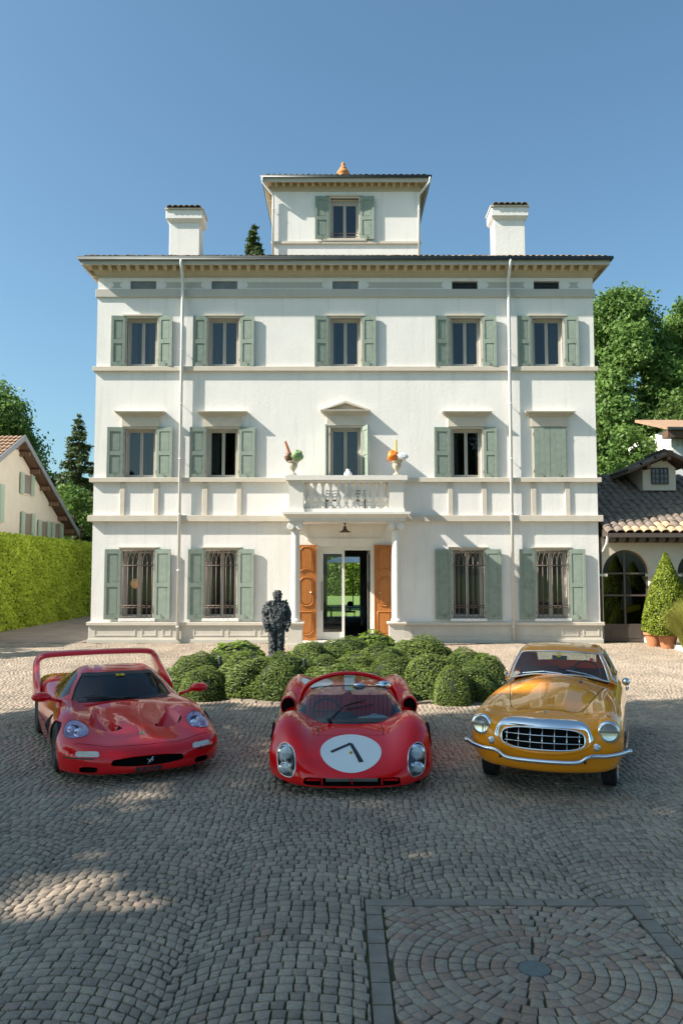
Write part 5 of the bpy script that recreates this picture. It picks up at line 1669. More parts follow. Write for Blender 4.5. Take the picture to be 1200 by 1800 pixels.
soil = MB().xy_prism([(k1[0] + nk.x * .1, k1[1] + nk.y * .1), (k2[0] + nk.x * .1, k2[1] + nk.y * .1), (17, k2[1]), (17, 27.0), (k1[0] + .3, 27.0)], -.01, .05).build('planting_strip', mat('strip_soil', (.10, .08, .05), .95, var=.3, vscale=8))
setp(soil, kind='structure')

# ---- garden seen through the hall
lawn = MB().add([(-28, 40.8, .004), (28, 40.8, .004), (28, 110, .03), (-28, 110, .03)], [(0, 1, 2, 3)]).build('lawn', mat('mown_lawn', (.11, .19, .035), .95, var=.25, vscale=3, bump=.5, bscale=60))
setp(lawn, kind='structure')
hedge('garden_hedge', 'leafy garden hedge seen through the open hall', -7, 8, 74, 76, 2.9, 'lime_leaf', 9000, .2, 55)
leaf_tree('broadleaf_tree', 'garden tree seen through the hall above the hedge', (-.8, 82, 0), 9, 2.2, 4.2, 77, n_cl=26, per=160, size=.3)
leaf_tree('broadleaf_tree', 'second garden tree behind the parasol', (4.6, 84, 0), 10, 2.2, 4.4, 78, n_cl=26, per=160, size=.3)
um = empty('parasol', (.75, 52, 0), label='large white parasol in the garden behind the hall', cat='parasol')
P = []
for (rr, zz) in ((.02, 3.55), (1.0, 3.25), (2.0, 2.9)):
    P.append([(rr * math.cos(2 * math.pi * k / 8), rr * math.sin(2 * math.pi * k / 8), zz) for k in range(9)])
MB().grid(P).build('canopy', mat('white_canvas', (.78, .77, .74), .9), um)
MB().tube([(0, 0, 0), (0, 0, 3.55)], .035, 8).lathe([(.35, 0), (.35, .08), (.05, .1)], 16).build('pole', M['dark_wood'], um)
for k in range(8):
    a = 2 * math.pi * k / 8
    MB().tube([(0, 0, 3.50), (1.98 * math.cos(a), 1.98 * math.sin(a), 2.87)], .012, 5).build('rib', M['dark_wood'], um)
tb = empty('hall_table', (.22, 34.6, .1), label='white framed table standing in the dark hall', cat='table')
wm = M['white_frame']
for (a, b) in ((-.66, -.35), (.66, -.35), (-.66, .35), (.66, .35)): MB().box(a - .03, a + .03, b - .03, b + .03, 0, .74).build('leg', wm, tb)
MB().box(-.70, .70, -.39, .39, .74, .78).build('table_top', wm, tb, bevel=.005)
ch = empty('hall_chair', (.40, 36.2, .1), label='dark chair with rounded back in the hall', cat='chair')
for (a, b) in ((-.2, -.2), (.2, -.2), (-.2, .2), (.2, .2)): MB().tube([(a, b, 0), (a * .9, b * .9, .45)], .02, 6).build('leg', M['dark_wood'], ch)
MB().box(-.24, .24, -.24, .24, .44, .5).build('seat', M['hall_wall'], ch, bevel=.02)
MB().xz_prism([(.15 * math.cos(a), .80 + .14 * math.sin(a)) for a in [2 * math.pi * k / 16 for k in range(16)]], .18, .24).box(-.03, .03, .19, .23, .48, .8).build('backrest', M['hall_wall'], ch)
# ------------------------------------------------------------------ cars
def hermite_axis(A, t_in, t_out):
    """smooth interpolation of A (n, ...) from t_in to t_out"""
    A = np.asarray(A, float); n = len(A)
    d = np.diff(A, axis=0) / np.diff(t_in).reshape(-1, *([1] * (A.ndim - 1)))
    m = np.empty_like(A); m[0] = d[0]; m[-1] = d[-1]
    h = np.diff(t_in)
    for i in range(1, n - 1):
        m[i] = (d[i - 1] * h[i] + d[i] * h[i - 1]) / (h[i] + h[i - 1])
    k = np.clip(np.searchsorted(t_in, t_out, side='right') - 1, 0, n - 2)
    hh = h[k]; u = (t_out - t_in[k]) / hh
    sh = (-1,) + (1,) * (A.ndim - 1)
    u = u.reshape(sh); hh = hh.reshape(sh)
    return ((2*u**3 - 3*u**2 + 1) * A[k] + (u**3 - 2*u**2 + u) * hh * m[k] + (-2*u**3 + 3*u**2) * A[k+1] + (u**3 - u**2) * hh * m[k+1])
def dense_t(t, per):
    """per samples inside every control interval, so control lines stay grid lines"""
    return np.concatenate([np.linspace(t[i], t[i+1], per, endpoint=False) for i in range(len(t) - 1)] + [[t[-1]]])
def tensor(ctrl, per_r, per_c, mirror=True, relax=0):
    A = np.array(ctrl, float)                     # rows, cols (half), 3
    if mirror:
        L = A[:, :0:-1].copy(); L[..., 0] *= -1
        A = np.concatenate([L, A], axis=1)
    ch = np.linalg.norm(np.diff(A, axis=0), axis=2).mean(axis=1); tr = np.concatenate([[0], np.cumsum(np.maximum(ch, .02))])
    cc = np.linalg.norm(np.diff(A, axis=1), axis=2).mean(axis=0); tc = np.concatenate([[0], np.cumsum(np.maximum(cc, .02))])
    G = hermite_axis(A, tr, dense_t(tr, per_r))
    G = np.swapaxes(hermite_axis(np.swapaxes(G, 0, 1), tc, dense_t(tc, per_c)), 0, 1)
    for _ in range(relax):                        # fair the surface: takes ripples out, keeps the edges
        G[1:-1] = G[1:-1] * .5 + (G[:-2] + G[2:]) * .25
        G[:, 1:-1] = G[:, 1:-1] * .5 + (G[:, :-2] + G[:, 2:]) * .25
    return G
def grid_faces(nr, nc):
    i, j = np.meshgrid(np.arange(nr - 1), np.arange(nc - 1), indexing='ij')
    a = (i * nc + j).ravel()
    return np.stack([a, a + 1, a + nc + 1, a + nc], 1)
AX = {'xz': (0, 2, 1), 'yz': (1, 2, 0), 'xy': (0, 1, 2)}
def near_on_poly(P, poly):
    best = np.full(len(P), 1e9); Q = np.zeros_like(P)
    n = len(poly)
    for i in range(n):
        a = poly[i]; b = poly[(i + 1) % n]; ab = b - a
        t = np.clip(((P - a) @ ab) / (ab @ ab + 1e-12), 0, 1)
        q = a + t[:, None] * ab
        dd = np.linalg.norm(P - q, axis=1); m = dd < best
        best[m] = dd[m]; Q[m] = q[m]
    return best, Q
def in_poly(P, poly):
    c = np.zeros(len(P), bool); n = len(poly)
    for i in range(n):
        (x0, y0), (x1, y1) = poly[i], poly[(i + 1) % n]
        cond = ((y0 > P[:, 1]) != (y1 > P[:, 1])) & (P[:, 0] < (x1 - x0) * (P[:, 1] - y0) / (y1 - y0 + 1e-12) + x0)
        c ^= cond
    return c
def rim(bvh, poly, plane, r_, m, parent, name='rim', off=0.0, sub=2):
    pts = []
    n = len(poly)
    for i in range(n):
        for k in range(sub):
            t = k / sub; pts.append((poly[i][0] * (1 - t) + poly[(i + 1) % n][0] * t, poly[i][1] * (1 - t) + poly[(i + 1) % n][1] * t))
    return MB().tube(cast_grid(bvh, [pts], plane, off)[0], r_, 6, closed=True).build(name, m, parent, smooth=True)
def smooth_poly(poly, per=4):
    A = np.array(list(poly) + [poly[0], poly[1], poly[2]], float); A = np.concatenate([np.array([poly[-1]], float), A]); t = np.arange(len(A), dtype=float)
    return [tuple(p) for p in hermite_axis(A, t, np.linspace(1, 1 + len(poly), len(poly) * per, endpoint=False))]
class Shell:
    """dense sheet that can be split along outlines"""
    def __init__(self, G):
        self.V = G.reshape(-1, 3).copy(); q = grid_faces(G.shape[0], G.shape[1]); self.F = np.concatenate([q[:, [0, 1, 2]], q[:, [0, 2, 3]]])
    def normals(self):
        V, F = self.V, self.F
        fn = np.cross(V[F[:, 1]] - V[F[:, 0]], V[F[:, 2]] - V[F[:, 0]])
        N = np.zeros_like(V)
        for k in range(3): np.add.at(N, F[:, k], fn)
        return N / (np.linalg.norm(N, axis=1, keepdims=True) + 1e-12)
    def split(self, poly, plane, cond):
        """take the faces inside poly (projected) out of the shell; returns their own (V, F, boundary mask)"""
        a, b, c = AX[plane]; poly = np.array(poly, float)
        ok = cond(self.V)
        P = self.V[:, [a, b]]
        ins = in_poly(P, poly) & ok
        E = np.concatenate([self.F[:, [0, 1]], self.F[:, [1, 2]], self.F[:, [2, 0]]])
        E = E[(ins[E[:, 0]] != ins[E[:, 1]]) & ok[E[:, 0]] & ok[E[:, 1]]]
        dist, Q = near_on_poly(P, poly)
        s = np.where(dist[E[:, 0]] < dist[E[:, 1]], E[:, 0], E[:, 1])
        s = np.unique(s)
        N = self.normals()
        dlt = Q[s] - P[s]
        nc = N[s, c]; nc = np.where(np.abs(nc) < .25, np.sign(nc + 1e-9) * 1e9, nc)
        self.V[s, c] += -(N[s, a] * dlt[:, 0] + N[s, b] * dlt[:, 1]) / nc
        self.V[s, a] = Q[s, 0]; self.V[s, b] = Q[s, 1]
        bd = np.zeros(len(self.V), bool); bd[s] = True
        cen = self.V[self.F].mean(axis=1)
        fin = in_poly(cen[:, [a, b]], poly) & np.all((ins | bd)[self.F], axis=1) & cond(cen)
        FI = self.F[fin]; self.F = self.F[~fin]
        ids, inv = np.unique(FI, return_inverse=True)
        return self.V[ids].copy(), inv.reshape(-1, 3), bd[ids]
    def bvh(self):
        return BVHTree.FromPolygons([tuple(v) for v in self.V], [tuple(int(i) for i in f) for f in self.F])
    def build(self, name, m, parent):
        used = np.unique(self.F); mp = np.full(len(self.V), -1); mp[used] = np.arange(len(used))
        return sheet(name, self.V[used], mp[self.F], m, parent)
def sheet(name, V, F, m, parent, thick=0.0):
    me = np_mesh(name, V, F); fix_normals(me)
    o = link_mesh(name, me, m, parent, smooth=True)
    if thick:
        md = o.modifiers.new('thickness', 'SOLIDIFY'); md.thickness = thick; md.offset = -1
    return o
def pocket(V, bd, vec, poly=None, plane='xz', ramp=.02):
    """push the inner points of a split patch along vec, keeping the rim"""
    W = V.copy()
    if poly is None: W[~bd] += np.array(vec); return W
    a, b, c = AX[plane]
    dist, _ = near_on_poly(V[:, [a, b]], np.array(poly, float))
    k = np.clip(dist / ramp, 0, 1); k = k * k * (3 - 2 * k); k[bd] = 0
    W += k[:, None] * np.array(vec)
    return W
def ellipse(cx, cz, rx, rz, n=40, p=2.0):
    out = []
    for k in range(n):
        a = 2 * math.pi * k / n; c, s = math.cos(a), math.sin(a)
        out.append((cx + rx * math.copysign(abs(c) ** (2 / p), c), cz + rz * math.copysign(abs(s) ** (2 / p), s)))
    return out
def cast_grid(bvh, pts, plane, off=.003, up=True):
    """pts: rows of 2D points; cast onto the body from above ('xy') or from the front ('xz')"""
    out = []
    for row in pts:
        r_ = []
        for p in row:
            if plane == 'xy': o, d = Vector((p[0], p[1], 3)), Vector((0, 0, -1))
            elif plane == 'xz': o, d = Vector((p[0], -2, p[1])), Vector((0, 1, 0))
            else: o, d = Vector((3 * plane, p[0], p[1])), Vector((-plane, 0, 0))
            h, n, i, ds = bvh.ray_cast(o, d)
            if h is None: h = Vector((p[0], 0, p[1])) if plane == 'xz' else (Vector((p[0], p[1], .5)) if plane == 'xy' else Vector((plane, p[0], p[1]))); n = -d
            if n.dot(d) > 0: n = -n
            r_.append(h + n * off)
        out.append(r_)
    return out
def decal_poly(bvh, quad, plane, name, m, parent, n=(6, 6), off=.003):
    """four-cornered decal laid on the body"""
    a, b, c, d = [Vector((*q, 0)) for q in quad]
    rows = []
    for i in range(n[0] + 1):
        u = i / n[0]; l = a.lerp(d, u); r_ = b.lerp(c, u)
        rows.append([tuple(l.lerp(r_, j / n[1]))[:2] for j in range(n[1] + 1)])
    return MB().grid(cast_grid(bvh, rows, plane, off)).build(name, m, parent, smooth=True)
def decal_disc(bvh, cx, cy, rx, ry, plane, name, m, parent, off=.003, nr=7, na=32):
    rows = []
    for i in range(nr + 1):
        t = i / nr
        rows.append([(cx + rx * t * math.cos(2 * math.pi * k / na), cy + ry * t * math.sin(2 * math.pi * k / na)) for k in range(na + 1)])
    return MB().grid(cast_grid(bvh, rows, plane, off)).build(name, m, parent, smooth=True)
def seam(bvh, pts, plane, m, parent, w_=.006, name='panel_seam', off=.0025):
    """thin line following the body"""
    P = [Vector((*p, 0)) for p in pts]
    rows = [[], []]
    dense = []
    for i in range(len(P) - 1):
        for k in range(8): dense.append(P[i].lerp(P[i + 1], k / 8))
    dense.append(P[-1])
    for i, p in enumerate(dense):
        t = (dense[min(i + 1, len(dense) - 1)] - dense[max(i - 1, 0)]).normalized(); n = Vector((-t.y, t.x, 0)) * w_ / 2
        rows[0].append(tuple(p + n)[:2]); rows[1].append(tuple(p - n)[:2])
    return MB().grid(cast_grid(bvh, rows, plane, off)).build(name, m, parent)

def paint(name, col, flake=.0):
    m, nt, p, L = new_mat(name)
    p.inputs['Base Color'].default_value = (*col, 1)
    p.inputs['Roughness'].default_value = .32
    p.inputs['Specular IOR Level'].default_value = .08
    p.inputs['Coat Weight'].default_value = 1.0
    p.inputs['Coat Roughness'].default_value = .025
    p.inputs['Coat IOR'].default_value = 1.5
    geo = nt.nodes.new('ShaderNodeNewGeometry')
    n = nt.nodes.new('ShaderNodeTexNoise'); n.inputs['Scale'].default_value = 3.0; n.inputs['Detail'].default_value = 3
    L.new(geo.outputs['Position'], n.inputs['Vector'])
    b = nt.nodes.new('ShaderNodeBump'); b.inputs['Strength'].default_value = .015; b.inputs['Distance'].default_value = .05
    L.new(n.outputs['Fac'], b.inputs['Height']); L.new(b.outputs[0], p.inputs['Coat Normal'])
    return m
M['red'] = paint('racing_red_paint', (.80, .004, .007))
M['deep_red'] = paint('deep_red_paint', (.76, .004, .010))
M['orange'] = paint('orange_yellow_paint', (1.0, .33, .008))
M['chrome'] = mat('chrome', (.82, .83, .84), .07, metal=1.0)
M['black_trim'] = mat('black_trim', (.012, .012, .013), .45)
M['void'] = mat('dark_opening', (.006, .006, .006), .8, spec=.1)
M['rubber'] = mat('tyre_rubber', (.022, .022, .023), .75, var=.2, vscale=20)
M['alloy'] = mat('alloy_rim', (.55, .56, .57), .28, metal=1.0)
M['wind_dark'] = glass_mat('tinted_windscreen', (.62, .72, .74), .62)
M['wind'] = glass_mat('clear_windscreen', (.85, .93, .92), .80, .02, .09)
M['lens'] = glass_mat('headlight_lens', (.97, .98, 1.0), .97)
M['reflector'] = mat('lamp_reflector', (.80, .82, .85), .12, metal=1.0)
M['lamp_glass'] = mat('lamp_glass', (.62, .66, .70), .06, spec=.8, coat=1.0, var=.25, vscale=60)
M['amber'] = mat('amber_lens', (.75, .28, .06), .15, coat=1.0)
M['clear_lens'] = mat('clear_lamp_lens', (.70, .66, .60), .12, coat=1.0)
M['white_vinyl'] = mat('white_vinyl', (.80, .80, .78), .35)
M['black_vinyl'] = mat('black_vinyl', (.015, .015, .015), .4)
M['yellow_vinyl'] = mat('yellow_vinyl', (.85, .58, .02), .4)
M['red_leather'] = mat('red_seat_cloth', (.38, .02, .02), .7, var=.15, vscale=20)
M['dark_leather'] = mat('dark_leather', (.02, .02, .022), .6)
M['tan'] = mat('tan_leather', (.30, .12, .05), .6)
M['steer_wood'] = mat('wood_rim', (.30, .10, .04), .35)

def wheel(parent, x, y, r_, wdt, rim_r, style, side, rim_m='alloy'):
    """wheel > tyre, rim; axis along X; outer face towards side"""
    t = MB(); h = wdt / 2; sw = .018
    prof = [(rim_r, -h * .92), (rim_r + (r_ - rim_r) * .45, -h - sw * .4), (r_ - .035, -h * .98), (r_ - .008, -h * .82)]
    k = 6
    for i in range(k):                         # tread grooves
        a = -h * .78 + 2 * h * .78 * i / (k - 1)
        prof += [(r_, a - .008), (r_, a + .008)]
        if i < k - 1: prof += [(r_ - .008, a + .011), (r_ - .008, a + 2 * h * .78 / (k - 1) - .011)]
    prof += [(r_ - .008, h * .82), (r_ - .035, h * .98), (rim_r + (r_ - rim_r) * .45, h + sw * .4), (rim_r, h * .92)]
    e = empty('wheel', (x, y, r_ + .018), parent=parent)
    t.lathe(prof, 40, axis='X')
    to = t.build('tyre', M['rubber'], e, smooth=False, autosmooth=.5)
    if style == 'whitewall':
        MB().lathe([(rim_r + .012, side * (h + .004)), (rim_r + (r_ - rim_r) * .45, side * (h + sw * .4 + .003)), (r_ - .05, side * (h + .003))], 40, axis='X').build('white_band', M['white_vinyl'], e, smooth=True)
    rm = MB()
    rm.lathe([(rim_r + .004, -h * .9), (rim_r - .01, -h * .8), (rim_r - .03, -h * .4), (rim_r - .03, h * .4), (rim_r - .01, h * .8), (rim_r + .004, h * .92)], 40, axis='X')
    if style == 'star':                         # five broad spokes
        for i in range(5):
            a = 2 * math.pi * i / 5
            ca, sa = math.cos(a), math.sin(a)
            def pt(rad, w2, dx): return (side * (h * .75 + dx), rad * ca - w2 * sa, rad * sa + w2 * ca)
            q = [pt(.05, -.05, -.02), pt(.05, .05, -.02), pt(rim_r - .012, .075, .0), pt(rim_r - .012, -.075, .0)]
            q2 = [(p[0] - side * .03, p[1], p[2]) for p in q]
            rm.add(q + q2, [(0, 1, 2, 3), (7, 6, 5, 4), (0, 4, 5, 1), (1, 5, 6, 2), (2, 6, 7, 3), (3, 7, 4, 0)])
        rm.lathe([(0, side * h * .85), (.04, side * h * .85), (.07, side * h * .7), (.08, side * h * .5)], 20, axis='X')
    elif style == 'wire':
        for i in range(40):
            a = 2 * math.pi * i / 40; b = a + (.35 if i % 2 else -.35)
            rm.tube([(side * h * (.95 if i % 4 < 2 else .5), .045 * math.cos(b), .045 * math.sin(b)), (side * h * (.1 if i % 2 else .5), (rim_r - .02) * math.cos(a), (rim_r - .02) * math.sin(a))], .004, 4)
        rm.lathe([(0, side * h * 1.25), (.025, side * h * 1.2), (.04, side * h * 1.0), (.045, side * h * .3)], 16, axis='X')
    else:
        rm.lathe([(0, side * h * .4), (rim_r * .5, side * h * .45), (rim_r - .03, side * h * .2)], 30, axis='X')
        for i in range(10):
            a = 2 * math.pi * i / 10
            rm.tube([(side * h * .5, .05 * math.cos(a), .05 * math.sin(a)), (side * h * .45, (rim_r - .03) * math.cos(a), (rim_r - .03) * math.sin(a))], .016, 6)
        rm.lathe([(0, side * h * .8), (.03, side * h * .8), (.045, side * h * .5)], 16, axis='X')
    rm.build('rim', M[rim_m], e, smooth=False, autosmooth=.6)
    MB().lathe([(rim_r * .75, 0), (rim_r * .75, .012)], 30, axis='X').build('brake_disc', M['alloy'], e)
    return e
def arch_liner(parent, x0, x1, y, z, r_):
    mb = MB(); P = []
    for xx in (x0, x1):
        P.append([(xx, y + r_ * math.cos(a), z + r_ * math.sin(a)) for a in [math.pi * (-.08 + 1.16 * k / 18) for k in range(19)]])
    mb.grid(P)
    inner = min(x0, x1, key=abs)
    c = [(inner, y, z)] + P[0 if abs(x0) == abs(inner) else 1]
    mb.add(c, [(0, i, i + 1) for i in range(1, len(c) - 1)])
    mb.build('arch_liner', M['void'], parent)
def cut_arch(sh, y, z, r_, xmin=.5, zmax=9):
    poly = [(y + r_ * math.cos(a), z + r_ * math.sin(a)) for a in [2 * math.pi * k / 48 for k in range(48)]]
    for s in (-1, 1):
        sh.split(poly, 'yz', lambda V, s=s: (V[:, 0] * s > xmin) & (np.abs(V[:, 1] - y) < r_ * 1.4) & (V[:, 2] < zmax))
def rows_to_ctrl(rows, fr, sweep):
    out = []
    for (y, s, w_, z) in rows:
        z = list(z) + [z[-1]] * (9 - len(z))
        out.append([(fr[c] * w_, y + sweep[c] * s, z[c]) for c in range(9)])
    return out
def seat(parent, x, y, z, m, w_=.42, back=.62, tilt=.35, name='seat'):
    b = MB()
    P = []
    for t, (yy, zz) in enumerate(((-.40, .10), (-.38, .16), (-.1, .12), (.02, .14), (.02 + back * math.sin(tilt) * .5, .14 + back * .5), (.02 + back * math.sin(tilt), .14 + back), (.10 + back * math.sin(tilt), .13 + back), (.14, .1))):
        P.append([(x + w_ / 2 * u, y + yy + (.05 * abs(u) ** 2 * (-1)), z + zz + (.03 * u * u)) for u in (-1, -.85, -.4, 0, .4, .85, 1)])
    b.grid(P)
    return b.build(name, m, parent, smooth=True)
def steering(parent, x, y, z, r_, m, tilt=.5):
    b = MB()
    c, s = math.cos(tilt), math.sin(tilt)
    b.tube([(x + r_ * math.cos(a), y - r_ * math.sin(a) * -s, z + r_ * math.sin(a) * c) for a in [2 * math.pi * k / 28 for k in range(28)]], .013, 7, closed=True)
    for a in (0, math.pi, -math.pi / 2):
        b.tube([(x, y, z), (x + r_ * math.cos(a), y + r_ * math.sin(a) * s, z + r_ * math.sin(a) * c)], .009, 5)
    b.tube([(x, y, z), (x, y - .25, z - .12)], .02, 6)
    return b.build('steering_wheel', m, parent, smooth=True)
def prancing(bvh_pts):
    return None
DIG = {'3': [(0, 1), (.7, 1), (1, .85), (1, .65), (.75, .52), (.4, .52), (.75, .52), (1, .38), (1, .15), (.7, 0), (0, 0)],
       '6': [(1, 1), (.3, 1), (0, .75), (0, .2), (.25, 0), (.75, 0), (1, .2), (1, .4), (.75, .56), (.25, .56), (0, .4)],
       'F': [(0, 0), (0, 1), (1, 1), (0, 1), (0, .5), (.8, .5)], '5': [(1, 1), (0, 1), (0, .55), (.75, .55), (1, .4), (1, .15), (.75, 0), (0, 0)],
       '0': [(.25, 0), (.75, 0), (1, .25), (1, .75), (.75, 1), (.25, 1), (0, .75), (0, .25), (.25, 0)]}
def lettering(text, place, hgt, w_, gap, m, parent, stroke, name):
    """stroke letters; place maps (a, b) in metres to a 3D point on the carrier"""
    b = MB(); x = -(len(text) * w_ + (len(text) - 1) * gap) / 2
    for ch in text:
        pts = [place(x + px_ * w_, (pz_ - .5) * hgt) for px_, pz_ in DIG[ch]]
        b.tube(pts, stroke, 6)
        x += w_ + gap
    return b.build(name, m, parent)

# ================================================================== red race car in the middle
M['lamp_well'] = mat('dark_lamp_well', (.06, .06, .065), .3)
def race_car():
    car = empty('race_car', (0.115, 8.86, 0), math.radians(0.4), 'low red open race car with black 7 on a white roundel', 'car')
    fr = [0, .22, .42, .57, .72, .87, 1.0, .985, .93]
    sw = [0, .01, .035, .08, .15, .29, .50, .53, .50]
    R_ = [(.06, 1, .80, [.10] * 9), (.00, 1, .845, [.125, .125, .125, .125, .13, .135, .14, .12, .105]),
          (.00, 1, .87, [.19, .19, .19, .20, .21, .22, .22, .15, .11]), (.03, 1, .885, [.255, .256, .262, .28, .30, .31, .29, .18, .12]),
          (.10, .9, .895, [.30, .302, .315, .36, .40, .405, .36, .21, .12]), (.25, .75, .905, [.375, .375, .39, .47, .535, .53, .43, .24, .12]),
          (.45, .5, .91, [.455, .455, .465, .57, .655, .64, .48, .27, .12]), (.70, .25, .91, [.54, .54, .545, .66, .745, .715, .50, .28, .12]),
          (.95, .05, .905, [.61, .61, .60, .70, .775, .74, .51, .28, .12]), (1.25, 0, .90, [.665, .66, .63, .68, .75, .715, .50, .28, .12]),
          (1.6, 0, .89, [.70, .69, .64, .63, .665, .64, .48, .28, .12]), (2.0, 0, .89, [.74, .72, .66, .625, .625, .605, .47, .28, .12]),
          (2.35, 0, .90, [.80, .78, .72, .70, .71, .67, .49, .28, .13]), (2.75, 0, .915, [.84, .83, .79, .81, .855, .80, .54, .30, .14]),
          (3.15, 0, .92, [.84, .83, .80, .85, .915, .86, .58, .32, .16]), (3.6, 0, .915, [.81, .80, .78, .83, .89, .84, .57, .34, .2]),
          (4.0, 0, .89, [.76, .755, .745, .77, .80, .75, .54, .36, .26]), (4.17, 0, .85, [.68, .68, .68, .69, .70, .65, .50, .38, .30]),
          (4.20, 0, .83, [.42, .42, .42, .42, .42, .41, .40, .36, .31])]
    sh = Shell(tensor(rows_to_ctrl(R_, fr, sw), 8, 8, relax=14))
    bv0 = sh.bvh()
    # mouth
    V, F, bd = sh.split([(-.50, .150), (-.46, .138), (.46, .138), (.50, .150), (.49, .212), (.44, .220), (-.44, .220), (-.49, .212)], 'xz', lambda V: V[:, 1] < .35)
    sheet('mouth', pocket(V, bd, (0, .28, .0)), F, M['void'], car)
    for (xa, xb) in ((-.006, .006), (-.315, -.30), (.30, .315)):
        MB().box(xa, xb, .06, .2, .13, .225).build('mouth_divider', M['red'], car)
    for s in (-1, 1):
        MB().box(s * .40 - .08, s * .40 + .08, .10, .16, .165, .20).build('brake_duct', M['red'], car, bevel=.01)
    MB().box(-.27, .27, .17, .19, .14, .21).build('radiator', M['alloy'], car)
    # covered twin lamps
    for s in (-1, 1):
        poly = [(s * a, b) for a, b in ((.62, .205), (.69, .195), (.755, .225), (.775, .30), (.785, .40), (.77, .475), (.73, .52), (.675, .52), (.615, .475), (.59, .40), (.585, .29))]
        poly = smooth_poly(poly, 3)
        V, F, bd = sh.split(poly, 'xz', lambda V, s=s: (V[:, 1] < .75) & (V[:, 0] * s > .4))
        hl = sheet('headlight', pocket(V, bd, (0, .13, 0), poly, 'xz', .03), F, M['lamp_well'], car)
        sheet('lens', V + np.array([0, -.002, 0]), F, M['lens'], hl)
        rim(bv0, poly, 'xz', .005, M['chrome'], hl, 'lens_rim', .001, 1)
        for (lx, lz, lr) in ((.69, .42, .090), (.695, .265, .068)):
            h, n, i, ds = bv0.ray_cast(Vector((s * lx, -1, lz)), Vector((0, 1, 0)))
            yy = h.y + .055
            MB().lathe([(lr * 1.0, -.012), (lr * 1.05, 0), (lr * .9, .05), (lr * .3, .09)], 28, (s * lx, yy, lz), axis='Y').build('lamp', M['reflector'], hl, smooth=True)
            MB().lathe([(0, -.026), (lr * .5, -.022), (lr * .97, -.006)], 28, (s * lx, yy, lz), axis='Y').build('lamp_glass', M['lamp_glass'], hl, smooth=True)
        h, n, i, ds = bv0.ray_cast(Vector((s * .635, -1, .30)), Vector((0, 1, 0)))
        MB().lathe([(0, -.02), (.025, -.012), (.03, .0), (.02, .04)], 16, (s * .635, h.y + .06, .30), axis='Y').build('side_lamp', M['reflector'], hl, smooth=True)
    # rim lines round the lamp covers
    # cockpit opening
    def base(t): a = t * math.pi / 2; return (.66 * math.sin(a), .98 + .72 * (1 - math.cos(a)) ** 1.1)
    front = [base(-1 + 2 * k / 24) for k in range(25)]
    V, F, bd = sh.split(front + [(.60, 2.12), (-.60, 2.12)], 'xy', lambda V: V[:, 2] > .45)
    cut_arch(sh, .86, .31, .345, .70); cut_arch(sh, 3.22, .34, .385, .70)
    # radiator outlets behind the nose and their dark wells
    sh.build('body', M['red'], car)
    bv = sh.bvh()
    # windscreen
    B, T_, rows = [], [], []
    for k in range(25):
        t = -1 + 2 * k / 24; x, y = base(t)
        h, n, i, ds = bv0.ray_cast(Vector((x, y, 3)), Vector((0, 0, -1)))
        B.append(Vector((x, y, h.z - .006)))
        a = t * math.pi / 2
        T_.append(Vector((.47 * math.sin(a), 1.62 + .40 * (1 - math.cos(a)), .985 - .10 * (1 - math.cos(a)))))
    for i in range(9):
        u = i / 8
        rows.append([b.lerp(t, u) + Vector((0, -.035, .03)) * math.sin(math.pi * u) for b, t in zip(B, T_)])
    MB().grid(rows).build('windscreen', M['wind'], car, smooth=True)
    MB().tube([r + Vector((0, 0, .002)) for r in T_], .007, 6).build('screen_edge', M['black_trim'], car, smooth=True)
    MB().tube([r + Vector((0, -.003, .004)) for r in B], .006, 5).build('screen_seal', M['red'], car, smooth=True)
    # roll hoop fairing: broad red arch behind the seats
    hoop = []
    for k in range(25):
        a = math.pi * k / 24
        x = -.62 * math.cos(a) * (1 - .22 * math.sin(a)); z = .68 + .415 * math.sin(a) ** .55
        hoop.append((x, 2.12 - .10 * math.sin(a), z))
    P = []
    for (dy, dz, sc) in ((.0, -.022, .955), (-.035, -.006, .99), (-.03, .018, 1.022), (.03, .022, 1.026), (.10, .0, 1.0), (.08, -.022, .96)):
        P.append([(x * sc, y + dy, z + dz * 1.2) for x, y, z in hoop])
    MB().grid(P, closed_u=True).build('roll_hoop', M['red'], car, smooth=True)
    rw = []
    for i in range(5):
        u = i / 4
        rw.append([Vector((x * .95, y + .10, z - .02)).lerp(Vector((x * .85, 2.9, .845)), u) for x, y, z in hoop[3:22]])
    MB().grid(rw).build('rear_screen', M['wind'], car, smooth=True)
    decal_poly(bv, ((-.05, 2.42), (.09, 2.42), (.09, 3.9), (-.05, 3.9)), 'xy', 'centre_stripe', M['white_vinyl'], car, (14, 2))
    # cockpit tub, seats, wheel
    tub = MB(); tub.box(-.58, .58, 1.15, 2.1, .14, .17); tub.box(-.60, -.58, 1.1, 2.12, .14, .60); tub.box(.58, .60, 1.1, 2.12, .14, .60); tub.box(-.6, .6, 2.12, 2.14, .14, .66)
    tub.build('cockpit_tub', M['dark_leather'], car)
    MB().yz_prism([(1.12, .40), (1.36, .40), (1.40, .55), (1.30, .63), (1.12, .62)], -.57, .57).build('dashboard', M['black_trim'], car)
    for x in (-.29, .29):
        b = MB()
        for k in range(9):
            xx = x - .22 + .055 * k
            b.tube([(xx, 1.72, .28), (xx, 1.92, .36), (xx, 2.02, .55), (xx, 2.07, .80)], .031, 6)
        b.build('seat', M['red_leather'], car, smooth=True)
    lump((0, 2.05, .66), .17, 5, 'headrest', M['red_leather'], car, (.55, .5, 1.0))
    steering(car, -.28, 1.50, .68, .165, M['dark_leather'], .45)
    lump((-.12, 1.38, .60), .15, 8, 'dash_cowl', M['dark_leather'], car, (1.5, .8, .55))
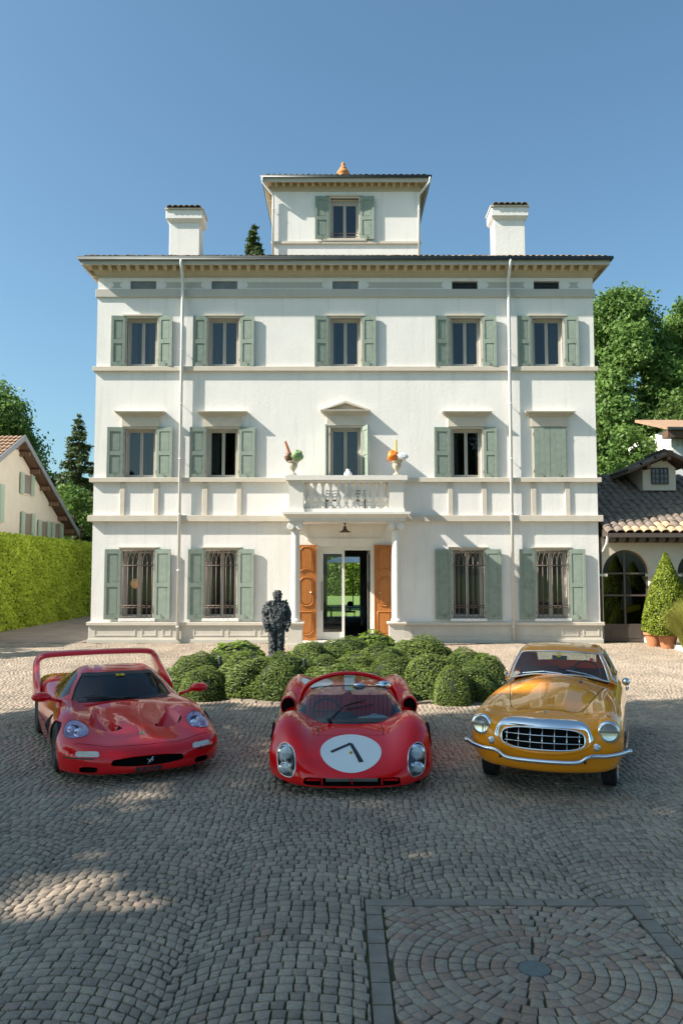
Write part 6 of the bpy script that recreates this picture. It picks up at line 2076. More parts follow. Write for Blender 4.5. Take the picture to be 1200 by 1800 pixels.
    lump((.30, 1.38, .58), .15, 9, 'folded_cloth', mat('blue_grey_cloth', (.35, .40, .46), .9), car, (1.5, .8, .5))
    # wiper
    MB().tube([(-.24, 1.03, .665), (-.06, 1.22, .80), (.18, 1.30, .86)], .008, 5).tube([(-.05, 1.16, .775), (.13, 1.19, .79), (.28, 1.26, .81)], .006, 5).lathe([(.025, 0), (.025, .03), (0, .035)], 12, (-.24, 1.03, .645)).build('wiper', M['black_trim'], car)
    mi = MB().lathe([(0, -.02), (.06, -.01), (.065, .02), (.03, .05)], 16, (.12, 1.70, .965), axis='Y').build('mirror', M['chrome'], car, smooth=True); mi.scale = (1.3, 1, .7); mi.location = (-.036, 0, .29)
    # race number
    decal_disc(bv, -.005, .385, .325, .335, 'xy', 'number_roundel', M['white_vinyl'], car, .003, 9, 48)
    def stroke(q, nm): decal_poly(bv, q, 'xy', nm, M['black_vinyl'], car, (8, 3), .006)
    stroke(((-.225, .385), (-.02, .535), (.0, .50), (-.205, .35)), 'number_seven')
    stroke(((-.03, .545), (.015, .525), (.125, .20), (.075, .19)), 'number_seven')
    decal_poly(bv, ((-.022, .325), (.012, .325), (.012, .375), (-.022, .375)), 'xy', 'badge', M['yellow_vinyl'], car, (2, 2), .007)
    decal_poly(bv, ((-.011, .336), (.001, .336), (.001, .364), (-.011, .364)), 'xy', 'badge_emblem', M['black_vinyl'], car, (2, 2), .0085)
    # nose seam and recessed outlets
    seam(bv, [(-.42, .72), (.42, .72)], 'xy', M['deep_red'], car, .01)
    seam(bv, [(-.36, .70), (-.36, .98)], 'xy', M['void'], car, .008); seam(bv, [(.36, .70), (.36, .98)], 'xy', M['void'], car, .008)
    # side scoops on the rear shoulders, door roundels
    for s in (-1, 1):
        b = MB(); P = []
        for (yy, k_) in ((2.05, 1.0), (2.02, 1.10), (2.10, 1.22), (2.5, 1.28), (2.75, .9)):
            P.append([(s * (.765 + .085 * k_ * math.cos(a)), yy + .03 * math.sin(a), .655 + .105 * k_ * math.sin(a)) for a in [2 * math.pi * q / 20 for q in range(21)]])
        sc = b.grid(P).build('air_scoop', M['red'], car, smooth=True)
        MB().add([(s * (.765 + .086 * math.cos(a)), 2.10, .655 + .106 * math.sin(a)) for a in [2 * math.pi * q / 20 for q in range(20)]], [tuple(range(20))]).build('scoop_opening', M['void'], sc)
        decal_disc(bv, 1.72, .44, .17, .15, s, 'door_roundel', M['white_vinyl'], car, .004, 5, 24)
        # rear fender roundel
    decal_disc(bv, -.42, 2.95, .22, .24, 'xy', 'rear_roundel', M['white_vinyl'], car, .004, 6, 28)
    lm = MB().lathe([(0, -.02), (.07, -.012), (.085, .01), (.05, .06), (0, .075)], 18, axis='Y').build('door_mirror', M['chrome'], car, smooth=True)
    lm.location = (.43, 2.02, .93); lm.scale = (1.2, 1, .85)
    # yellow 3 on the screen
    yb = rows[7][12]
    def pl(a, b): return (yb.x + a + .02, yb.y - .012 - b * .2, yb.z + .012 + b)
    lettering('3', pl, .055, .04, 0, M['yellow_vinyl'], car, .007, 'start_number')
    for s in (-1, 1):
        wheel(car, s * .735, .86, .305, .24, .20, 'star', s); wheel(car, s * .745, 3.22, .335, .30, .205, 'star', s)
        arch_liner(car, s * .52, s * .87, .86, .31, .35); arch_liner(car, s * .50, s * .88, 3.22, .34, .39)
    MB().xy_prism([(-.72, .25), (.72, .25), (.72, .50), (.50, .50), (.50, 1.22), (.80, 1.22), (.80, 2.8), (.48, 2.8), (.48, 3.65), (.7, 3.65), (.7, 4.1), (-.7, 4.1), (-.7, 3.65), (-.48, 3.65), (-.48, 2.8), (-.80, 2.8), (-.80, 1.22), (-.5, 1.22), (-.5, .5), (-.72, .5)], .105, .125).build('floor_pan', M['void'], car)
    for s in (-1, 1):
        for k in range(2): MB().lathe([(0, 0), (.06, 0), (.06, -.02), (0, -.025)], 16, (s * (.5 + .16 * k), 4.215, .55), axis='Y').build('tail_lamp', M['amber'] if k else M['red'], car)
    car.scale = (1.07, 1, 1)
    return car
race_car()
# ================================================================== red car with the high rear wing
F50_ROWS = [(.08, 1, .90, [.12] * 9), (.0, 1, .945, [.14, .14, .14, .14, .145, .15, .16, .13, .12]),
            (-.01, 1, .955, [.22, .22, .22, .22, .225, .23, .24, .17, .125]), (.0, 1, .965, [.32, .32, .32, .32, .33, .335, .33, .21, .13]),
            (.06, .95, .97, [.395, .395, .395, .40, .41, .415, .40, .23, .13]), (.28, .85, .975, [.462, .458, .452, .465, .50, .495, .45, .25, .13]),
            (.58, .6, .98, [.535, .53, .525, .552, .60, .585, .50, .27, .13]), (.95, .3, .985, [.622, .612, .60, .648, .705, .68, .53, .28, .13]),
            (1.28, .1, .98, [.695, .688, .67, .69, .735, .70, .54, .28, .13]), (1.58, 0, .97, [.752, .745, .725, .712, .735, .695, .53, .28, .13]),
            (2.0, 0, .955, [.77, .76, .75, .74, .735, .68, .51, .27, .13]), (2.5, 0, .96, [.78, .78, .77, .76, .75, .69, .52, .28, .13]),
            (2.9, 0, .98, [.83, .83, .82, .81, .80, .73, .55, .29, .14]), (3.4, 0, .992, [.86, .86, .86, .855, .85, .79, .58, .31, .15]),
            (3.9, 0, .985, [.84, .84, .84, .845, .84, .79, .58, .33, .18]), (4.3, 0, .96, [.80, .80, .80, .80, .80, .76, .57, .36, .24]),
            (4.46, 0, .94, [.70, .70, .70, .70, .69, .66, .53, .38, .28]), (4.48, 0, .92, [.36, .36, .36, .36, .36, .36, .36, .33, .29])]
F50_FR = [0, .2, .40, .58, .76, .91, 1, .99, .955]
F50_SW = [0, .01, .03, .08, .17, .30, .46, .48, .46]
F50_POS = ((-2.25, 9.50), math.radians(25.0))
def cabin(car, rows, per_r, per_c, spec, body_m, frame_m=None):
    """rows: control rows of 5 half-width points; spec: [(name, r0, r1, c0, c1, material)] in control-line indices with trims in cells
    everything not named stays body colour"""
    G = tensor(rows, per_r, per_c)
    nr, nc = G.shape[:2]; mid = (nc - 1) // 2
    owner = np.zeros((nr - 1, nc - 1), int)
    for k, (nm, a, b, c, d, m) in enumerate(spec):
        owner[a:b, mid + c:mid + d] = k + 1
    F = grid_faces(nr, nc); own = owner.ravel(); V = G.reshape(-1, 3)
    for k, (nm, m) in enumerate([('roof', body_m)] + [(s[0], s[5]) for s in spec]):
        f = F[own == k]
        if not len(f): continue
        u, inv = np.unique(f, return_inverse=True)
        sheet(nm, V[u], inv.reshape(-1, 4), m, car)
    return G, mid
def outline(G, idx):
    return [Vector(G[i, j]) for i, j in idx]
def f50_car():
    (px_, py_), yaw = F50_POS
    car = empty('winged_sports_car', (px_, py_, 0), yaw, 'glossy red sports car with high hooped rear wing and nostril bonnet', 'car')
    sh = Shell(tensor(rows_to_ctrl(F50_ROWS, F50_FR, F50_SW), 9, 9, relax=30))
    bv0 = sh.bvh()
    R = M['deep_red']
    # grille slot and side ducts
    slot = [(-.43, .255), (-.40, .235), (-.2, .215), (0, .21), (.2, .215), (.40, .235), (.43, .255), (.40, .30), (.2, .318), (0, .322), (-.2, .318), (-.40, .30)]
    V, F, bd = sh.split(slot, 'xz', lambda V: V[:, 1] < .4)
    sheet('grille_slot', pocket(V, bd, (0, .12, 0), slot, 'xz', .012), F, M['void'], car)
    for s in (-1, 1):
        V, F, bd = sh.split(ellipse(s * .66, .195, .095, .034, 28, 3), 'xz', lambda V, s=s: (V[:, 1] < .5) & (V[:, 0] * s > .3))
        sheet('brake_duct', pocket(V, bd, (0, .12, 0)), F, M['void'], car)
        # lamps under glass
        poly = [(s * a, b) for a, b in ((.60, .60), (.63, .50), (.70, .455), (.79, .46), (.86, .53), (.885, .64), (.87, .75), (.81, .83), (.73, .845), (.655, .79), (.61, .70))]
        poly = smooth_poly(poly, 3)
        V, F, bd = sh.split(poly, 'xy', lambda V, s=s: (V[:, 2] > .35) & (V[:, 0] * s > .4))
        hl = sheet('headlight', pocket(V, bd, (0, .03, -.075), poly, 'xy', .05), F, M['lamp_housing'], car)
        sheet('lens', V + np.array([0, 0, .002]), F, M['lens_violet'], hl)
        rim(bv0, poly, 'xy', .004, M['black_trim'], hl, 'lens_rim', .001, 1)
        for (lx, ly, lr) in ((.705 , .60, .068), (.79, .70, .052)):
            h, n, i, ds = bv0.ray_cast(Vector((s * lx, ly, 2)), Vector((0, 0, -1)))
            o = MB().lathe([(0, -.022), (lr * .4, -.02), (lr * .8, -.006), (lr, .0), (lr * 1.04, .012), (lr * .8, .05)], 24, axis='Y').build('lamp', M['reflector'], hl, smooth=True)
            o.location = (s * lx, ly - .005, h.z - .035); o.rotation_euler = (math.radians(-28), 0, 0)
            o = MB().lathe([(0, -.030), (lr * .35, -.027), (lr * .6, -.018)], 20, axis='Y').build('lamp_glass', M['lamp_glass'], hl, smooth=True)
            o.location = (s * lx, ly - .005, h.z - .035); o.rotation_euler = (math.radians(-28), 0, 0)
        # indicator lamps in the bumper
        V, F, bd = sh.split([(s * a, b) for a, b in ((.545, .352), (.56, .338), (.78, .338), (.80, .352), (.79, .385), (.765, .395), (.575, .395), (.55, .385))], 'xz', lambda V, s=s: (V[:, 1] < .6) & (V[:, 0] * s > .3))
        ind = sheet('indicator', V + np.array([0, .004, 0]), F, M['clear_lens'], car)
        # bonnet nostrils
        nos = [(s * a, b) for a, b in ((.46, 1.30), (.40, 1.10), (.30, .86), (.205, .66), (.215, .615), (.33, .58), (.46, .62), (.56, .74), (.565, .86), (.52, 1.08), (.485, 1.27))]
        nos = smooth_poly(nos, 3)
        V, F, bd = sh.split(nos, 'xy', lambda V, s=s: (V[:, 2] > .35) & (V[:, 0] * s > .1))
        W = pocket(V, bd, (0, 0, -.12), nos, 'xy', .06); k = np.clip((1.32 - V[:, 1]) / .7, 0, 1) ** .8
        W[:, 2] = V[:, 2] + (W[:, 2] - V[:, 2]) * k
        cy = V[F].mean(axis=1)[:, 1] - .35 * (np.abs(V[F].mean(axis=1)[:, 0]) - .25)
        for nm, sel, mm in (('bonnet_vent', cy >= .72, R), ('shaded_vent_opening', cy < .72, M['void'])):  # vent opening and its shadow put in as near-black faces at the nostril front
            f_ = F[sel]; u_, inv = np.unique(f_, return_inverse=True)
            if len(f_): sheet(nm, W[u_], inv.reshape(-1, 3), mm, car)
    cut_arch(sh, .98, .305, .328, .84, .63); cut_arch(sh, 3.52, .34, .385, .84)
    cab_poly = [(-.62, 1.98), (-.36, 1.70), (0, 1.63), (.36, 1.70), (.62, 1.98), (.66, 2.7), (-.66, 2.7)]
    sh.split(cab_poly, 'xy', lambda V: V[:, 2] > .5)
    sh.build('body', R, car)
    bv = sh.bvh()
    rows = [[(0, 1.555, .738), (.38, 1.62, .728), (.70, 1.90, .722), (.755, 1.955, .72), (.81, 2.02, .715)],
            [(0, 1.86, .905), (.335, 1.92, .895), (.625, 2.10, .865), (.715, 2.12, .80), (.815, 2.15, .72)],
            [(0, 2.20, 1.045), (.285, 2.23, 1.038), (.515, 2.33, 1.008), (.67, 2.35, .885), (.82, 2.37, .725)],
            [(0, 2.50, 1.10), (.275, 2.51, 1.092), (.49, 2.55, 1.06), (.66, 2.57, .91), (.82, 2.59, .735)],
            [(0, 2.88, 1.075), (.27, 2.88, 1.07), (.47, 2.89, 1.035), (.62, 2.90, .92), (.77, 2.91, .785)],
            [(0, 3.3, .98), (.27, 3.3, .97), (.45, 3.3, .945), (.56, 3.3, .89), (.68, 3.3, .835)],
            [(0, 3.75, .855), (.27, 3.75, .852), (.45, 3.75, .848), (.56, 3.75, .84), (.70, 3.75, .83)]]
    pr = pc = 6
    spec = [('windscreen', 0, 2 * pr, -2 * pc + 1, 2 * pc - 1, M['wind_dark']),
            ('side_window', 3, 4 * pr - 2, 2 * pc + 1, 4 * pc - 1, M['wind_dark']), ('side_window', 3, 4 * pr - 2, -4 * pc + 1, -2 * pc - 1, M['wind_dark'])]
    G, mid = cabin(car, rows, pr, pc, spec, R)
    # black surround of the screen
    b = MB(); c0, c1 = mid - 2 * pc + 1, mid + 2 * pc - 1
    for r0, r1, off in ((0, 1, .003), (2 * pr - 2, 2 * pr, .003)):
        b.grid([[Vector(G[r, c]) + Vector((0, -.002, off)) for c in range(c0, c1 + 1)] for r in range(r0, r1 + 1)])
    b.build('screen_band', M['black_trim'], car, smooth=True)
    for c_ in (c0, c1): MB().tube([Vector(G[r, c_]) for r in range(0, 2 * pr + 1)], .012, 6).build('pillar_seal', M['black_trim'], car, smooth=True)
    # yellow start number on the top band
    def on_ws(a, bb):
        r_ = 2 * pr - 2.2 + bb * 14; j = mid + a * 22
        i0 = int(max(0, min(2 * pr, math.floor(r_)))); f_ = r_ - i0; j0 = int(math.floor(j)); g_ = j - j0
        p = (Vector(G[i0, j0]) * (1 - g_) + Vector(G[i0, j0 + 1]) * g_) * (1 - f_) + (Vector(G[i0 + 1, j0]) * (1 - g_) + Vector(G[i0 + 1, j0 + 1]) * g_) * f_
        return p + Vector((0, -.012, .012))
    lettering('36', on_ws, .055, .045, .02, M['yellow_vinyl'], car, .006, 'start_number')
    # interior
    MB().box(-.60, .60, 1.75, 2.75, .16, .20).box(-.62, .62, 2.74, 2.78, .2, .95).build('cabin_floor', M['dark_leather'], car)
    MB().yz_prism([(1.64, .50), (1.98, .50), (2.02, .66), (1.92, .735), (1.66, .725)], -.62, .62).build('dashboard', M['dark_leather'], car)
    for x in (-.32, .32):
        seat(car, x, 2.35, .18, M['dark_leather'], .46, .66)
        lump((x, 2.62, .90), .11, 6, 'headrest', M['dark_leather'], car, (1.2, .5, .8))
    seat(car, -.32, 2.30, .20, M['red_leather'], .28, .55, name='seat_insert'); seat(car, .32, 2.30, .20, M['red_leather'], .28, .55, name='seat_insert')
    steering(car, .32, 2.04, .735, .165, M['dark_leather'], .4)
    # wiper
    MB().tube([(-.02, 1.56, .757), (-.25, 1.62, .772), (-.52, 1.72, .785)], .010, 5).tube([(-.02, 1.56, .757), (-.20, 1.60, .78), (-.45, 1.69, .81)], .007, 5).tube([(-.50, 1.62, .765), (.18, 1.56, .765)], .011, 5).build('wiper', M['black_trim'], car)
    MB().box(-.09, .09, 2.17, 2.20, .965, 1.005).build('rear_view_mirror', M['black_trim'], car, bevel=.008)
    # mirrors on curved stalks
    for s in (-1, 1):
        b = MB().tube([(s * .80, 1.86, .725), (s * .90, 1.80, .765), (s * .98, 1.77, .80)], [.022, .02, .03], 8)
        mo = b.build('mirror', R, car, smooth=True)
        P = []
        for (t, rr) in ((-.09, .005), (-.075, .045), (-.03, .066), (.02, .068), (.045, .060), (.045, .002)):
            P.append([(s * 1.06 + .125 * (rr / .068) * math.cos(a), 1.765 + t, .815 + .062 * (rr / .068) * math.sin(a)) for a in [2 * math.pi * q / 18 for q in range(19)]])
        MB().grid(P).build('mirror_shell', R, mo, smooth=True)
        # waist line and door intake
        seam(bv, [(-.86 * -s if False else s * .60, .318), (s * .92, .318)], 'xz', M['black_trim'], car, .016, 'waist_line')
        seam(bv, [(.62, .345), (.66, .36)], s, M['black_trim'], car, .016, 'waist_line')
        seam(bv, [(1.38, .37), (3.10, .40)], s, M['black_trim'], car, .018, 'waist_line')
        decal_poly(bv, ((1.45, .62), (1.56, .62), (2.35, .34), (1.85, .30)), s, 'door_intake', M['void'], car, (10, 3), .004)
        wheel(car, s * .845, .98, .296, .225, .220, 'star', s); wheel(car, s * .825, 3.52, .33, .30, .235, 'star', s)
        arch_liner(car, s * .70, s * .87, .98, .305, .322); arch_liner(car, s * .60, s * .90, 3.52, .34, .375)
    # wing: one blade swept up from both rear fenders and across
    path = []
    for x, z, yf, th in ((.975, .60, 2.95, .070), (.968, .72, 3.10, .075), (.958, .82, 3.38, .075), (.948, .91, 3.70, .070), (.935, .98, 3.93, .070), (.905, 1.045, 4.07, .070), (.855, 1.085, 4.05, .070), (.75, 1.103, 4.06, .068), (.5, 1.113, 4.06, .065), (.2, 1.118, 4.06, .065)):
        path.append((x, z, yf, th))
    full = [(-x, z, yf, th) for x, z, yf, th in path] + [(0, 1.119, 4.06, .064)] + path[::-1]
    A = np.array(full); t = np.arange(len(A), dtype=float); D_ = hermite_axis(A, t, np.linspace(0, len(A) - 1, 101))
    cs = [(0, 0), (.06, .5), (.25, .9), (.55, .8), (.85, .45), (1, .1), (1, -.1), (.7, -.35), (.35, -.45), (.08, -.35)]
    P = []
    for i in range(len(D_)):
        x, z, yf, th = D_[i]; d_ = D_[min(i + 1, len(D_) - 1)] - D_[max(i - 1, 0)]
        nx, nz = -d_[1], d_[0]; l_ = math.hypot(nx, nz) + 1e-9; nx, nz = nx / l_, nz / l_
        P.append([(x + nx * c * th, yf + (4.54 - yf) * f_, z + nz * c * th) for f_, c in cs] )
    MB().grid([[P[i][k % len(cs)] for i in range(len(P))] for k in range(len(cs) + 1)]).build('rear_wing', R, car, smooth=True)
    # badges
    decal_poly(bv, ((-.022, .40), (.022, .40), (.022, .47), (-.022, .47)), 'xy', 'badge', mat('cream_badge', (.78, .70, .42), .3), car, (2, 2), .004)
    decal_poly(bv, ((-.009, .415), (.011, .415), (.008, .455), (-.012, .455)), 'xy', 'badge_emblem', M['black_vinyl'], car, (2, 2), .006)
    horse = MB(); hy = .045
    for pts, r_ in (([(-.022, .228), (-.014, .248), (.0, .262), (.016, .272), (.024, .292), (.034, .303)], .010), ([(-.014, .25), (-.022, .268), (-.036, .276), (-.040, .262)], .005),
                    ([(.016, .268), (.034, .262), (.040, .248)], .005), ([(.010, .268), (.026, .248), (.022, .238)], .005), ([(-.012, .25), (.004, .236), (-.004, .216)], .006), ([(-.020, .236), (-.028, .222), (-.022, .208)], .006)):
        horse.tube([(a + .03, hy, b_) for a, b_ in pts], r_ * .8, 6)
    horse.build('grille_emblem', M['chrome'], car, smooth=True)
    MB().box(-.15, .15, -.018, .012, .148, .20).build('number_plate', M['black_trim'], car, bevel=.004)
    lettering('F50', lambda a, b_: (a, -.020, .174 + b_), .034, .055, .018, mat('dull_red_lettering', (.22, .02, .02), .5), car, .005, 'plate_lettering')
    # bonnet shut line across the nose
    seam(bv, [(-.80, .355), (-.4, .17), (0, .135), (.4, .17), (.80, .355)], 'xy', M['void'], car, .005)
    MB().xy_prism([(-.78, .35), (.78, .35), (.78, .58), (.56, .58), (.56, 1.38), (.86, 1.38), (.86, 3.1), (.54, 3.1), (.54, 3.95), (.8, 3.95), (.8, 4.4), (-.8, 4.4), (-.8, 3.95), (-.54, 3.95), (-.54, 3.1), (-.86, 3.1), (-.86, 1.38), (-.56, 1.38), (-.56, .58), (-.78, .58)], .122, .14).build('floor_pan', M['void'], car)
    for s in (-1, 1):
        for k in range(2): MB().lathe([(0, 0), (.075, 0), (.075, -.02), (0, -.03)], 18, (s * (.48 + .2 * k), 4.495, .58), axis='Y').build('tail_lamp', M['amber'] if k else M['red'], car)
    return car
M['lamp_housing'] = mat('grey_lamp_housing', (.78, .66, .74), .35, metal=.2)
def violet_lens():
    m = glass_mat('coated_lens', (.95, .86, 1.0), .92, .03); return m
M['lens_violet'] = violet_lens()
f50_car()
# ================================================================== orange fifties coupe
GT_ROWS = [(.16, 1, .72, [.25] * 9), (.08, 1, .78, [.28, .28, .28, .28, .28, .29, .30, .26, .25]), (.03, 1, .81, [.40, .40, .40, .40, .41, .42, .42, .34, .26]),
           (.0, 1, .83, [.54, .54, .54, .55, .56, .56, .52, .40, .27]), (.02, 1, .84, [.66, .66, .665, .68, .71, .70, .61, .44, .27]),
           (.08, .95, .845, [.745, .745, .75, .775, .81, .79, .67, .46, .27]), (.25, .85, .85, [.825, .822, .82, .84, .875, .85, .70, .47, .26]),
           (.60, .5, .86, [.91, .90, .88, .885, .91, .87, .71, .47, .25]), (1.1, .2, .865, [.985, .975, .95, .93, .935, .885, .71, .46, .24]),
           (1.6, 0, .865, [1.055, 1.045, 1.015, .965, .94, .885, .70, .45, .24]), (2.0, 0, .86, [1.09, 1.08, 1.04, .985, .94, .88, .69, .44, .24]),
           (2.7, 0, .86, [1.05, 1.05, 1.03, .98, .93, .87, .68, .44, .24]), (3.3, 0, .855, [1.02, 1.02, 1.0, .97, .93, .87, .68, .45, .26]),
           (3.9, 0, .83, [.93, .93, .92, .90, .88, .83, .66, .46, .3]), (4.3, 0, .77, [.80, .80, .80, .79, .77, .73, .60, .46, .34]),
           (4.45, 0, .70, [.60, .60, .60, .60, .59, .57, .52, .45, .38]), (4.4, 0, .66, [.36, .36, .36, .36, .36, .36, .36, .35, .34])]
GT_FR = [0, .22, .42, .60, .76, .90, 1, .985, .93]
GT_SW = [0, .015, .05, .10, .16, .24, .40, .42, .40]
GT_POS = ((2.19, 8.88), math.radians(-20))
def gt_car():
    (px_, py_), yaw = GT_POS
    car = empty('fifties_coupe', (px_, py_, 0), yaw, 'orange yellow fifties coupe with chrome egg crate grille and bumper', 'car')
    sh = Shell(tensor(rows_to_ctrl(GT_ROWS, GT_FR, GT_SW), 8, 8, relax=14)); bv0 = sh.bvh()
    O = M['orange']; C = M['chrome']
    def front(x, z, off=0.0):
        h, n, i, ds = bv0.ray_cast(Vector((x, -2, z)), Vector((0, 1, 0)))
        if h is None: return Vector((x, .3, z))
        if n.y > 0: n = -n
        return h + n * off
    gz = .632; gp = ellipse(0, gz, .45, .110, 56, 3.4)
    V, F, bd = sh.split(gp, 'xz', lambda V: V[:, 1] < .5)
    gr = sheet('grille', pocket(V, bd, (0, .10, 0), gp, 'xz', .02), F, M['void'], car)
    bars = MB()
    for k in range(7):
        x = -.39 + .13 * k; hh = .109 * (1 - abs(x / .46) ** 3.4) ** (1 / 3.4)
        bars.tube([front(x, gz - hh) + Vector((0, .006, 0)), front(x, gz, .0) + Vector((0, .012, 0)), front(x, gz + hh) + Vector((0, .006, 0))], .0055, 5)
    for z in (gz - .037, gz + .037):
        xm = .45 * (1 - (abs(z - gz) / .110) ** 3.4) ** (1 / 3.4)
        bars.tube([front(-xm + 2 * xm * k / 12, z) + Vector((0, .010, 0)) for k in range(13)], .0055, 5)
    bars.build('grille_bars', C, gr, smooth=True)
    MB().tube([front(x, z, .002) for x, z in gp], .010, 6, closed=True).build('grille_surround', C, gr, smooth=True)
    # broad chrome brow over the grille, hooking down at its ends
    P = []
    for (dz, off) in ((.0, .004), (.012, .020), (.05, .022), (.07, .004)):
        row = []
        for k in range(41):
            t = -1 + 2 * k / 40
            x = .485 * math.sin(t * math.pi / 2 * 1.02); wd = 1 - .55 * abs(t) ** 4
            z = gz + .118 - .13 * abs(t) ** 7 - .010 * t * t + dz * wd
            row.append(front(x * (1 + .10 * dz / .07 * abs(t) ** 5), z, off * (.7 + .3 * wd)))
        P.append(row)
    MB().grid(P).build('chrome_brow', C, car, smooth=True)
    # raised lip of the grille opening
    MB().tube([front(.515 * math.cos(a) , gz - .012 + .136 * math.sin(a), -.014) for a in [math.pi + math.pi * k / 24 for k in range(25)]], .026, 8).build('grille_lip', O, car, smooth=True)
    # headlamps
    for s in (-1, 1):
        x, z, r_ = s * .69, .724, .108
        p = front(x, z)
        hl = MB().lathe([(r_ * .80, -.03), (r_ * 1.0, -.036), (r_ * 1.10, -.018), (r_ * 1.13, .03), (r_ * 1.16, .12)], 32, axis='Y').build('headlight', C, car, smooth=True)
        hl.location = (x, p.y - .005, z); hl.rotation_euler = (math.radians(-3), 0, s * math.radians(10))
        MB().lathe([(0, .04), (r_ * .4, .03), (r_ * .8, -.012), (r_ * .96, -.026)], 28, axis='Y').build('reflector', M['reflector'], hl, smooth=True)
        MB().lathe([(0, -.058), (r_ * .35, -.056), (r_ * .7, -.046), (r_ * .97, -.028)], 28, axis='Y').build('lens', M['lens'], hl, smooth=True)
        MB().lathe([(0, -.015), (.014, -.01), (.018, .02)], 12, axis='Y').tube([(0, -.028, -.085), (0, -.02, .085)], .002, 4).build('bulb', M['lamp_glass'], hl, smooth=True)
        MB().lathe([(r_ * 1.12, .0), (r_ * 1.30, .05), (r_ * 1.45, .16)], 32, axis='Y').build('lamp_shroud', O, hl, smooth=True)
        # small round running lamps
        p = front(s * .565, .565)
        fl = MB().lathe([(0, -.028), (.022, -.024), (.034, -.008), (.036, .01)], 20, axis='Y').build('running_light', M['lamp_glass'], car, smooth=True); fl.location = (s * .565, p.y, .565)
        MB().lathe([(.034, -.012), (.042, -.008), (.045, .012)], 20, axis='Y').build('bezel', C, fl, smooth=True)
    cut_arch(sh, .80, .335, .375, .6); cut_arch(sh, 3.35, .335, .365, .6)
    sh.split([(-.62, 2.30), (-.34, 2.14), (0, 2.10), (.34, 2.14), (.62, 2.30), (.68, 3.3), (.5, 3.6), (-.5, 3.6), (-.68, 3.3)], 'xy', lambda V: V[:, 2] > .6)
    sh.build('body', O, car); bv = sh.bvh()
    rows = [[(0, 2.05, 1.082), (.36, 2.09, 1.066), (.685, 2.30, .972), (.72, 2.33, .955), (.75, 2.36, .94)],
            [(0, 2.22, 1.235), (.34, 2.26, 1.222), (.625, 2.42, 1.155), (.685, 2.44, 1.07), (.755, 2.45, .94)],
            [(0, 2.44, 1.375), (.31, 2.46, 1.365), (.545, 2.55, 1.315), (.65, 2.56, 1.15), (.755, 2.56, .945)],
            [(0, 2.80, 1.435), (.32, 2.81, 1.425), (.535, 2.83, 1.37), (.66, 2.84, 1.17), (.76, 2.84, .945)],
            [(0, 3.18, 1.41), (.32, 3.18, 1.40), (.54, 3.18, 1.345), (.65, 3.18, 1.16), (.752, 3.18, .945)],
            [(0, 3.55, 1.28), (.31, 3.53, 1.27), (.50, 3.5, 1.22), (.62, 3.46, 1.08), (.735, 3.42, .94)],
            [(0, 3.95, .90), (.30, 3.93, .905), (.48, 3.86, .905), (.60, 3.79, .90), (.70, 3.70, .89)]]
    pr = pc = 6
    spec = [('windscreen', 0, 2 * pr - 1, -2 * pc + 1, 2 * pc - 1, M['wind']),
            ('side_window', 2, 4 * pr - 1, 2 * pc + 1, 4 * pc - 2, M['wind']), ('side_window', 2, 4 * pr - 1, -4 * pc + 2, -2 * pc - 1, M['wind']),
            ('rear_window', 4 * pr + 3, 6 * pr - 3, -2 * pc + 2, 2 * pc - 2, M['wind'])]
    G, mid = cabin(car, rows, pr, pc, spec, O)
    c0, c1, r1 = mid - 2 * pc + 1, mid + 2 * pc - 1, 2 * pr - 1
    loop = [Vector(G[0, c]) for c in range(c0, c1 + 1)] + [Vector(G[r, c1]) for r in range(1, r1 + 1)] + [Vector(G[r1, c]) for c in range(c1 - 1, c0 - 1, -1)] + [Vector(G[r, c0]) for r in range(r1 - 1, 0, -1)]
    MB().tube([p + Vector((0, -.004, .006)) for p in loop], .011, 6, closed=True).build('screen_trim', C, car, smooth=True)
    for s in (-1, 1):
        ca, cb_ = mid + s * (2 * pc + 1), mid + s * (4 * pc - 2)
        lp = [Vector(G[r, ca]) for r in range(2, 4 * pr)] + [Vector(G[4 * pr - 1, c]) for c in range(ca, cb_ + s, s)] + [Vector(G[r, cb_]) for r in range(4 * pr - 1, 1, -1)]
        MB().tube([p + Vector((s * .006, 0, .002)) for p in lp], .009, 6, closed=True).build('window_trim', C, car, smooth=True)
    # wipers lying across the screen foot
    MB().tube([Vector(G[1, mid - 8]) + Vector((0, -.02, .01)), Vector(G[1, mid - 3]) + Vector((0, -.02, .012)), Vector(G[0, mid + 1]) + Vector((0, -.02, .02))], .008, 5).tube([Vector(G[2, mid + 2]) + Vector((0, -.02, .01)), Vector(G[1, mid + 6]) + Vector((0, -.02, .012)), Vector(G[0, mid + 9]) + Vector((0, -.02, .02))], .008, 5).build('wiper', C, car)
    # cabin
    MB().box(-.66, .66, 2.2, 3.5, .30, .34).box(-.68, .68, 3.46, 3.5, .34, .95).build('cabin_floor', M['dark_leather'], car)
    MB().yz_prism([(2.24, .80), (2.46, .80), (2.50, .96), (2.42, 1.03), (2.24, 1.04)], -.50, .50).build('dashboard', M['dark_leather'], car)
    for x in (-.34, .34): seat(car, x, 2.98, .36, M['tan'], .50, .55)
    steering(car, .34, 2.56, 1.04, .19, M['steer_wood'], .35)
    mm = MB().box(-.10, .10, 2.42, 2.44, 1.25, 1.30).tube([(0, 2.43, 1.30), (0, 2.45, 1.37)], .008, 5).build('rear_view_mirror', C, car)
    d_ = MB().lathe([(0, -.004), (.026, -.004), (.026, .002)], 20, axis='Y').build('pink_sticker', mat('pink_sticker', (.62, .03, .10), .5), car); p = Vector(G[2 * pr - 4, mid + 2 * pc - 4]); d_.location = p + Vector((0, -.014, .006)); d_.rotation_euler = (math.radians(-48), 0, math.radians(14))
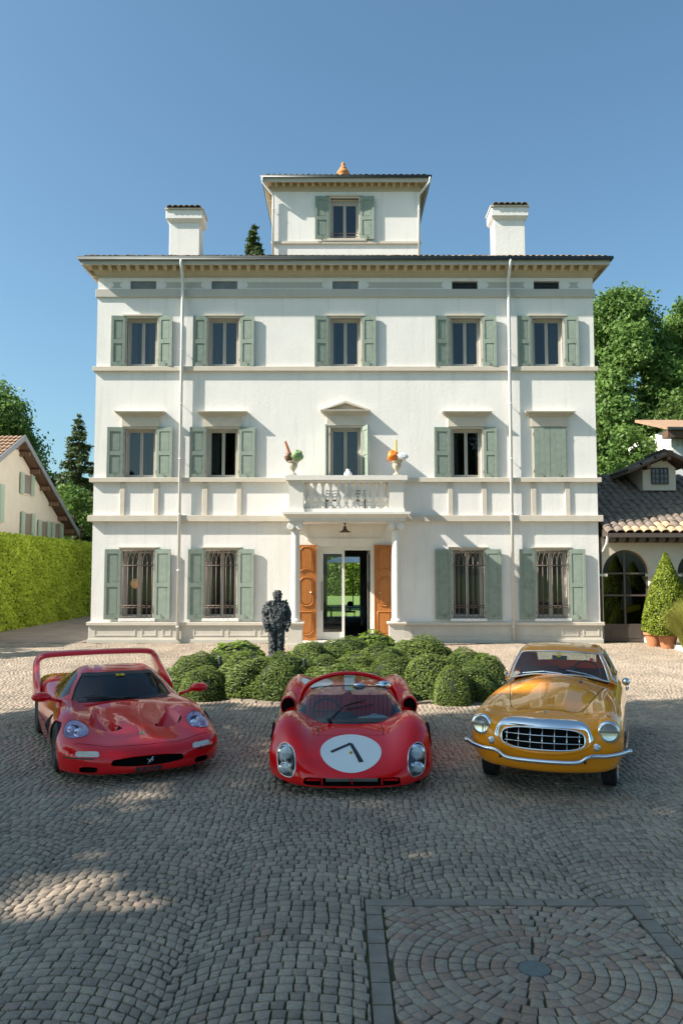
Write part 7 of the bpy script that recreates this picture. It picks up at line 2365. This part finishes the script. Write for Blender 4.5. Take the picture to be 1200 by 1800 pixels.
    p = Vector(G[2 * pr - 3, mid]) + Vector((0, -.012, .012))
    lettering('3', lambda a, b_: (p.x + a, p.y + b_ * .7, p.z + b_ * .8), .06, .045, 0, M['yellow_vinyl'], car, .009, 'start_number')
    # bonnet shut line, handle and badge
    seam(bv, [(-.60, 1.92), (-.52, 1.3), (-.45, .80), (-.40, .56), (-.33, .50), (0, .465), (.33, .50), (.40, .56), (.45, .80), (.52, 1.3), (.60, 1.92)], 'xy', M['void'], car, .007)
    decal_poly(bv, ((-.024, .37), (.024, .37), (.024, .425), (-.024, .425)), 'xy', 'badge', mat('cream_badge', (.78, .70, .42), .3), car, (2, 2), .005)
    decal_poly(bv, ((-.010, .383), (.010, .383), (.010, .412), (-.010, .412)), 'xy', 'badge_emblem', M['black_vinyl'], car, (2, 2), .007)
    decal_poly(bv, ((.30, 1.68), (.325, 1.68), (.325, 1.90), (.30, 1.90)), 'xy', 'washer_jet', C, car, (4, 1), .006)
    # bumper: slim chrome blade that dips under the grille
    bp_ = []
    for x, z in ((-.90, 0.500), (-.80, 0.487), (-.66, 0.483), (-.55, 0.490), (-.47, 0.473), (-.40, 0.430), (-.30, 0.417), (-.15, 0.413), (0, 0.411), (.15, 0.413), (.30, 0.417), (.40, 0.430), (.47, 0.473), (.55, 0.490), (.66, 0.483), (.80, 0.487), (.90, 0.500)):
        ax = abs(x)
        y = -.055 + .42 * (ax / .90) ** 3.2
        bp_.append((x, y, z))
    A = np.array(bp_); t = np.arange(len(A), dtype=float); D_ = hermite_axis(A, t, np.linspace(0, len(A) - 1, 81))
    P = []
    for (dy, dz) in ((.014, -.024), (-.012, -.021), (-.024, -.007), (-.024, .007), (-.012, .021), (.014, .024)):
        P.append([(p_[0], p_[1] + dy, p_[2] + dz) for p_ in D_])
    bu = MB().grid(P, closed_u=True)
    for e_ in (0, -1): bu.lathe([(0, -.03), (.018, -.024), (.029, -.008), (.029, .008), (.018, .024), (0, .03)], 14, tuple(D_[e_]), axis='Z')
    bu.build('bumper', C, car, smooth=True)
    for s in (-1, 1): MB().tube([(s * .45, -.03, .425), (s * .45, .2, .425)], .015, 6).build('bumper_bracket', M['black_trim'], car)
    for s in (-1, 1):
        MB().tube([(s * .86, 1.3, .34), (s * .872, 2.0, .335), (s * .868, 2.9, .335)], .012, 6).build('sill_trim', C, car)
        wheel(car, s * .675, .80, .33, .165, .215, 'whitewall', s, 'chrome'); wheel(car, s * .68, 3.35, .33, .165, .215, 'whitewall', s, 'chrome')
        arch_liner(car, s * .52, s * .70, .80, .335, .372); arch_liner(car, s * .52, s * .78, 3.35, .335, .362)
        # door handle, quarter light divider
        MB().tube([(s * .862, 2.95, .80), (s * .885, 3.0, .81), (s * .885, 3.1, .81), (s * .862, 3.14, .80)], .009, 6).build('door_handle', C, car, smooth=True)
    mi = MB().lathe([(0, -.05), (.03, -.04), (.05, 0), (.052, .02), (0, .022)], 18, axis='Y').tube([(0, 0, -.04), (.0, .02, -.11)], .008, 6).build('door_mirror', C, car, smooth=True); mi.location = (.86, 2.30, 1.0)
    MB().xy_prism([(-.58, .35), (.58, .35), (.58, .45), (.50, .45), (.50, 1.2), (.72, 1.2), (.72, 2.98), (.50, 2.98), (.5, 3.75), (.6, 3.75), (.6, 4.2), (-.6, 4.2), (-.6, 3.75), (-.5, 3.75), (-.5, 2.98), (-.72, 2.98), (-.72, 1.2), (-.5, 1.2), (-.5, .45), (-.58, .45)], .245, .27).build('floor_pan', M['void'], car)
    MB().tube([(-.62, .80, .33), (.62, .80, .33)], .03, 8).build('front_axle', M['void'], car)
    MB().tube([(-.62, 3.35, .33), (.62, 3.35, .33)], .03, 8).build('rear_axle', M['void'], car)
    for s in (-1, 1): MB().lathe([(0, .03), (.04, .02), (.05, -.02)], 16, (s * .58, 4.38, .68), axis='Y').build('tail_lamp', M['red'], car, smooth=True)
    return car
gt_car()
# ------------------------------------------------------------------ bronze statue clad in leaves
def statue():
    Y = 20.2; x0 = (487 - 600) / 1400 * (Y * 1.0); zb = .24
    st = empty('bronze_statue', (x0, Y, zb), math.radians(8), 'dark bronze statue of a standing figure covered in leaves', 'statue')
    J = {}; E = []
    def v(name, p, r_): J[name] = (p, r_)
    v('pelvis', (0, 0, .86), .20); v('waist', (0, .0, 1.02), .195); v('chest', (0, .01, 1.24), .205); v('neck0', (0, .015, 1.42), .12); v('neck1', (.01, .0, 1.50), .075); v('head', (.02, -.015, 1.62), .105); v('crown', (.02, -.005, 1.72), .08)
    for s, n in ((-1, 'l'), (1, 'r')):
        v('hip' + n, (s * .085, 0, .80), .16); v('knee' + n, (s * .085, -.02 if s > 0 else .02, .45), .13); v('ankle' + n, (s * .085, .03, .09), .115); v('toe' + n, (s * .165, -.14, .04), .045)
        v('sh' + n, (s * .21, .01, 1.38), .098); v('el' + n, (s * .30, .04 if s < 0 else .02, 1.09), .095); v('wr' + n, (s * .27, -.09, .86), .07); v('palm' + n, (s * .255, -.125, .79), .045)
        E += [('pelvis', 'hip' + n), ('hip' + n, 'knee' + n), ('knee' + n, 'ankle' + n), ('ankle' + n, 'toe' + n), ('chest', 'sh' + n), ('sh' + n, 'el' + n), ('el' + n, 'wr' + n), ('wr' + n, 'palm' + n)]
    E += [('pelvis', 'waist'), ('waist', 'chest'), ('chest', 'neck0'), ('neck0', 'neck1'), ('neck1', 'head'), ('head', 'crown')]
    names = list(J); idx = {n: i for i, n in enumerate(names)}
    me = bpy.data.meshes.new('body'); me.from_pydata([J[n][0] for n in names], [(idx[a], idx[b]) for a, b in E], [])
    tmp = bpy.data.objects.new('body_skin', me); COL.objects.link(tmp)
    sk = tmp.modifiers.new('skin', 'SKIN')
    for i, n in enumerate(names):
        sv = me.skin_vertices[0].data[i] if me.skin_vertices else None
        if sv is None: break
        sv.radius = (J[n][1], J[n][1] * .85)
        sv.use_root = (n == 'pelvis')
    if not me.skin_vertices:
        import bmesh
        bm = bmesh.new(); bm.from_mesh(me); lay = bm.verts.layers.skin.verify()
        for i, vv in enumerate(bm.verts):
            vv[lay].radius = (J[names[i]][1], J[names[i]][1] * .85); vv[lay].use_root = names[i] == 'pelvis'
        bm.to_mesh(me); bm.free()
    ss = tmp.modifiers.new('sub', 'SUBSURF'); ss.levels = 2; ss.render_levels = 2
    dg = bpy.context.evaluated_depsgraph_get()
    bmesh_ = bpy.data.meshes.new_from_object(tmp.evaluated_get(dg))
    V = np.zeros(len(bmesh_.vertices) * 3); bmesh_.vertices.foreach_get('co', V); V = V.reshape(-1, 3)
    F = [tuple(p.vertices) for p in bmesh_.polygons]
    bpy.data.objects.remove(tmp)
    mb = MB().add([tuple(p) for p in V], F)
    for s in (-1, 1):                      # fingers, slightly curled
        for k in range(4):
            bx = s * .255 + (k - 1.5) * .021
            mb.tube([(bx, -.125, .78), (bx, -.15, .72), (bx + .003 * s, -.145, .675 + abs(k - 1) * .008)], [.013, .012, .009], 6)
        mb.tube([(s * .225, -.12, .81), (s * .205, -.16, .77), (s * .21, -.175, .735)], [.014, .013, .01], 6)
    # face: brow, nose, mouth hints
    mb.tube([(.02, -.125, 1.66), (.02, -.145, 1.615), (.02, -.125, 1.60)], [.010, .016, .010], 6)
    mb.tube([(-.02, -.118, 1.572), (.02, -.128, 1.570), (.06, -.118, 1.572)], .007, 5)
    for e in (-.02, .06): mb.lathe([(0, -.012), (.012, 0), (0, .012)], 8, (e, -.112, 1.635))
    for e in (-.085, .125): mb.lathe([(0, -.03), (.012, -.02), (.014, .02), (0, .03)], 8, (e, 0, 1.62))
    bo = mb.build('body', M['bronze'], st, smooth=True)
    # leaves, each a bent blade of bronze
    ng = np.random.default_rng(17)
    tri = []
    for f in F:
        for k in range(1, len(f) - 1): tri.append((f[0], f[k], f[k + 1]))
    T = np.array(tri); a, b, c = V[T[:, 0]], V[T[:, 1]], V[T[:, 2]]
    fn = np.cross(b - a, c - a); ar = np.linalg.norm(fn, axis=1) + 1e-12; fn /= ar[:, None]
    pick = ng.choice(len(T), 3600, p=ar / ar.sum())
    u, w_ = ng.random((2, 3600, 1)); sw = (u + w_) > 1; u = np.where(sw, 1 - u, u); w_ = np.where(sw, 1 - w_, w_)
    P = a[pick] + u * (b[pick] - a[pick]) + w_ * (c[pick] - a[pick]); N = fn[pick]
    cenr = P - np.array([0, 0, 1.0]); flip = np.einsum('ij,ij->i', N, P * np.array([1, 1, 0])) < 0
    keep = ~((P[:, 1] < -.08) & (P[:, 2] > 1.54)) & ~(P[:, 2] < .03)
    P, N = P[keep], N[keep]; n = len(P)
    dn = np.array([0, 0, -1.0]) + ng.normal(0, .5, (n, 3)); t = dn - N * np.einsum('ij,ij->i', dn, N)[:, None]; t /= np.linalg.norm(t, axis=1, keepdims=True)
    bt = np.cross(N, t); L = ng.uniform(.04, .085, (n, 1)); W = L * .38
    lift = ng.uniform(.08, .45, (n, 1))
    Q = np.stack([P - N * .01, P + t * L * .5 + bt * W + N * L * lift * .35, P + t * L + N * L * lift, P + t * L * .5 - bt * W + N * L * lift * .35], 1)
    lo = link_mesh('bronze_leaves', np_mesh('bronze_leaves', Q.reshape(-1, 3), np.arange(4 * n).reshape(n, 4)), M['bronze'], st)
    lo['kind'] = 'stuff'
    MB().lathe([(.34, -.20), (.34, .0), (.30, .025), (0, .03)], 24).build('base', M['bronze'], st)
M['bronze'] = mat('blue_black_bronze', (.075, .082, .085), .8, metal=.1, var=.45, vscale=18, stain=(.10, .10, .075), stain_scale=9, stain_amt=.5)
statue()
